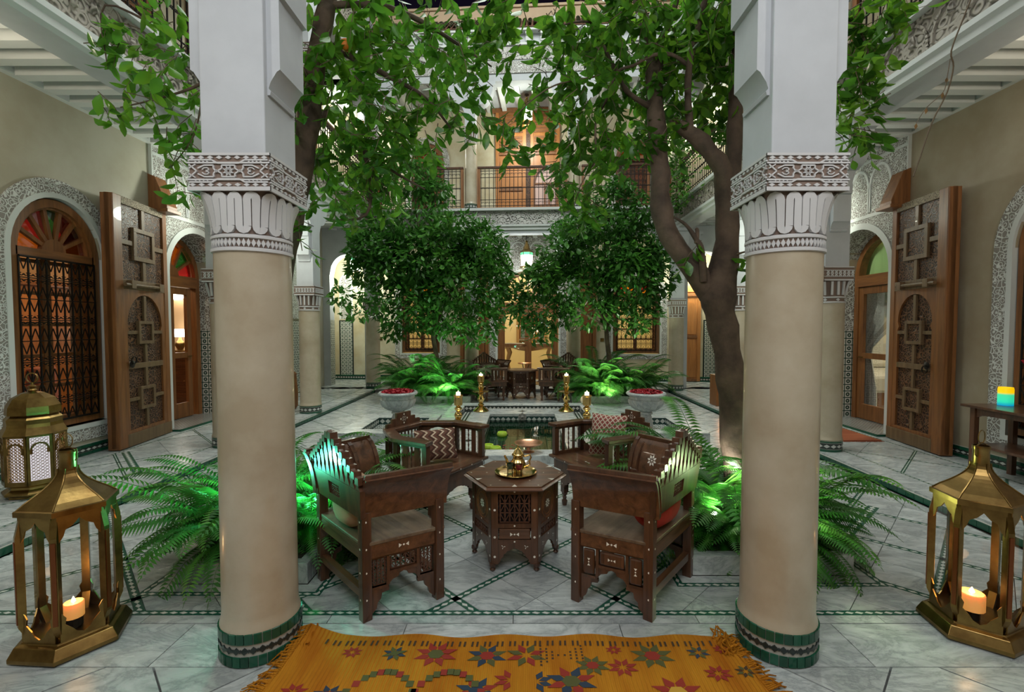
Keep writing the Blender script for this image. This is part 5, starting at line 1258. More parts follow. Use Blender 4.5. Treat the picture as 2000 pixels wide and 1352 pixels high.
# ================================================================ hexagonal table
def hextable(label, loc):
    t = thing('hexagonal_table', label, 'table', loc, 0, 'hexagonal inlaid tables')
    tp = MB(); hexp = lambda r: [(r * cos(pi / 3 * i), r * sin(pi / 3 * i)) for i in range(6)]
    tp.loft([[(x, y, z) for x, y in hexp(r)] for r, z in ((.335, .545), (.36, .55), (.365, .558), (.355, .566), (.345, .568), (.345, .577))])
    tp.build('top', WOODDX, t); ins = MB(); fz = lambda s, z, d: (s, z, .5775)
    for i in range(6):
        a = pi / 3 * i + pi / 6; ins.add([(x * .98, y * .98, .5774) for x, y in [(0, 0)]] and [((.30 * cos(a + o)), .30 * sin(a + o), .5776) for o in (-.06, .06)] + [(.255 * cos(a), .255 * sin(a), .5776)], [(0, 1, 2)])
        for rr in (.2, .31): dot(ins, fz, rr * cos(pi / 3 * i), rr * sin(pi / 3 * i), 0, .006)
    R_ = .30; ap = R_ * cos(pi / 6); side = R_
    pearl = ins; lat = MB()
    for k in range(6):
        A = pi / 3 * k - pi / 2; M = Matrix.Rotation(A + pi / 2, 4, 'Z')          # k=0 faces -y
        f0 = lambda s, z, d: tuple(M @ Vector((s, -ap - d, z)))
        h = side / 2
        def bx(x0, x1, z0, z1, d0, d1, nm, m, **kw):
            mb = MB(); mb.M = M; mb.box(x0, x1, -ap - d1, -ap - d0, z0, z1); return mb.build(nm, m, t, **kw)
        bx(-h, -h + .042, .05, .545, -.02, .004, 'post', WOODD); bx(h - .042, h, .05, .545, -.02, .004, 'post', WOODD)
        x0, x1 = -h + .042, h - .042
        mb = MB(); mb.M = M; sc = scallop(x0, x1, .155, .05); mb.prism([(x0, .2)] + sc + [(x1, .2)], -ap - .002, -ap + .016, 'y'); mb.build('apron_arch', WOODD, t)
        bx(x0, x1, .515, .545, -.018, .002, 'rail', WOODD)
        if k % 2 == 0:
            bx(x0, x1, .29, .318, -.018, .002, 'rail', WOODD); bx(x0, x1, .185, .213, -.018, .002, 'rail', WOODD)
            lattice_panel(lat, f0, x0 + .012, x1 - .012, .325, .51, -.012, 6, 3, .0085)
            d = bx(x0 + .006, x1 - .006, .218, .285, -.02, .008, 'drawer', WOODDX, bevel=.006); bow(pearl, f0, 0, .251, .0085)
        else:
            bx(x0, x1, .275, .30, -.018, .002, 'rail', WOODD); bx(x0, x1, .20, .215, -.018, .002, 'rail', WOODD)
            bx(x0, x1, .30, .515, -.018, -.004, 'panel', WOODDX); lattice_panel(lat, f0, x0 + .01, x1 - .01, .218, .272, -.01, 7, 1, .008)
            flower(pearl, f0, 0, .41, -.0035, .032)
            rg = MB(); rg.M = M
            for rr in (.085, .065):
                for i in range(16):
                    a0, a1 = 2 * pi * i / 16, 2 * pi * (i + 1) / 16; rg.bar((rr * cos(a0), -ap + .003, .41 + rr * 1.15 * sin(a0)), (rr * cos(a1), -ap + .003, .41 + rr * 1.15 * sin(a1)), .004, .004)
            rg.build('ring_moulding', WOODC, t)
        for z in (.10, .23, .41): dot(pearl, f0, -h + .02, z, .0045); dot(pearl, f0, h - .02, z, .0045)
        for z in (.2, .305, .53): dot(pearl, f0, 0, z, .0025, .006)
        for sx in (-1, 1): flower(pearl, f0, sx * .075, .165, .0025, .016, 3)
        bx(-h + .045, h - .045, .22, .54, -.06, -.055, 'hollow_shade_sheet', DARK) if k % 2 == 0 else None  # near-black sheet added as the shade of the hollow behind the lattice
        c = Vector((R_ * cos(A + pi / 6), R_ * sin(A + pi / 6), 0)) * .96
        MB().lathe([(.012, 0), (.02, .012), (.014, .024), (.024, .036), (.022, .055)], 8, tuple(c)).build('foot', WOODD, t, smooth=50)
    lat.build('lattice', wood('lattice_walnut', (.05, .02, .012), (.13, .055, .03), .35, coat=.3), t, kind='stuff', smooth=50)
    pearl.build('pearl_inlay', PEARL, t, kind='stuff'); return t
tb = hextable('dark hexagonal table holding the brass tea set', (-.05, 3.29, 0))
# ================================================================ scroll-armed carved chairs
def throne(label, loc, rz, style, group):
    t = thing('carved_armchair', label, 'chair', loc, rz, group)
    HB, HF, D = .295, .385, .205; SZ = .43
    P = {'bl': (-HB, -D), 'br': (HB, -D), 'fl': (-HF, D), 'fr': (HF, D)}
    for k, (x, y) in P.items(): MB().bar((x, y, 0), (x, y, .60), .055).build('leg', WOODD, t, bevel=.004)
    MB().prism([(-HB - .02, -D - .02), (HB + .02, -D - .02), (HF + .03, D + .03), (-HF - .03, D + .03)], SZ - .018, SZ + .004).build('seat', WOODS, t, bevel=.005)
    pearl = MB(); lat = MB()
    def plane(a, b):       # local frame of a side: s along a->b, d outward
        a, b = Vector(a), Vector(b); u = (b - a).normalized(); n = Vector((u.y, -u.x)); l = (b - a).length
        return (lambda s, z, d: (a.x + u.x * s + n.x * d, a.y + u.y * s + n.y * d, z)), l
    def fb(f, s0, s1, z0, z1, d0, d1, nm, m=WOODD, **kw): return fbox(f, s0, s1, z0, z1, d0, d1).build(nm, m, t, **kw)
    for a, b, arm in (('br', 'fr', 1), ('fl', 'bl', 1), ('fr', 'fl', 0), ('bl', 'br', 0)):
        f, l = plane(P[a], P[b]); e = .028
        fb(f, e, l - e, SZ - .09, SZ - .018, -.02, .02, 'seat_rail', WOODDX)
        for s_ in (.0, l):
            for z in (.12, .27, .40, .55): dot(pearl, f, s_, z, .0285, .006)
        if arm:
            bow(pearl, f, l / 2, SZ - .052, .021)
            n3 = [(.035, .035 + (l - .07) * .23), (.045 + (l - .07) * .25, l - .045 - (l - .07) * .25), (l - .035 - (l - .07) * .23, l - .035)]
            zz = [(.17, .33), (.24, .33), (.17, .33)]
            for (s0, s1), (z0, z1) in zip(n3, zz):
                if style == 'lattice':
                    lattice_panel(lat, f, s0 + .008, s1 - .008, z0 + .008, z1 - .008, 0, max(3, int((s1 - s0) / .026)), max(2, int((z1 - z0) / .04)), .007)
                else:
                    fb(f, s0 + .006, s1 - .006, z0 + .006, z1 - .006, -.005, .016, 'raised_panel', WOODD, bevel=.012); bow(pearl, f, (s0 + s1) / 2, (z0 + z1) / 2, .0165, s1 - s0 < .14, .009)
            for s0, s1, z0, z1 in ((n3[0][1], n3[1][0], .17, .34), (n3[1][1], n3[2][0], .17, .34), (e, l - e, .33, .345), (n3[1][0], n3[1][1], .225, .24), (n3[0][0], n3[0][1], .155, .17), (n3[2][0], n3[2][1], .155, .17)): fb(f, s0, s1, z0, z1, -.018, .012, 'muntin')
            sc = [(e, .17), (e, .02)] + [(e + .03, .05), (e + .035, .08), (e + .055, .10), (e + .06, .13), (e + .1, .135), (e + .1, .155), (n3[1][0] - .01, .155), (n3[1][0], .175), (n3[1][0] + .015, .19), (n3[1][0] + .05, .20), (n3[1][0] + .055, .215), (l / 2, .225)]
            sc = sc + [(l - x, z) for x, z in sc[-2::-1]]; top = [(l - e, .17), (n3[1][1] + .02, .17), (n3[1][1] + .02, .228), (n3[1][0] - .02, .228), (n3[1][0] - .02, .17)]
            m = MB(); pts = sc + top
            m.add([f(s, z, -.014) for s, z in pts] + [f(s, z, .010) for s, z in pts], [tuple(range(len(pts))), tuple(range(2 * len(pts) - 1, len(pts) - 1, -1))] + [(i, (i + 1) % len(pts), len(pts) + (i + 1) % len(pts), len(pts) + i) for i in range(len(pts))]); m.build('scalloped_apron', WOODD, t)
            # flaring scroll arm
            prof = [(.0, .565), (.004, .60), (.012, .64), (.026, .69), (.05, .74), (.085, .785), (.115, .805)]
            out = [f(-.02, z, d + .018) for d, z in prof] + [f(-.02, z + .004, d - .018) for d, z in prof[::-1]]; ou2 = [f(l + .05, z, d + .018) for d, z in prof] + [f(l + .05, z + .004, d - .018) for d, z in prof[::-1]]
            MB().loft([out, ou2]).build('scroll_arm', WOODDX, t, smooth=35)
            tr = MB(); fi = lambda s, z, d: f(s, z, d)
            for s_ in (-.02, l * .34, l + .03):
                for (d0, z0), (d1, z1) in zip(prof, prof[1:]): tr.bar(f(s_ + .012, z0 + .004, d0 - .022), f(s_ + .012, z1 + .004, d1 - .022), .03, .012)
            for (d, z) in (prof[0], prof[-1]): tr.bar(f(-.02, z + .012, d - .015), f(l + .05, z + .012, d - .015), .028, .022)
            tr.build('arm_moulding', WOODD, t)
            dn = MB()
            for i in range(22):
                z = .60 + .18 * i / 21; d = .004 + .1 * max(0, (z - .6) / .2) ** 2; dn.box(0, 0, 0, 0, 0, 0) if False else dn.bar(f(l * .40, z, d - .022), f(l * .43, z, d - .022), .006, .01); dn.bar(f(l * .93, z, d - .022), f(l * .96, z, d - .022), .006, .01)
            dn.build('dentils', WOODD, t, kind='stuff')
            fi = lambda s, z, d: f(s, z, .004 + .1 * max(0, (z - .6) / .2) ** 2 - .023); flower(pearl, fi, l * .68, .685, 0, .038)
            for s_ in (.0, l + .03): dot(pearl, f, s_, .60, .02, .006); dot(pearl, lambda s, z, d: f(s, z, -.02), s_, .6, 0, .006)
        else:
            fb(f, e, l - e, .12, .165, -.018, .018, 'stretcher', WOODDX)
            if (a, b) == ('bl', 'br'):
                # leaning back board with pierced crest; d outward (back)
                lean = lambda z: .02 + .10 * max(0, z - .56)
                def bd(poly, th, nm, m=WOODD, **kw):
                    mb = MB(); n = len(poly); mb.add([f(s, z, lean(z) - th / 2) for s, z in poly] + [f(s, z, lean(z) + th / 2) for s, z in poly], [tuple(range(n)), tuple(range(2 * n - 1, n - 1, -1))] + [(i, (i + 1) % n, n + (i + 1) % n, n + i) for i in range(n)]); return mb.build(nm, m, t, **kw)
                c = l / 2; W2 = l / 2 + .06; g = .075
                bd([(c - W2 + .03, .575), (c - g, .575), (c - g, .735), (c - W2, .735)], .028, 'back_board'); bd([(c + g, .575), (c + W2 - .03, .575), (c + W2, .735), (c + g, .735)], .028, 'back_board'); bd([(c - g, .575), (c + g, .575), (c + g, .625), (c - g, .625)], .028, 'back_board'); bd([(c - g, .70), (c + g, .70), (c + g, .735), (c - g, .735)], .028, 'back_board')
                lattice_panel(lat, lambda s, z, d: f(s, z, lean(z)), c - g, c + g, .625, .70, 0, 7, 3, .006)
                hz = lambda x: .785 + .215 * max(0, 1 - abs(x - c) / W2) ** 1.15
                pk = 11
                for i in range(pk):      # pierced leaf-shaped pickets
                    xa, xb = c - W2 + 2 * W2 * i / pk, c - W2 + 2 * W2 * (i + 1) / pk; m = (xa + xb) / 2; H = hz(m)
                    bd([(xa + .001, .735), (xb - .001, .735), (xb - .019, .735 + (H - .735) * .3), (xb - .007, .735 + (H - .735) * .62), (xb - .019, H - .03), (xb - .004, H - .012), (m, H + .012), (xa + .004, H - .012), (xa + .019, H - .03), (xa + .007, .735 + (H - .735) * .62), (xa + .019, .735 + (H - .735) * .3)], .024, 'crest_leaf')
                cp = MB(); mm = 16
                for i in range(mm):
                    x0, x1 = c - W2 + 2 * W2 * i / mm, c - W2 + 2 * W2 * (i + 1) / mm; z = max(hz(x0), hz(x1)) - .005; xm = (x0 + x1) / 2
                    cp.add([f(x, zz, lean(z) + dd) for dd in (-.028, .016) for x, zz in ((x0, z - .03), (x1, z - .03), (x1 - .004, z + .008), (x0 + .004, z + .008))], [(0, 1, 2, 3), (7, 6, 5, 4), (0, 4, 5, 1), (1, 5, 6, 2), (2, 6, 7, 3), (3, 7, 4, 0)])
                cp.build('crest_border', WOODD, t, kind='stuff')
                for i in range(5): flower(pearl, lambda s, z, d: f(s, z, lean(z) - .015), c - .2 + .1 * i, .76, 0, .012, 4)
    if lat.v: lat.build('lattice', MATS['lattice_walnut'], t, kind='stuff', smooth=50)
    pearl.build('pearl_inlay', PEARL, t, kind='stuff'); return t
GC = 'carved armchairs with flaring scroll arms'
thL = throne('scroll armed chair holding the beige cushion with lattice side panels', (-.915, 2.875, 0), R(-46), 'lattice', GC)
thR = throne('scroll armed chair holding the red cushion with raised side panels', (.725, 2.885, 0), R(51), 'panel', GC)
# ================================================================ corner armchairs with flat rail and stepped crest
def cornerchair(label, loc, rz, group):
    t = thing('corner_armchair', label, 'chair', loc, rz, group); pearl = MB(); lat = MB()
    P = [(.36, .28), (.37, -.02), (.19, -.30), (-.19, -.30), (-.37, -.02), (-.36, .28)]
    def off(d):       # offset polyline outward
        out = []
        for i, p in enumerate(P):
            a = Vector(P[max(i - 1, 0)]); b = Vector(P[min(i + 1, 5)]); u = (b - a).normalized(); n = Vector((-u.y, u.x)) ; out.append((p[0] - n.x * -d if False else p[0] + n.x * d, p[1] + n.y * d))
        return out
    o, i_ = off(.055), off(-.05)
    if (o[2][1] > i_[2][1]): o, i_ = i_, o
    o[0] = (o[0][0], .33); o[5] = (o[5][0], .33); i_[0] = (i_[0][0], .31); i_[5] = (i_[5][0], .31)
    MB().ringprism(o, i_, .70, .732).build('arm_rail', WOODD, t, bevel=.006)
    seatp = [(.40, .33), (.40, -.03), (.2, -.33), (-.2, -.33), (-.40, -.03), (-.40, .33)]
    MB().prism(seatp, .42, .445).build('seat', WOODDX, t, bevel=.006); MB().prism([(x * .9, y * .9) for x, y in seatp], .33, .42).build('seat_frame', WOODD, t)
    def plane(a, b):
        a, b = Vector(a), Vector(b); u = (b - a).normalized(); n = Vector((u.y, -u.x)); l = (b - a).length
        return (lambda s, z, d: (a.x + u.x * s - n.x * d, a.y + u.y * s - n.y * d, z)), l
    for k in range(5):
        f, l = plane(P[k], P[k + 1])
        for s in (0.0, l): MB().bar(f(s, .445, 0), f(s, .70, 0), .045).build('post', WOODD, t, bevel=.003)
        if k in (0, 4):
            for s in (l * .3, l * .7): MB().bar(f(s, .46, 0), f(s, .69, 0), .012, .04, up=f(1, 0, 0)).build('slat', WOODD, t)
            for s in (l * .15, l * .5, l * .85): spindle(pearl if s != l * .5 else lat, f(s, .46, 0), f(s, .69, 0), .008, 6, 5)
            fbox(f, 0, l, .445, .47, -.015, .015).build('bottom_rail', WOODD, t); fbox(f, 0, l, .675, .70, -.015, .015).build('top_rail', WOODD, t)
        elif k in (1, 3):
            sc = scallop(.02, l - .02, .02, .0); up = [(.02, .70)] + [(x, .68 - (z * 1.6)) for x, z in scallop(.02, l - .02, 0, .05)] + [(l - .02, .70)]; dn = [(.02, .445)] + [(x, .465 + z * 1.4) for x, z in scallop(.02, l - .02, 0, .05)] + [(l - .02, .445)]
            for nm, q in (('upper_fretwork', up), ('lower_fretwork', dn)):
                n = len(q); MB().add([f(s, z, -.01) for s, z in q] + [f(s, z, .01) for s, z in q], [tuple(range(n)), tuple(range(2 * n - 1, n - 1, -1))] + [(i, (i + 1) % n, n + (i + 1) % n, n + i) for i in range(n)]).build(nm, WOODD, t)
        else:
            for i in range(9): spindle(lat, f(l * (i + .5) / 9, .46, 0), f(l * (i + .5) / 9, .69, 0), .009, 6, 4)
            fbox(f, 0, l, .445, .47, -.015, .015).build('bottom_rail', WOODD, t); fbox(f, 0, l, .675, .70, -.015, .015).build('top_rail', WOODD, t)
            c = l / 2; st = [(-.20, .732), (-.20, .765), (-.14, .765), (-.14, .80), (-.085, .80), (-.085, .845), (.085, .845), (.085, .80), (.14, .80), (.14, .765), (.20, .765), (.20, .732)]
            n = len(st); MB().add([f(c + s, z, .01) for s, z in st] + [f(c + s, z, .034) for s, z in st], [tuple(range(n)), tuple(range(2 * n - 1, n - 1, -1))] + [(i, (i + 1) % n, n + (i + 1) % n, n + i) for i in range(n)]).build('stepped_crest', WOODD, t)
            for dd in (.0095, .0345):
                for a in range(4):
                    flower(pearl, lambda s, z, d: f(s, z, dd), c + .016 * cos(pi / 4 + a * pi / 2), .79 + .016 * sin(pi / 4 + a * pi / 2), 0, .013, 4); dot(pearl, lambda s, z, d: f(s, z, dd), c + .038 * cos(a * pi / 2), .79 + .038 * sin(a * pi / 2), 0, .008)
    for x, y in ((.26, .25), (-.26, .25), (.27, -.12), (-.27, -.12), (.0, -.26)):
        lg = MB(); lg.bar((x, y, .12), (x, y, .34), .05); lg.lathe([(.02, 0), (.026, .03), (.026, .045), (.015, .055), (.02, .075), (.014, .085), (.025, .1), (.027, .12)], 8, (x, y, 0)); lg.build('leg', WOODD, t)
        for z in (.2, .3): dot(pearl, lambda s, zz, d: (s, y + .0265, zz), x, z, 0, .007)
    fr_ = lambda s, z, d: (s, .2975 - d, z)
    q = [(x, z) for x, z in ([(-.23, .34)] + scallop(-.23, .23, .28, .17) + [(.23, .34)])]; n = len(q)
    MB().add([fr_(s, z, 0) for s, z in q] + [fr_(s, z, .02) for s, z in q], [tuple(range(n)), tuple(range(2 * n - 1, n - 1, -1))] + [(i, (i + 1) % n, n + (i + 1) % n, n + i) for i in range(n)]).build('scalloped_apron', WOODD, t)
    for i in range(5): dot(pearl, lambda s, z, d: (s, .3305, z), -.3 + .15 * i, .432, 0, .006)
    bow(pearl, lambda s, z, d: (s, z, .4455), .0, .2, 0); flower(pearl, lambda s, z, d: (s, z, .4456), .0, 0, 0, .03, 6)
    lat.build('spindles', MATS['lattice_walnut'], t, kind='stuff', smooth=50); pearl.build('pearl_inlay', PEARL, t, kind='stuff'); return t
GK = 'corner armchairs with stepped crest'
ccL = cornerchair('corner chair holding the brown kilim cushion left of the pool front', (-.79, 4.02, 0), R(-121), GK)
ccR = copy_tree(ccL, (.73, 4.1, 0), R(121), 'corner chair holding the diamond trellis cushion right of the pool front', GK)
copy_tree(ccL, (-.72, 10.45, 0), R(-75), 'small looking corner chair left of the far hexagonal table', GK); copy_tree(ccL, (.74, 10.45, 0), R(75), 'small looking corner chair right of the far hexagonal table', GK)
copy_tree(thR, (-.80, 11.15, 0), R(-150), 'scroll armed chair facing the viewer beside the far left fern', GC); copy_tree(thR, (.98, 11.1, 0), R(150), 'scroll armed chair facing the viewer beside the far right fern', GC)
t2 = copy_tree(tb, (-.03, 10.75, 0), 0, 'dark hexagonal table between the far set of carved chairs'); t2.scale = (1.12, 1.12, 1.12)
RT = [[(1.692, 3.55, 0.152, 0.14), (1.627, 3.55, 0.744, 0.118), (1.58, 3.55, 1.213, 0.108), (1.516, 3.56, 1.6, 0.112), (1.473, 3.56, 1.831, 0.135), (1.525, 3.55, 2.174, 0.095), (1.518, 3.53, 2.51, 0.085), (1.471, 3.5, 2.744, 0.08), (1.387, 3.5, 2.873, 0.066), (1.26, 3.55, 3.033, 0.058), (1.173, 3.6, 3.114, 0.048), (1.107, 3.6, 3.125, 0.03)], [(1.486, 3.56, 1.754, 0.1), (1.284, 3.6, 2.067, 0.092), (1.124, 3.62, 2.294, 0.085), (1.06, 3.65, 2.541, 0.08), (1.067, 3.7, 2.868, 0.076), (1.036, 3.75, 3.358, 0.07), (1.029, 3.8, 3.777, 0.066), (0.958, 3.85, 4.045, 0.05), (0.884, 3.9, 4.477, 0.04)], [(1.512, 3.53, 2.435, 0.07), (1.582, 3.6, 2.796, 0.064), (1.615, 3.65, 3.12, 0.06), (1.653, 3.7, 3.528, 0.055), (1.696, 3.8, 4.17, 0.045), (1.685, 3.9, 4.557, 0.035)], [(1.252, 3.55, 3.033, 0.03), (1.226, 3.55, 3.264, 0.028), (1.213, 3.5, 3.496, 0.026), (1.251, 3.45, 3.72, 0.024), (1.307, 3.4, 4.004, 0.02)], [(1.341, 3.5, 1.941, 0.032), (1.311, 3.47, 2.161, 0.026), (1.268, 3.46, 2.241, 0.02), (1.189, 3.45, 2.343, 0.013), (1.096, 3.44, 2.399, 0.008)], [(1.269, 3.46, 2.215, 0.018), (1.275, 3.46, 2.3, 0.016), (1.264, 3.46, 2.323, 0.012)], [(1.212, 3.52, 3.514, 0.016), (1.085, 3.5, 3.58, 0.015), (0.937, 3.5, 3.573, 0.014), (0.811, 3.5, 3.504, 0.012), (0.689, 3.5, 3.453, 0.011), (0.601, 3.48, 3.231, 0.01), (0.537, 3.47, 3.11, 0.009), (0.529, 3.46, 2.961, 0.008), (0.536, 3.45, 2.811, 0.006)], [(1.005, 3.74, 3.314, 0.026), (0.798, 3.6, 3.355, 0.02), (0.699, 3.55, 3.479, 0.016), (0.602, 3.5, 3.62, 0.012), (0.512, 3.45, 3.762, 0.01), (0.36, 3.4, 3.745, 0.007), (0.142, 3.35, 3.651, 0.004)], [(0.689, 3.5, 3.453, 0.008), (0.47, 3.4, 3.364, 0.007), (0.232, 3.35, 3.289, 0.006), (0.07, 3.3, 3.164, 0.005), (-0.042, 3.3, 3.061, 0.004), (-0.134, 3.3, 2.967, 0.003)], [(1.029, 3.8, 3.777, 0.03), (1.136, 3.7, 3.95, 0.025), (1.178, 3.6, 4.182, 0.02)], [(1.677, 3.75, 3.904, 0.02), (2.059, 3.6, 3.886, 0.015), (2.449, 3.5, 3.75, 0.01), (2.465, 3.4, 3.194, 0.006)], [(1.542, 3.5, 2.129, 0.01), (1.631, 3.42, 2.153, 0.006)], [(0.536, 3.45, 2.811, 0.006), (0.422, 3.42, 2.627, 0.005), (0.366, 3.4, 2.441, 0.003)]]
LT = [[(-2.124, 3.5, 0.172, 0.13), (-1.99, 3.5, 0.988, 0.11), (-1.841, 3.5, 1.752, 0.1), (-1.716, 3.5, 2.316, 0.092), (-1.605, 3.5, 2.799, 0.085), (-1.546, 3.5, 3.167, 0.08), (-1.495, 3.5, 3.533, 0.074), (-1.443, 3.55, 3.928, 0.068), (-1.385, 3.6, 4.33, 0.06)], [(-1.476, 3.55, 3.708, 0.035), (-1.262, 3.6, 3.618, 0.028), (-0.996, 3.6, 3.476, 0.02), (-0.719, 3.55, 3.301, 0.014), (-0.524, 3.5, 3.057, 0.007)], [(-1.427, 3.55, 3.964, 0.03), (-1.066, 3.6, 3.997, 0.025), (-0.752, 3.55, 3.854, 0.02), (-0.446, 3.5, 3.642, 0.012), (-0.22, 3.45, 3.469, 0.006)], [(-1.563, 3.5, 3.057, 0.03), (-1.441, 3.65, 3.235, 0.026), (-1.284, 3.75, 3.043, 0.022), (-1.214, 3.8, 2.822, 0.018), (-1.247, 3.8, 2.499, 0.012), (-1.473, 3.6, 2.413, 0.006)], [(-1.284, 3.75, 3.043, 0.014), (-1.045, 3.75, 2.845, 0.012), (-0.755, 3.7, 2.672, 0.006)], [(-1.529, 3.5, 3.314, 0.03), (-1.804, 3.4, 3.618, 0.024), (-2.065, 3.3, 3.593, 0.018), (-2.377, 3.25, 3.597, 0.012), (-2.759, 3.2, 3.731, 0.006), (-2.761, 3.2, 3.367, 0.003)], [(-1.804, 3.4, 3.618, 0.014), (-2.178, 3.3, 3.285, 0.011), (-2.425, 3.25, 3.158, 0.008), (-2.679, 3.2, 3.067, 0.004)], [(-2.178, 3.3, 3.285, 0.009), (-2.257, 3.3, 2.939, 0.006), (-2.368, 3.25, 2.714, 0.003)], [(-1.565, 3.4, 2.477, 0.006), (-1.55, 3.3, 2.31, 0.005), (-1.531, 3.3, 2.134, 0.003)]]
RCL = [(1.03, 3.6, 3.849, 0.626, 0.293, 620), (0.483, 3.5, 3.587, 0.418, 0.323, 300), (0.199, 3.4, 3.212, 0.314, 0.222, 80), (0.462, 3.6, 3.004, 0.313, 0.333, 240), (1.367, 3.95, 3.596, 0.386, 0.515, 480), (0.072, 3.4, 3.812, 0.333, 0.103, 60), (0.402, 3.4, 2.531, 0.166, 0.14, 50), (-0.072, 3.35, 2.854, 0.146, 0.091, 18), (1.639, 3.9, 3.632, 0.17, 0.636, 220), (-0.159, 3.3, 2.974, 0.079, 0.072, 8), (2.521, 3.55, 3.799, 0.232, 0.289, 230), (2.345, 3.4, 3.336, 0.166, 0.222, 90), (2.328, 3.3, 2.957, 0.136, 0.151, 60), (2.478, 3.3, 3.233, 0.126, 0.09, 16), (1.607, 3.42, 2.08, 0.067, 0.097, 12), (0.853, 3.8, 3.182, 0.289, 0.289, 150), (1.232, 3.46, 2.197, 0.053, 0.075, 4), (1.462, 4.0, 4.119, 0.261, 0.261, 250)]
LCL = [(-0.967, 3.65, 3.861, 0.754, 0.278, 420), (-1.284, 3.65, 3.349, 0.496, 0.456, 520), (-0.634, 3.5, 3.35, 0.399, 0.266, 150), (-1.304, 3.8, 2.842, 0.454, 0.31, 330), (-0.445, 3.5, 3.841, 0.342, 0.152, 90), (-1.373, 3.45, 2.453, 0.15, 0.15, 26), (-0.217, 3.4, 3.442, 0.185, 0.148, 36), (-0.327, 3.4, 3.087, 0.166, 0.111, 24), (-2.412, 3.3, 3.679, 0.269, 0.215, 90), (-2.761, 3.2, 3.483, 0.077, 0.226, 24), (-2.444, 3.3, 3.182, 0.269, 0.215, 100), (-2.322, 3.3, 2.887, 0.126, 0.172, 52), (-2.308, 3.3, 2.626, 0.072, 0.122, 14), (-1.547, 3.3, 2.257, 0.05, 0.136, 7), (-0.885, 3.6, 3.061, 0.313, 0.274, 160), (-2.646, 3.2, 3.05, 0.097, 0.063, 3)]
MCL = [(-2.113, 10.3, 3.156, 1.343, 0.84), (-1.312, 10.1, 2.474, 1.043, 0.768), (-2.866, 10.2, 2.922, 0.832, 0.832), (-3.253, 10.0, 2.034, 0.598, 0.38), (-1.77, 10.2, 1.932, 1.22, 0.61), (-0.643, 9.9, 2.457, 0.484, 0.807), (-2.239, 10.4, 3.949, 1.13, 0.509), (-0.88, 10.2, 3.469, 0.61, 0.665), (-2.57, 10.3, 1.935, 0.896, 0.56), (-1.087, 10.0, 1.492, 0.543, 0.38), (-3.557, 10.3, 3.266, 0.392, 0.504), (-2.549, 10.8, 4.958, 0.939, 0.587), (-0.215, 9.9, 1.815, 0.108, 0.215)]
MCR = [(1.668, 10.3, 3.156, 1.12, 0.896), (2.318, 10.2, 2.593, 0.887, 0.887), (0.984, 10.1, 2.474, 0.823, 0.714), (1.792, 10.4, 3.839, 0.961, 0.565), (2.555, 10.3, 3.487, 0.56, 0.672), (0.434, 10.0, 2.034, 0.598, 0.543), (1.424, 10.1, 1.929, 0.988, 0.494), (2.629, 10.1, 1.929, 0.549, 0.384), (0.216, 10.0, 2.465, 0.38, 0.435), (0.43, 9.9, 1.493, 0.323, 0.269), (1.918, 10.5, 4.419, 0.685, 0.457)]
VINE = [[(3.534, 3.8, 4.209, 0.006), (3.461, 3.8, 4.013, 0.006), (3.381, 3.8, 3.777, 0.006), (3.402, 3.8, 3.659, 0.006), (3.36, 3.8, 3.461, 0.006), (3.247, 3.8, 3.222, 0.006), (3.159, 3.8, 2.942, 0.006), (3.114, 3.8, 2.802, 0.006)], [(3.375, 3.8, 3.718, 0.003), (3.356, 3.8, 3.58, 0.003), (3.328, 3.8, 3.461, 0.003), (3.202, 3.8, 3.342, 0.003), (3.125, 3.8, 3.222, 0.003)]]
# ================================================================ ferns
FERN = leafmat('fern_green', (.06, .24, .035), .4, .45, .5); FSTEM = mat('fern_rachis', (.05, .11, .02), .6)
def frond_mesh(name, Ln, rise, droop, w, m=FERN, pairs=40):
    mb = MB(); P = []
    for i in range(pairs + 1):
        t = i / pairs; P.append(Vector((Ln * (t - .22 * droop * t ** 2.5), 0, Ln * (rise * t - (rise + droop) * .62 * t ** 2.3))))
    mb.tube(P[::8], [.004 * (1 - .8 * i / 6) for i in range(len(P[::8]))], 3, mi=1)
    for i in range(2, pairs + 1):
        t = i / pairs; l = w * min(1, (1.15 * sin(pi * min(1, t * .9 + .12)) ** .7)) * (1.0 if t < .9 else (1.04 - t) / .14); d = (P[i] - P[i - 1]).normalized(); h = Ln / pairs * .5
        for s in (-1, 1):
            o = Vector((0, s, 0)); tip = P[i] + o * l + d * l * .25 - Vector((0, 0, l * .22)); mid = P[i] + o * l * .5 + d * l * .06
            mb.add([P[i] - d * h * .5, mid - d * h, tip, mid + d * h], [(0, 1, 2, 3)], mi=0)
    o = mb.build(name, [m, FSTEM]); return o
PROT = [frond_mesh('frond', 1, r, d, w) for r, d, w in ((1.25, .1, .135), (.95, .35, .14), (.7, .55, .13), (.55, .9, .135), (1.6, -.1, .125), (.85, .2, .15))]
def fern(label, loc, clumps, up=.4):
    t = thing('fern', label, 'fern', loc)
    for cx, cy, n, lmin, lmax, spread, *o_ in clumps:
        up_ = o_[0] if o_ else up
        for i in range(n):
            k = i / n; az = i * 2.399 + random.uniform(-.3, .3); lay = random.random()
            p = PROT[random.choice((0, 4, 5)) if lay < up_ else random.choice((1, 5, 0)) if lay < up_ + .3 else random.choice((2, 3))]
            L_ = random.uniform(lmin, lmax); o = inst(p, t, (cx + spread * random.uniform(-1, 1), cy + spread * random.uniform(-1, 1), random.uniform(0, .05)), (random.uniform(-.35, .35), random.uniform(-.12, .12) if lay < .7 else random.uniform(.0, .35), az), (L_, L_ * random.uniform(.85, 1.2), L_))
    return t
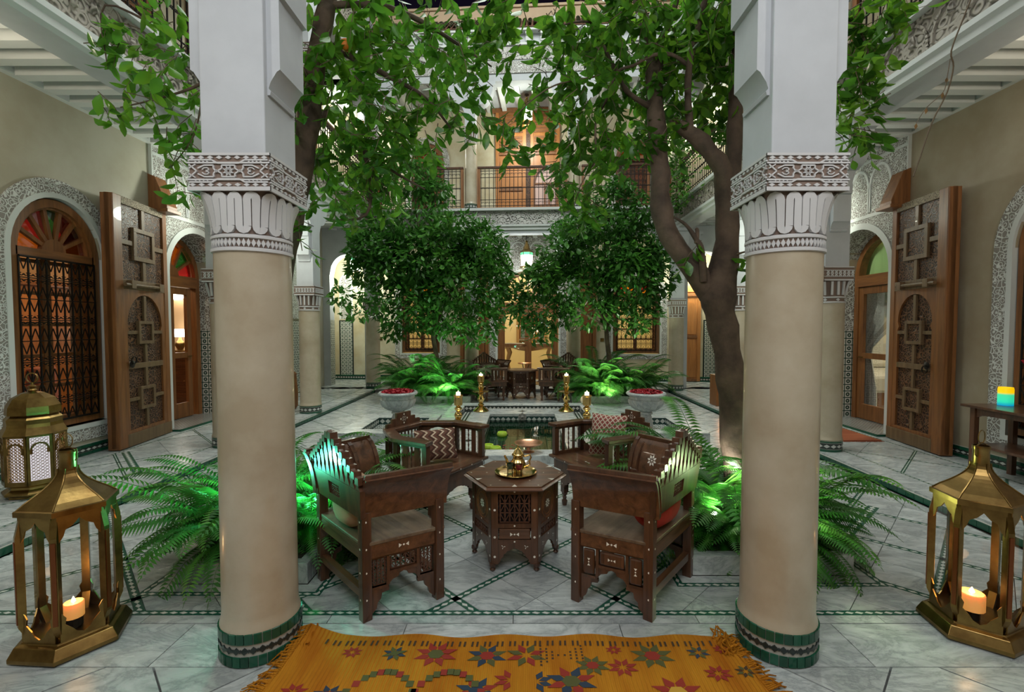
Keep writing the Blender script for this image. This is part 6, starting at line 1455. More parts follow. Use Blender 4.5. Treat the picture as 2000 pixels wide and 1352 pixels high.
fern('fern arching out of the planter behind the thick left column', (-1.76, 3.45, .11), [(-.14, -.14, 120, .55, .92, .15), (.2, .05, 110, .5, .85, .13), (.24, .08, 14, .7, .92, .06, .9)])
fern('fern around the forked tree trunk behind the thick right column', (1.55, 3.5, .11), [(-.06, -.14, 110, .5, .80, .1), (.25, -.15, 85, .5, .85, .12), (-.05, .3, 50, .65, .95, .1), (.0, .28, 26, .95, 1.2, .07, .9)])
fern('broad fern under the far left small tree', (-1.95, 10.5, .12), [(-.35, 0, 90, .85, 1.25, .18), (.4, -.1, 90, .75, 1.1, .2)], .62)
fern('broad bright fern under the far right small tree', (1.95, 10.4, .12), [(-.3, 0, 90, .85, 1.3, .16), (.4, 0, 90, .75, 1.1, .2)], .62)
for p in PROT: bpy.data.objects.remove(p)
# ================================================================ trees
BARK = mat('grey_brown_bark', (.135, .092, .06), .85, var=.5, vs=5, bmp=.8, bs=24, col2=(.055, .036, .024)); TWIG = mat('twig_bark', (.12, .085, .05), .8)
LEAF = leafmat('broad_leaf_green', (.105, .31, .028), .5, .3, .5); LEAFD = leafmat('small_tree_leaf', (.062, .21, .03), .4, .35, .5)
def leafshape(k):
    c = (.10, .04, -.03, .14)[k]; w = (.25, .28, .23, .3)[k]; prof = [(0, .02), (.2, .62), (.45, 1), (.7, .78), (.88, .36), (1, 0)]
    v, f = [], []
    for t, q in prof: v += [(t, -w * q, -c * t * t * 2 + .06 * q), (t, 0, -c * t * t * 2), (t, w * q, -c * t * t * 2 + .06 * q)]
    for i in range(5):
        a = 3 * i; f += [(a, a + 1, a + 4, a + 3), (a + 1, a + 2, a + 5, a + 4)]
    return v, f
SHAPES = [leafshape(k) for k in range(4)]
def spline(pts, n=4):
    P = [Vector(p[:3]) for p in pts]; r = [p[3] for p in pts]; out, rr = [], []
    for i in range(len(P) - 1):
        a, b, c, d = P[max(0, i - 1)], P[i], P[i + 1], P[min(len(P) - 1, i + 2)]
        for j in range(n):
            t = j / n; out.append(.5 * ((2 * b) + (c - a) * t + (2 * a - 5 * b + 4 * c - d) * t * t + (3 * b - a - 3 * c + d) * t ** 3)); rr.append(r[i] + (r[i + 1] - r[i]) * t)
    return out + [P[-1]], rr + [r[-1]]
def big_tree(label, branches, clusters, seed, fruit=()):
    random.seed(seed); base = Vector(branches[0][0][:3]); base.z = .1; t = thing('orange_tree', label, 'tree', tuple(base))
    loc = lambda p: tuple(Vector(p) - base)
    for k, b in enumerate(branches):
        P, rr = spline(b); mb = MB(); mb.tube([p - base for p in P], [r * .93 * (1 + .06 * sin(i * 1.7 + k)) for i, r in enumerate(rr)], 18 if rr[0] > .05 else 7)
        if rr[0] > .05:
            q = mathutils.noise.noise_vector; mb.v = [tuple(Vector(v) + q(Vector(v) * 6) * .014 + q(Vector(v) * 17) * .006) for v in mb.v]
        mb.build('trunk' if k == 0 else 'branch', BARK if rr[0] > .012 else TWIG, t, smooth=60)
    leaves, tw = [], MB(); bp = [(Vector(p[:3]), p[3]) for b in branches for p in b]
    for cx, cy, cz, rx, rz_, n in clusters:
        done = 0
        while done < n * 1.05:
            a, r = random.random() * 2 * pi, sqrt(random.random()); s = Vector((cx + rx * r * cos(a), cy + random.uniform(-1, 1) * min(.4, rx * .8 + .08), cz + rz_ * r * sin(a)))
            d = Vector((random.uniform(-1, 1), random.uniform(-1, 1), random.uniform(-1.1, .2))).normalized(); l = random.uniform(.12, .24); s -= d * l * .5; m = random.randint(4, 7)
            e = s + d * l + Vector((0, 0, -.05)); tw.tube([s - base, (s + d * l * .6) - base, e - base], [.0035, .0028, .0015], 3)
            for i in range(m):
                u = (i + .6) / m; p = s.lerp(e, u); g = Vector((random.gauss(0, 1), random.gauss(0, 1), random.gauss(-.75, .6))).normalized() * .8 + d * .5
                leaves.append((p, g.normalized(), random.uniform(.085, .135), random.random()))
            done += m
    leaves.sort(key=lambda q: (q[0] - Vector((0, 0, 1.6))).length - q[2] * 6)
    prot = []; rest = MB()
    for i, (p, g, sz, rnd) in enumerate(leaves):
        x = g; y = x.cross(Vector((random.uniform(-.7, .7), random.uniform(-.7, .7), 1))).normalized(); z = x.cross(y)
        M = Matrix((x, y, z)).transposed(); k = i % 4
        if i < 300:
            if i < 4: o = MB().add(*SHAPES[k]).build('leaf', LEAF, t, smooth=80); prot.append(o)
            else: o = prot[k].copy(); COL.objects.link(o); o.parent = t
            o.location = loc(p); o.rotation_euler = M.to_euler(); o.scale = (sz, sz, sz)
        else: rest.add([M @ (Vector(v) * sz) + p - base for v in SHAPES[k][0]], SHAPES[k][1])
    rest.build('leaves', LEAF, t, kind='stuff', smooth=80); tw.build('twigs', TWIG, t, kind='stuff')
    OR = mat('orange_fruit', (.75, .22, .02), .5, bmp=.1, bs=80)
    for x, y, z in fruit: MB().lathe([(.0, -.042), (.025, -.036), (.04, -.015), (.042, .005), (.033, .028), (.015, .04), (0, .04)], 16).build('orange', OR, t, smooth=80, loc=loc((x, y, z)))
    return t
big_tree('tall tree with a broad forked trunk rising beside the thick right column', RT, RCL, 5)
big_tree('tall leaning tree whose trunk rises behind the white pier on the left', LT, LCL, 6, [(-1.26, 3.45, 3.62), (-1.5, 3.5, 3.6)])
def small_tree(label, x, y, blobs, seed, nper):
    random.seed(seed); t = thing('small_tree', label, 'tree', (x, y, .12)); base = Vector((x, y, .12))
    sub = []
    for bx, by, bz, rx, rz_ in blobs:
        sub.append((bx, by, bz, rx * .72, rz_ * .72))
        for k in range(5):
            a = random.random() * 2 * pi; q = random.uniform(.55, .95); s = random.uniform(.25, .45); sub.append((bx + rx * q * cos(a), by + random.uniform(-.5, .35), bz + rz_ * q * sin(a), rx * s, rz_ * s * random.uniform(.8, 1.6)))
    main = blobs; blobs = sub
    P, rr = spline([(x, y, .12, .07), (x + .05, y, .8, .055), (x - .03, y - .05, 1.5, .05), (x + .05, y, 2.2, .04), (x, y, 2.9, .02)]); MB().tube([p - base for p in P], rr, 8).build('trunk', BARK, t, smooth=60)
    lv = []
    for bx, by, bz, rx, rz_ in blobs:
        if rx > .4: MB().tube([Vector((x, y, 1.6)) - base, Vector(((x + bx) / 2, (y + by) / 2, (1.8 + bz) / 2 + .1)) - base, Vector((bx, by, bz)) - base], [.03, .02, .006], 5).build('branch', TWIG, t)
        n = int(nper * rx * rz_ * (1 if bz > 2.15 else .55))
        for i in range(n):
            d = Vector((random.gauss(0, 1), random.gauss(0, 1), random.gauss(0, 1))).normalized(); q = random.uniform(.55, 1.08); p = Vector((bx + rx * d.x * q, by + min(rx, .9) * d.y * q, bz + rz_ * d.z * q))
            g = (d * .6 + Vector((random.gauss(0, .6), random.gauss(0, .6), random.gauss(-.55, .5)))).normalized(); lv.append((p, g, random.uniform(.12, .19)))
    lv.sort(key=lambda q: q[0].y - q[2] * 2); prot = []; rest = MB()
    for i, (p, g, sz) in enumerate(lv):
        xx = g; yy = xx.cross(Vector((random.uniform(-.7, .7), random.uniform(-.7, .7), 1))).normalized(); M = Matrix((xx, yy, xx.cross(yy))).transposed(); k = i % 4
        if i < 300:
            if i < 4: o = MB().add(*SHAPES[k]).build('leaf', LEAFD, t, smooth=80); prot.append(o)
            else: o = prot[k].copy(); COL.objects.link(o); o.parent = t
            o.location = p - base; o.rotation_euler = M.to_euler(); o.scale = (sz, sz, sz)
        else: rest.add([M @ (Vector(v) * sz) + p - base for v in ((0, 0, 0), (.4, -.24, .04), (1, 0, -.1), (.4, .24, .04), (.45, 0, -.02))], [(0, 1, 4), (1, 2, 4), (2, 3, 4), (3, 0, 4)])
    rest.build('leaves', LEAFD, t, kind='stuff'); return t
small_tree('dense dark leaved small tree at the far left behind the petal urn', -1.95, 10.5, MCL, 11, 1650); small_tree('dense dark leaved small tree at the far right of the central lantern', 1.9, 10.5, MCR, 12, 1800)
random.seed(21)
vt = thing('climbing_vine', 'dark climbing vine on the right upper railing behind the tree trunk', 'vine', (3.3, 10.2, 4.4)); v_ = MB()
for i in range(1500):
    p = Vector((random.gauss(0, .12), random.gauss(0, .45), random.uniform(-.3, 1.9))); g = Vector((random.gauss(0, 1), random.gauss(0, 1), random.gauss(-.4, .6))).normalized(); yy = g.cross(Vector((random.uniform(-.7, .7), random.uniform(-.7, .7), 1))).normalized(); M = Matrix((g, yy, g.cross(yy))).transposed(); sz = random.uniform(.08, .13)
    v_.add([M @ (Vector(v) * sz) + p for v in ((0, 0, 0), (.4, -.24, .04), (1, 0, -.1), (.4, .24, .04), (.45, 0, -.02))], [(0, 1, 4), (1, 2, 4), (2, 3, 4), (3, 0, 4)])
v_.build('leaves', LEAFD, vt, kind='stuff'); MB().tube([(0, 0, -.2), (.02, .05, .4), (0, .1, 1.0), (0, .2, 1.6)], [.02, .018, .015, .008], 6).build('stem', TWIG, vt)
hv = thing('hanging_vine', 'thin dry vine hanging from the right balcony ledge', 'vine', tuple(VINE[0][0][:3])); b0 = Vector(VINE[0][0][:3])
for b in VINE:
    P, rr = spline(b); MB().tube([p - b0 for p in P], rr, 5).build('stem', TWIG, hv)
DRY = mat('dry_leaf', (.25, .14, .05), .9)
for p in VINE[1][1:]:
    MB().add([Vector(v) * .05 + Vector(p[:3]) - b0 for v in ((0, 0, 0), (.3, .1, -.5), (0, .2, -1), (-.35, 0, -.5))], [(0, 1, 2, 3)]).build('dry_leaf', DRY, hv)
LENS = emit('spot_lens', (.95, 1, .9), 30)
for la, p in (('small garden spotlight glaring in the right fern', (1.29, 3.12, .33)), ('small added spotlight hidden in the left fern for teal fill light', (-1.75, 2.98, .53)), ('small added spotlight behind the thick right column for green fill light', (1.66, 3.05, .46))):  # last two fixtures are added over the hidden fill points
    t = thing('garden_or_fill_spotlight', la, 'lamp', (p[0], p[1], .11)); MB().tube([(0, 0, 0), (0, 0, p[2] - .11)], .008, 6).build('stake', IRON, t); MB().lathe([(.02, -.05), (.03, -.03), (.03, .0), (.026, 0)], 12, (0, 0, p[2] - .09)).build('housing', IRON, t); MB().lathe([(.022, 0), (.012, .012), (0, .014)], 10, (0, 0, p[2] - .09)).build('lens', LENS, t)
tag(MB().add([Vector(v) * .12 for v in SHAPES[3][0]], SHAPES[3][1]).build('fallen_leaf', leafmat('yellow_leaf', (.2, .24, .03), .2)), 'fallen yellowish leaf on the floor beside the right scroll armed chair', 'leaf').location = (1.0, 3.22, .012)
# ================================================================ cushions
def cushmat(name, kind):
    m, nt, b = nodes(name); MATS[name] = m; b.inputs['Roughness'].default_value = .95
    u, v = uvm(nt)
    if kind == 'kilim':
        zz = math_(nt, 'ABSOLUTE', math_(nt, 'SUBTRACT', math_(nt, 'FRACT', math_(nt, 'MULTIPLY', v, 4)), .5))
        a = math_(nt, 'FRACT', math_(nt, 'MULTIPLY_ADD', zz, 1.1, math_(nt, 'MULTIPLY', u, 5)))
        w = N(nt, 'ShaderNodeTexChecker', Scale=22.0); tc = N(nt, 'ShaderNodeTexCoord'); L(nt, tc.outputs['UV'], w.inputs[0])
        c = ramp(nt, a, [(0, (.05, .02, .012)), (.3, (.28, .12, .05)), (.34, (.55, .45, .32)), (.55, (.60, .52, .4)), (.58, (.12, .05, .03)), (1, (.30, .14, .06))])
        for e in c.node.color_ramp.elements: pass
        c.node.color_ramp.interpolation = 'CONSTANT'
        L(nt, mixc(nt, math_(nt, 'MULTIPLY', w.outputs[1], .45), c, (.08, .03, .02)), b.inputs['Base Color'])
    elif kind == 'trellis':
        p = math_(nt, 'ABSOLUTE', math_(nt, 'SUBTRACT', math_(nt, 'FRACT', math_(nt, 'MULTIPLY', math_(nt, 'ADD', u, v), 7)), .5))
        q = math_(nt, 'ABSOLUTE', math_(nt, 'SUBTRACT', math_(nt, 'FRACT', math_(nt, 'MULTIPLY', math_(nt, 'SUBTRACT', u, v), 7)), .5))
        f = math_(nt, 'LESS_THAN', math_(nt, 'MINIMUM', p, q), .13)
        L(nt, mixc(nt, f, (.20, .045, .035), (.45, .36, .28)), b.inputs['Base Color'])
    elif kind == 'stripe':
        f = math_(nt, 'LESS_THAN', math_(nt, 'ABSOLUTE', math_(nt, 'SUBTRACT', math_(nt, 'FRACT', math_(nt, 'MULTIPLY', u, 6)), .5)), .16)
        L(nt, mixc(nt, f, (.16, .05, .03), (.5, .3, .15)), b.inputs['Base Color'])
    return m
def cushion(label, loc, rot, w, h, th, m, group=None, pw=4.0):
    mb = MB(); n = 14
    for sgn in (1, -1):
        v, fs, uv = [], [], []
        for j in range(n + 1):
            for i in range(n + 1):
                x, y = -1 + 2 * i / n, -1 + 2 * j / n; k = (1 - abs(x) ** 2.4) * (1 - abs(y) ** 2.4); pin = 1 - .07 * (abs(x) ** 2 * (1 - abs(y)) + abs(y) ** 2 * (1 - abs(x)))
                v.append((x * w / 2 * pin if pw > 3 else x * w / 2 * sqrt(max(0, 1 - y * y / 2)), y * h / 2 * pin if pw > 3 else y * h / 2 * sqrt(max(0, 1 - x * x / 2)), sgn * th / 2 * max(0, k) ** .45))
        for j in range(n):
            for i in range(n):
                a = j * (n + 1) + i; f = (a, a + 1, a + n + 2, a + n + 1); fs.append(f if sgn > 0 else f[::-1])
                q = [(i / n, j / n), ((i + 1) / n, j / n), ((i + 1) / n, (j + 1) / n), (i / n, (j + 1) / n)]; uv.append(q if sgn > 0 else q[::-1])
        mb.add(v, fs, uv)
    o = mb.build('cushion', m, smooth=80); o.location = loc; o.rotation_euler = rot; return tag(o, label, 'cushion', group)
KIL = cushmat('kilim_cloth', 'kilim'); TRE = cushmat('trellis_cloth', 'trellis'); STR = cushmat('striped_cloth', 'stripe')
def lean(src, lx, ly, z, tilt, yaw, **k):
    p = src.matrix_basis @ Vector((lx, ly, z)); return p
def chairpos(c, lx, ly, z): return tuple(Matrix.Translation(c.location) @ Matrix.Rotation(c.rotation_euler.z, 4, 'Z') @ Vector((lx, ly, z)))
def leanrot(yaw, tilt=70): return Euler((R(tilt), 0, yaw)).to_matrix().to_euler()
yl = thL.rotation_euler.z; yr = thR.rotation_euler.z
cushion('round beige cushion leaning inside the left scroll armed chair', chairpos(thL, .02, -.14, .585), leanrot(yl, 72), .40, .31, .16, mat('beige_cloth', (.42, .27, .16), .95, var=.2, bmp=.1, bs=60), None, 2)
cushion('red velvet cushion leaning inside the right scroll armed chair', chairpos(thR, -.03, -.13, .57), leanrot(yr, 70), .52, .29, .18, mat('red_velvet', (.42, .02, .01), .8, var=.35, vs=8), None, 2)
yk = ccL.rotation_euler.z
cushion('brown and cream kilim cushion on the left corner chair', (-.74, 4.0, .60), leanrot(R(24), 66), .36, .27, .11, KIL)
yk2 = ccR.rotation_euler.z
cushion('red and pink diamond trellis cushion standing on the right corner chair', (.77, 4.2, .638), leanrot(R(-28), 74), .33, .37, .11, TRE)
cushion('small patterned cushion in the far left corner chair', (-.86, 10.5, .6), leanrot(R(-75), 72), .36, .3, .12, TRE); cushion('striped cushion in the far right corner chair', (.88, 10.5, .6), leanrot(R(75), 72), .36, .3, .12, STR)
cushion('dark brown cushion in the far left scroll armed chair', (-.86, 11.26, .6), leanrot(R(-150), 72), .4, .3, .14, mat('brown_cloth', (.1, .06, .04), .95)); cushion('dark cushion in the far right scroll armed chair', (1.04, 11.21, .6), leanrot(R(150), 72), .4, .3, .14, MATS['brown_cloth'])
# ================================================================ tea set
tray = tag(MB().lathe([(.0, .004), (.115, .004), (.125, .006), (.145, .018), (.148, .016), (.128, 0), (0, 0)], 40).build('tea_tray', GOLD, smooth=50), 'round brass tray under the teapot on the hexagonal table', 'tray'); tray.location = (-.045, 3.27, .5785)
tp = thing('teapot', 'polished brass teapot with pointed lid on the round tray', 'teapot', (-.03, 3.29, .584))
MB().lathe([(.03, 0), (.034, .008), (.03, .014), (.052, .03), (.058, .05), (.05, .075), (.036, .092), (.034, .11), (.042, .118)], 24).build('body', GOLD, tp, smooth=60)
MB().lathe([(.044, .118), (.044, .124), (.036, .132), (.026, .15), (.012, .164), (.006, .172), (.009, .178), (.005, .186), (.002, .196), (0, .2)], 24).build('lid', GOLD, tp, smooth=60)
MB().tube([(-.045, 0, .04), (-.075, 0, .06), (-.08, 0, .085), (-.095, 0, .115)], [.014, .012, .009, .007], 10).build('spout', GOLD, tp, smooth=60)
MB().tube([(.036, 0, .108), (.06, 0, .112), (.085, 0, .12), (.092, 0, .1), (.08, 0, .075), (.085, 0, .05), (.06, 0, .04), (.05, 0, .045)], [.006, .006, .007, .006, .006, .005, .005, .005], 8).build('handle', GOLD, tp, smooth=60)
def tea(label, loc, col, k):
    g = thing('tea_glass', label, 'glass', loc, 0, 'Moroccan tea glasses on the tray'); MB().lathe([(.020, 0), (.021, .004), (.0185, .02), (.0205, .035), (.025, .075)], 16).build('glass_wall', glass('tea_glass_' + k, (.8, .8, .72), .7), g, smooth=60)
    MB().lathe([(.0213, .038), (.0255, .0755), (.0242, .0755), (.02, .038)], 16).build('painted_band', mat('painted_glass_' + k, col, .2, var=.6, vs=60), g, smooth=60)
tea('tea glass with a green painted band on the brass tray', (-.085, 3.235, .584), (.05, .07, .035), 'green'); tea('tea glass with a red painted band on the brass tray', (-.022, 3.215, .584), (.25, .035, .03), 'red')
# copper footed dish on the front coping
t = thing('copper_dish', 'hammered copper footed dish on the front pool coping', 'dish', (.075, 5.62, .101)); MB().lathe([(0, .085), (.1, .088), (.155, .105), (.17, .12), (.165, .108), (.1, .078), (0, .075)], 32).build('bowl', COPPER, t, smooth=60); MB().lathe([(.07, 0), (.072, .008), (.03, .02), (.025, .05), (.05, .08)], 16).build('foot', COPPER, t, smooth=60)
# ================================================================ candlesticks and candles
def stick(label, loc, tall, group):
    t = thing('candlestick', label, 'candlestick', loc, 0, group)
    if not tall:
        MB().lathe([(0, 0), (.06, 0), (.155, .012), (.175, .022), (.172, .028), (.1, .02), (.07, .022), (.05, .04)], 24).build('dish', GOLD, t, smooth=45)
        MB().lathe([(.05, .03), (.06, .06), (.035, .08), (.05, .1), (.065, .14), (.05, .18), (.03, .2), (.055, .23), (.06, .25), (.03, .28), (.045, .29)], 20).build('stem', GOLD, t, smooth=45)
        MB().lathe([(.045, .29), (.062, .3), (.066, .31), (.066, .43), (.075, .44), (.075, .455), (.055, .455), (.055, .40), (0, .40)], 16).build('cup', GOLD, t); return .40
    MB().lathe([(.13, 0), (.14, .015), (.1, .05), (.06, .08), (.04, .1)], 24).build('foot', GOLD, t, smooth=45)
    MB().lathe([(.04, .1), (.06, .12), (.03, .15), (.05, .18), (.065, .22), (.04, .27), (.03, .3), (.055, .32), (.03, .34), (.15, .355), (.15, .365), (.03, .37), (.045, .4), (.06, .44), (.035, .48), (.055, .5), (.04, .52)], 20).build('stem', GOLD, t, smooth=45)
    MB().lathe([(.04, .52), (.062, .53), (.062, .63), (.07, .64), (.05, .64), (.05, .58), (0, .58)], 16).build('cup', GOLD, t); return .58
WHC = emit('lit_white_candle', (1, .9, .72), .9)
def candle(label, loc, r, h, m=WHC, group=None):
    t = thing('candle', label, 'candle', loc, 0, group); MB().lathe([(r, 0), (r, h * .95), (r * .9, h), (r * .55, h * .9), (0, h * .88)], 14).build('wax', m, t, smooth=50)
    MB().lathe([(0, 0), (r * .22, h * .05 + .006), (r * .16, .02), (0, .036)], 8, (0, 0, h * .9)).build('flame', FLAME, t, smooth=60); return t
for x, y, z, tall, la in ((-.99, 7.25, .102, 0, 'near left'), (1.0, 7.25, .102, 0, 'near right'), (-.74, 8.40, .101, 1, 'far left'), (.79, 8.40, .101, 1, 'far right')):
    lab = {'near left': 'short fluted brass candlestick on a dish left of the pool', 'near right': 'short fluted brass candlestick on a dish right of the pool', 'far left': 'tall knopped brass candlestick on the far pool coping, left one', 'far right': 'tall knopped brass candlestick on the far pool coping, right one'}[la]
    h = stick(lab, (x, y, z), tall, 'brass candlesticks round the pool')
    candle('lit white candle in the %s candlestick by the pool' % ('short left' if la == 'near left' else 'short right' if la == 'near right' else 'tall left' if tall and x < 0 else 'tall right'), (x, y, z + h), .036, .10 if not tall else .09, group='white candles in brass sticks')
    light('POINT', (x, y, z + h + .2), 1.6, (1, .7, .4), .03)
tag(MB().lathe([(0, 0), (.05, .01), (.08, .05), (.085, .09), (.07, .13), (.03, .155), (0, .16)], 20).build('egg_candle', WAX, smooth=80), 'white egg shaped candle behind the short right candlestick', 'candle').location = (1.2, 9.0, .131)
LIME = mat('lime_wax', (.42, .62, .06), .45, Subsurface_Weight=.2)
for i, (x, y, la) in enumerate(((-.30, 6.95, 'lime green floating bowl candle alone in mid pool'), (-.45, 6.2, 'lime green floating bowl candle touching the left pool edge'), (-.345, 6.08, 'lime green floating bowl candle nearest the front pool edge'))):
    tag(MB().lathe([(0, -.02), (.05, -.02), (.075, .01), (.078, .035), (.066, .062), (.058, .062), (.05, .03), (0, .025)], 20).build('floating_candle', LIME, smooth=60), la, 'candle', 'lime floating candles').location = (x, y, -.012)
pt = MB()
for i in range(26):
    a = random.random() * 6; c = Vector((random.uniform(-.4, -.1), random.uniform(5.95, 6.4), -.006)); pt.add([c + Vector((.018 * cos(a + k * pi / 2), .018 * sin(a + k * pi / 2), 0)) for k in range(4)], [(0, 1, 2, 3)])
tag(pt.build('floating_petals', MATS['red_petals'], kind='stuff'), 'loose red petals floating on the pool water', 'petals')
# ================================================================ big brass lanterns
AMB = mat('tarnished_copper_strip', (.19, .055, .015), .3, .6)
def floorlantern(label, loc, rz, green_dir):
    t = thing('floor_lantern', label, 'lantern', loc, rz, 'big hexagonal brass lanterns on the marble floor')
    hx = lambda r, z, k=0: [(r * cos(pi / 3 * i + k), r * sin(pi / 3 * i + k), z) for i in range(6)]
    MB().loft([hx(.225, 0), hx(.24, .012), hx(.24, .03), hx(.215, .075), hx(.19, .082), hx(.19, .088)]).build('base', BRASS, t, bevel=.004)
    n = 10; rings = [hx(.2, .70), hx(.2, .725), hx(.188, .728)] + [hx(.188 * (1 - u) ** 1.9 + .04 * u + .016 * (1 - u) * u, .73 + .165 * u ** .85) for u in [i / n for i in range(1, n + 1)]]
    MB().loft(rings).build('roof', BRASS, t)
    s = MB()
    for i in range(6):
        a = pi / 3 * i; s.tube([Vector((r[i][0], r[i][1], r[i][2])) for r in rings[2:]], .004, 5)
    s.build('roof_seams', BRASS, t)
    MB().lathe([(.036, .89), (.034, .96), (.037, .965), (.037, .985), (.033, .985), (.033, .93), (0, .93)], 18).build('neck', BRASS, t, smooth=45)
    h = MB(); h.tube([(-.037, 0, .975), (-.05, 0, .985), (-.05, 0, .94), (-.04, 0, .93)], .004, 5); h.tube([(.037, 0, .975), (.05, 0, .985), (.05, 0, .94), (.04, 0, .93)], .004, 5)
    h.tube([(.03 * cos(a), 0, 1.03 + .035 * sin(a)) for a in [2 * pi * i / 14 for i in range(15)]], .0025, 5); h.tube([(-.045, 0, .985), (0, 0, 1.0), (.045, 0, .985)], .003, 5); h.build('ring_handle', BRASS, t)
    for i in range(6):
        a = pi / 3 * i; c = Vector((cos(a), sin(a), 0)); u = Vector((-sin(a), cos(a), 0))
        prof = [(.165, .088), (.198, .165), (.198, .60), (.178, .70)]
        def pst(w, o, nm, m, z0=0, z1=9):
            rr = [(r + o, z) for r, z in prof]; return MB().loft([[c * (r - .03) + u * -w + Vector((0, 0, z)), c * r + u * -w * .8 + Vector((0, 0, z)), c * r + u * w * .8 + Vector((0, 0, z)), c * (r - .03) + u * w + Vector((0, 0, z))] for r, z in rr]).build(nm, m, t)
        pst(.017, 0, 'post', BRASS)
        rr = .2; MB().loft([[c * (rr - .006) + u * w_ + Vector((0, 0, z)) for w_ in (-.009, .009)] + [c * (rr + .002) + u * w_ + Vector((0, 0, z)) for w_ in (.009, -.009)] for z in (.18, .58)]).build('post_strip', AMB, t)
        a2 = a + pi / 6; n_ = Vector((cos(a2), sin(a2), 0)); u2 = Vector((-sin(a2), cos(a2), 0)); ap = .186 * cos(pi / 6); hw = .083
        f = lambda s, z, d: tuple(n_ * (ap + d) + u2 * s + Vector((0, 0, z)))
        lo = [(x, .14 + (z - 0)) for x, z in ((-hw, .10), (-hw * .72, .06), (-hw * .78, .03), (-hw * .45, .0), (-hw * .3, -.02), (0, -.035), (hw * .3, -.02), (hw * .45, .0), (hw * .78, .03), (hw * .72, .06), (hw, .10))]
        hi = [(x, .60 + z) for x, z in ((hw, -.04), (hw * .72, .0), (hw * .62, .03), (hw * .3, .045), (0, .075), (-hw * .3, .045), (-hw * .62, .03), (-hw * .72, .0), (-hw, -.04))]
        for nm, q in (('lower_tracery', [(-hw, .088)] + lo + [(hw, .088)]), ('upper_tracery', [(hw, .705)] + hi + [(-hw, .705)])):
            k = len(q); MB().add([f(s, z, -.003) for s, z in q] + [f(s, z, .003) for s, z in q], [tuple(range(k)), tuple(range(2 * k - 1, k - 1, -1))] + [(j, (j + 1) % k, k + (j + 1) % k, k + j) for j in range(k)]).build(nm, BRASS, t)
        MB().quad([f(-hw, .09, -.006), f(hw, .09, -.006), f(hw, .70, -.006), f(-hw, .70, -.006)]).build('pane', GLASS, t)
    return t
floorlantern('big brass glass lantern standing left of the thick left column', (-2.30, 2.36, 0), R(-4), None); floorlantern('big brass glass lantern standing right of the thick right column', (2.40, 2.44, 0), R(22), None)
AMBW = mat('amber_candle_wax', (.75, .38, .14), .5, Subsurface_Weight=.4, Emission_Color=(1, .4, .08, 1), Emission_Strength=.35)
for x, y, la, rr, hh in ((-2.27, 2.33, 'cream pillar candle glowing inside the left big lantern', .042, .075), (2.34, 2.40, 'squat amber pillar candle glowing inside the right big lantern', .055, .085)):
    b = tag(MB().lathe([(.03, 0), (.036, .005), (.036, .05), (0, .05)], 14).build('candle_stand', IRON), 'dark iron candle stand inside the %s big lantern' % ('left' if x < 0 else 'right'), 'stand'); b.location = (x, y, .089)
    candle(la, (x, y, .14), rr, hh, AMBW); light('POINT', (x, y, .26), .9, (1, .55, .22), .03)
# pierced lantern on the left gallery floor
PIER = None
def pierced(label, loc):
    t = thing('pierced_lantern', label, 'lantern', loc, R(10)); o8 = lambda r, z: [(r * cos(pi / 4 * i + pi / 8), r * sin(pi / 4 * i + pi / 8), z) for i in range(8)]
    MB().loft([o8(.2, 0), o8(.2, .02), o8(.23, .035), o8(.23, .05), o8(.185, .08), o8(.185, .10), o8(.21, .13)]).build('base', BRASS, t, bevel=.003)
    MB().loft([o8(.205, .55), o8(.23, .565), o8(.2, .63), o8(.195, .66), o8(.2, .70), o8(.17, .73), o8(.165, .74)]).build('shoulder', BRASS, t)
    MB().loft([o8(.19, .74), o8(.19, .76), o8(.185, .81), o8(.15, .88), o8(.08, .925), o8(.03, .94)]).build('dome', BRASS, t)
    m = MB().lathe([(.03, .94), (.035, .95), (.02, .965), (.03, .985), (.012, 1.0), (.01, 1.02)], 12)
    m.tube([(.045 * cos(a), 0, 1.06 + .045 * sin(a)) for a in [2 * pi * i / 14 for i in range(15)]], .006, 5); m.build('finial', BRASS, t)
    lp = emit('lamp_glow_lilac', (1, .93, 1), .55); MB().loft([o8(.16, .14), o8(.16, .55)]).build('frosted_glass', lp, t)
    for i in range(8):
        a = pi / 4 * i; n_ = Vector((cos(a), sin(a), 0)); u = Vector((-sin(a), cos(a), 0)); ap = .2; hw = .2 * math.tan(pi / 8); f = lambda s, z, d: tuple(n_ * (ap + d) + u * s + Vector((0, 0, z)))
        mb = MB()
        for s0, s1, z0, z1 in ((-hw, -hw + .02, .12, .56), (hw - .02, hw, .12, .56), (-hw, hw, .12, .16), (-hw, hw, .545, .56)): fbox(f, s0, s1, z0, z1, -.006, .006, mb)
        k = archpts(-hw + .028, hw - .028, .40, .44, .055, 10)
        for (p, q), (r_, s_) in zip(k, k[1:]): mb.bar(f(p, q, .003), f(r_, s_, .003), .014, .014)
        mb.build('panel_frame', BRASS, t)
        fl_ = MB(); w = (hw - .025) * 2; nx, nz = 4, 14
        for iz in range(nz):
            for ix in range(nx):
                x, z = -w / 2 + w * (ix + .5) / nx, .165 + .375 * (iz + .5) / nz; r0 = .0125
                for q in range(6):
                    a0, a1 = pi / 3 * q, pi / 3 * (q + 1); fl_.bar(f(x + r0 * cos(a0), z + r0 * sin(a0), 0), f(x + r0 * cos(a1), z + r0 * sin(a1), 0), .0085, .003)
        fl_.build('filigree', BRASS, t, kind='stuff')
pierced('pierced brass lantern with domed lid standing on the left gallery floor', (-4.47, 4.28, .081))
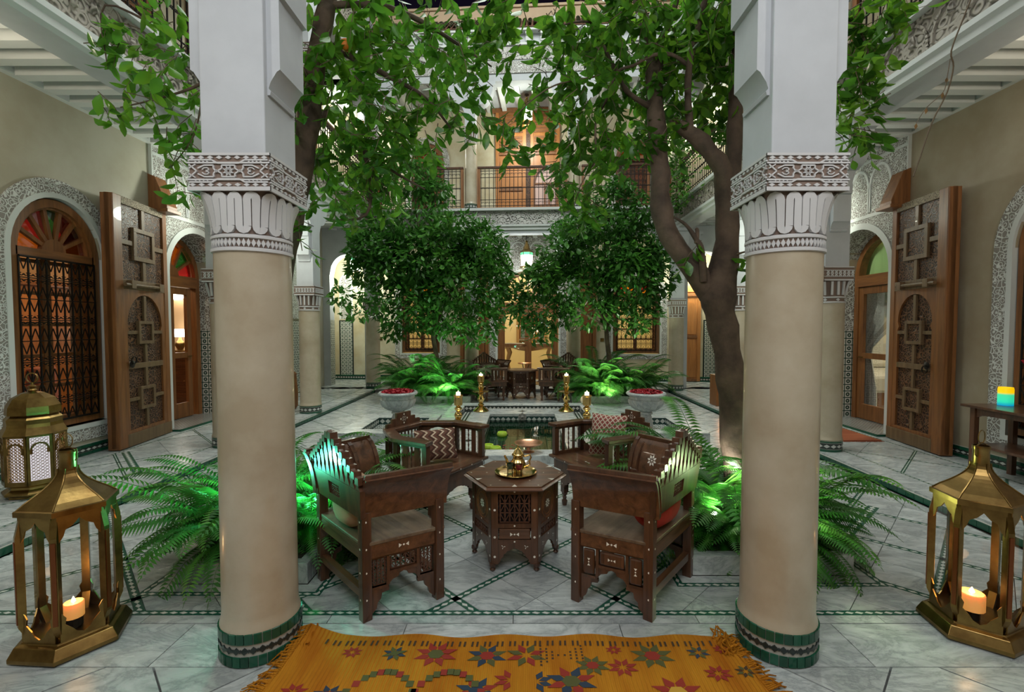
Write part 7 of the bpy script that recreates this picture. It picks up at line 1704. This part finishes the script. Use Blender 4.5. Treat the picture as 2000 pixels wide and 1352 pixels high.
# ================================================================ side table, colour candle, rose
t = thing('side_table', 'dark narrow side table under the right window with a lit candle on it', 'table', (4.86, 4.36, .081))
MB().box(-.27, .27, -.55, .55, .70, .725).build('top', WOODD, t, bevel=.004); MB().box(-.2, .2, -.48, .48, .30, .325).build('shelf', WOODD, t)
for x in (-.2, .2):
    for y in (-.46, .46): MB().bar((x, y, 0), (x, y, .70), .05).build('leg', WOODD, t)
for y0, y1 in ((-.43, .43),): 
    for x in (-.2, .2): MB().prism([(y0, .70), (y0, .60), (y0 + .06, .63), (0, .64), (y1 - .06, .63), (y1, .60), (y1, .70)], x - .01, x + .01, 'x').build('apron', WOODD, t)
for y in (-.46, .46): MB().box(-.18, .18, y - .01, y + .01, .61, .70).build('apron', WOODD, t)
m, nt, b = nodes('colour_changing_wax'); MATS['colour_changing_wax'] = m
tc = N(nt, 'ShaderNodeTexCoord'); sp = N(nt, 'ShaderNodeSeparateXYZ'); L(nt, tc.outputs['Object'], sp.inputs[0])
cc = ramp(nt, math_(nt, 'DIVIDE', sp.outputs[2], .185), [(0, (.0, .25, .5)), (.25, (.02, .65, .38)), (.6, (.05, .6, .3)), (.72, (.9, .55, .0)), (1, (.9, .5, .0))]); L(nt, cc, b.inputs['Base Color']); L(nt, cc, b.inputs['Emission Color']); b.inputs['Emission Strength'].default_value = .8
lc = thing('led_candle', 'glowing green and yellow colour candle on the dark side table', 'candle', (4.93, 4.78, .8075)); MB().lathe([(.062, 0), (.062, .165), (.058, .185), (.045, .18), (.04, .165), (0, .165)], 20).build('wax', m, lc, smooth=50)
RED = mat('red_rose', (.5, .005, .03), .6); STEM = mat('rose_stem', (.03, .09, .02), .6)
v = thing('vase', 'glass vase on the right end of the dark side table', 'vase', (4.9, 4.3, .8075)); MB().lathe([(.04, 0), (.045, .01), (.03, .1), (.05, .22)], 16).build('glass_wall', GLASS, v, smooth=60)
r = thing('rose', 'red rose leaning in front of the right window', 'flower', (4.9, 4.3, .82)); MB().tube([(0, 0, 0), (-.03, .04, .2), (-.12, .12, .42)], .004, 5).build('stem', STEM, r)
rm = MB()
for k in range(4):
    for i in range(5):
        a = 2 * pi * i / 5 + k * .6; rr = .02 + .014 * k; c = Vector((-.12, .12, .43)); rm.add([c + Vector((rr * cos(a + o) * w, rr * sin(a + o) * w, z)) for o, w, z in ((-.6, .6, 0), (.6, .6, 0), (.7, 1, .05 - .006 * k), (0, 1.15, .065 - .008 * k), (-.7, 1, .05 - .006 * k))], [(0, 1, 2, 3, 4)])
rm.build('bloom', RED, r)
# ================================================================ rugs
def ruggrain(name, col, col2):
    m, nt, b = nodes(name); MATS[name] = m; tc = N(nt, 'ShaderNodeTexCoord'); b.inputs['Roughness'].default_value = 1; b.inputs['Specular IOR Level'].default_value = .1
    n = N(nt, 'ShaderNodeTexNoise', Scale=3.0, Detail=6); mp = N(nt, 'ShaderNodeMapping'); mp.inputs['Scale'].default_value = (2.6, .5, 1); L(nt, tc.outputs['Object'], mp.inputs[0]); L(nt, mp.outputs[0], n.inputs[0])
    L(nt, ramp(nt, n.outputs[0], [(.3, col2), (.65, col)]), b.inputs['Base Color'])
    w = N(nt, 'ShaderNodeTexWave', Scale=16, Distortion=1.2, Detail=2); L(nt, tc.outputs['Object'], w.inputs[0]); bump(nt, b, w.outputs[0], .8, .006); return m
RUG = ruggrain('saffron_wool', (.47, .20, .016), (.33, .10, .008))
rg = thing('saffron_rug', 'saffron yellow tribal rug with star motifs and fringed ends in the foreground', 'rug', (-.03, 1.55, 0))
RW, RD = 1.06, .82
mb = MB(); nx, ny = 60, 12; rows = []
def rz_(x, y): return .012 + (.07 * max(0, (-x - RW + .18) / .18) ** 1.6 * max(0, (y - RD + .3) / .3) ** 1.2) + .004 * sin(x * 7) * max(0, y) 
for j in range(ny + 1):
    y = -RD + 2 * RD * j / ny; rows.append([(-RW + 2 * RW * i / nx - .25 * (1 - (y + RD) / (2 * RD)) * (1 if i < nx / 2 else -1) * abs(2 * i / nx - 1), y + .012 * sin(i * .5), rz_(-RW + 2 * RW * i / nx, y)) for i in range(nx + 1)])
mb.loft(rows, close=False, caps=False); mb.loft([rows[-1], [(x, y, .0) for x, y, z in rows[-1]]], close=False, caps=False); mb.build('weave', RUG, rg, smooth=60)
fr = MB()
for s in (-1, 1):
    for i in range(190):
        y = -RD + 2 * RD * i / 190; x = s * (RW + .25 * (1 - (y + RD) / (2 * RD)) - .01); z = rz_(s * RW, y); l = random.uniform(.06, .11); a = random.uniform(-.5, .5)
        fr.tube([(x, y, z), (x + s * l * .5, y + a * l * .3, max(.006, z * .7 + random.uniform(0, .02))), (x + s * l * cos(a), y + l * sin(a), .004)], [.005, .004, .002], 4)
for i in range(60):
    y = RD - random.random() * .16; s = random.choice((-1, 1)); x = s * (RW - random.random() * .06); fr.tube([(x, y, .02), (x + s * random.uniform(-.02, .05), y + random.uniform(0, .04), random.uniform(.03, .06)), (x + s * random.uniform(0, .09), y + random.uniform(-.03, .05), .01)], [.005, .004, .002], 4)
fr.build('fringe', RUG, rg, kind='stuff')
WR_, WG, WB, WK, WY = [mat('wool_' + n, c, 1) for n, c in (('red', (.24, .022, .012)), ('green', (.075, .075, .02)), ('blue', (.02, .035, .06)), ('black', (.05, .028, .012)), ('straw', (.46, .26, .03)))]
def star(x, y, r, m1, m2, core, n=8, half=None):
    s = MB(); r *= .86
    for i in range(n):
        if half and not half(i): continue
        a = 2 * pi * i / n + pi / 8; s.add([(p * r * cos(a) - q * r * sin(a), (p * r * sin(a) + q * r * cos(a)) * .8, 0) for p, q in ((.18, 0), (.52, .2), (1, 0), (.52, -.2))], [(0, 1, 2, 3)], mi=i % 2)
    if core: s.add([(r * .36 * cos(a), r * .3 * sin(a), .0006) for a in [2 * pi * k / 6 for k in range(6)]], [tuple(range(6))], mi=2)
    s.build('star_motif', [m1, m2, core or m1], rg, loc=(x + .03, y - 1.62, rz_(x + .03, y - 1.62) + .0025))
# columns of (world x, y, size, colours): read off the front of the rug
for x, y, r, a, b_, c in ((-.83, 2.31, .06, WR_, WR_, None), (-.62, 2.30, .075, WG, WB, WG), (-.42, 2.30, .13, WR_, WR_, WG), (-.17, 2.29, .12, WG, WB, WR_), (.02, 2.29, .12, WR_, WG, None), (.45, 2.33, .05, WR_, WR_, None), (.63, 2.29, .13, WG, WG, WR_), (.86, 2.31, .07, WG, WB, None), (.98, 2.33, .05, WR_, WR_, None),
    (-.2, 2.07, .12, WR_, WB, WB), (.22, 2.12, .14, WR_, WB, WG), (.68, 2.06, .14, WR_, WR_, WY), (.9, 2.17, .08, WR_, WR_, None), (1.03, 2.18, .06, WG, WK, None), (.33, 2.22, .1, WG, WG, WR_), (.47, 2.21, .09, WR_, WR_, None), (-1.0, 2.06, .08, WR_, WR_, None), (-.84, 2.04, .09, WB, WB, WR_), (-.5, 1.85, .12, WG, WR_, WB), (.1, 1.82, .13, WR_, WB, WG), (.6, 1.8, .12, WG, WR_, WY), (-.9, 1.7, .12, WR_, WG, None)): star(x, y, r, a, b_, c)
for x, y, r, a, s0 in ((-.05, 2.13, .1, WR_, (2, 3, 4, 5)), (.06, 2.12, .1, WB, (6, 7, 0, 1))): star(x, y, r, a, a, None, 8, lambda i, s0=s0: i in s0)
for cx in (-.62, -.33):      # stepped arch motifs
    s = MB()
    for i in range(11):
        u = -1 + 2 * i / 10; x, y = .15 * u, .12 * (1 - abs(u) ** 2.2)
        s.add([(x + a, y + b, 0) for a, b in ((-.016, -.018), (.016, -.018), (.016, .018), (-.016, .018))], [(0, 1, 2, 3)], mi=i % 3 % 2)
    s.build('stepped_arch_motif', [WG, WR_], rg, loc=(cx + .03, 2.06 - 1.62, .0155))
s = MB()
for sx in (-1, 1):
    for i in range(4):
        for j in range(-3 + i, 4 - i): s.add([(sx * (.1 - .028 * i) + a, j * .022 + b, 0) for a, b in ((-.005, -.006), (.005, -.006), (.005, .006), (-.005, .006))], [(0, 1, 2, 3)])
s.build('hourglass_motif', WK, rg, loc=(.22, 2.29 - 1.62, .0155))
s = MB()
for i in range(62):
    x = -.95 + 1.95 * i / 62
    s.add([(x + (.012 if i % 2 else -.002) * .5 + a, RD - .065 + b, rz_(x, RD - .06) + .0025) for a, b in ((-.005, -.018), (.005, -.018), (.007, .018), (-.003, .018))], [(0, 1, 2, 3)])
s.build('tick_border', WK, rg, kind='stuff')
def mat_rug(name, label, loc, rz, w, d, m, cat='rug'):
    t = thing(name, label, cat, loc, rz); MB().box(-w / 2, w / 2, -d / 2, d / 2, 0, .012).build('weave', m, t)
    f = MB()
    for s in (-1, 1):
        for i in range(40): f.bar((s * w / 2, -d / 2 + d * (i + .5) / 40, .004), (s * (w / 2 + .05), -d / 2 + d * (i + .5) / 40 + random.uniform(-.01, .01), .004), .006)
    f.build('fringe', m, t, kind='stuff')
mat_rug('door_mat', 'rust red woven mat on the right gallery floor before the glazed door', (4.5, 6.9, .0815), pi / 2, 1.3, .62, ruggrain('rust_wool', (.30, .10, .05), (.22, .06, .03)))
mat_rug('door_mat', 'golden brown rug before the central far door', far(.05, 1.1, .0815), FA, 2.0, .8, ruggrain('gold_wool', (.32, .2, .08), (.2, .11, .04)))
t = thing('tray_table', 'small round copper tray table behind the far hexagonal table', 'table', far(.02, .75, .082)); MB().lathe([(0, .56), (.17, .56), (.19, .58), (.185, .585), (.16, .57), (0, .57)], 24).build('tray', COPPER, t, smooth=45)
for i in range(3): MB().tube([(.12 * cos(2.1 * i), .12 * sin(2.1 * i), .56), (.03 * cos(2.1 * i), .03 * sin(2.1 * i), .3), (.14 * cos(2.1 * i), .14 * sin(2.1 * i), 0)], .012, 6).build('leg', WOODD, t)
tag(MB().lathe([(0, 0), (.06, 0), (.11, .06), (.115, .3), (.09, .62), (.1, .66), (.06, .7), (0, .72)], 8).build('carved_bollard', WOODC), 'dark carved wooden post standing behind the left gallery column', 'post').location = (-4.3, 8.75, .081)
t = thing('pierced_box_lantern', 'small carved wooden box lantern on the floor beside the forked tree trunk', 'lantern', (3.9, 9.2, .082)); MB().box(-.16, .16, -.16, .16, 0, .6).build('body', WOODC, t, bevel=.01)
for s in (-1, 1): MB().add([(x, -.165, z) for x, z in archpts(-.08, .08, .12, .42, .08, 8)], [tuple(range(11))]).build('lit_panel', emit('lamp_panel', (1, .7, .35), 1.5), t)
for k, (x, y) in enumerate(((-4.05, 1.745), (4.1, 1.745))):
    pass
for (x, z, la) in ((-2.05, 1.25, 'small brass switch plate on the far wall left of the central door'), (2.15, 1.25, 'small brass switch plate on the far wall right of the central door'), (-4.25, 1.28, 'small brass switch plate on the far wall near the left niche')):
    p = far(x, WD - .012, z); o = tag(MB().box(-.05, .05, -.008, .008, -.05, .05).build('switch_plate', BRASS, bevel=.003), la, 'switch'); o.location = p; o.rotation_euler = (0, 0, FA)
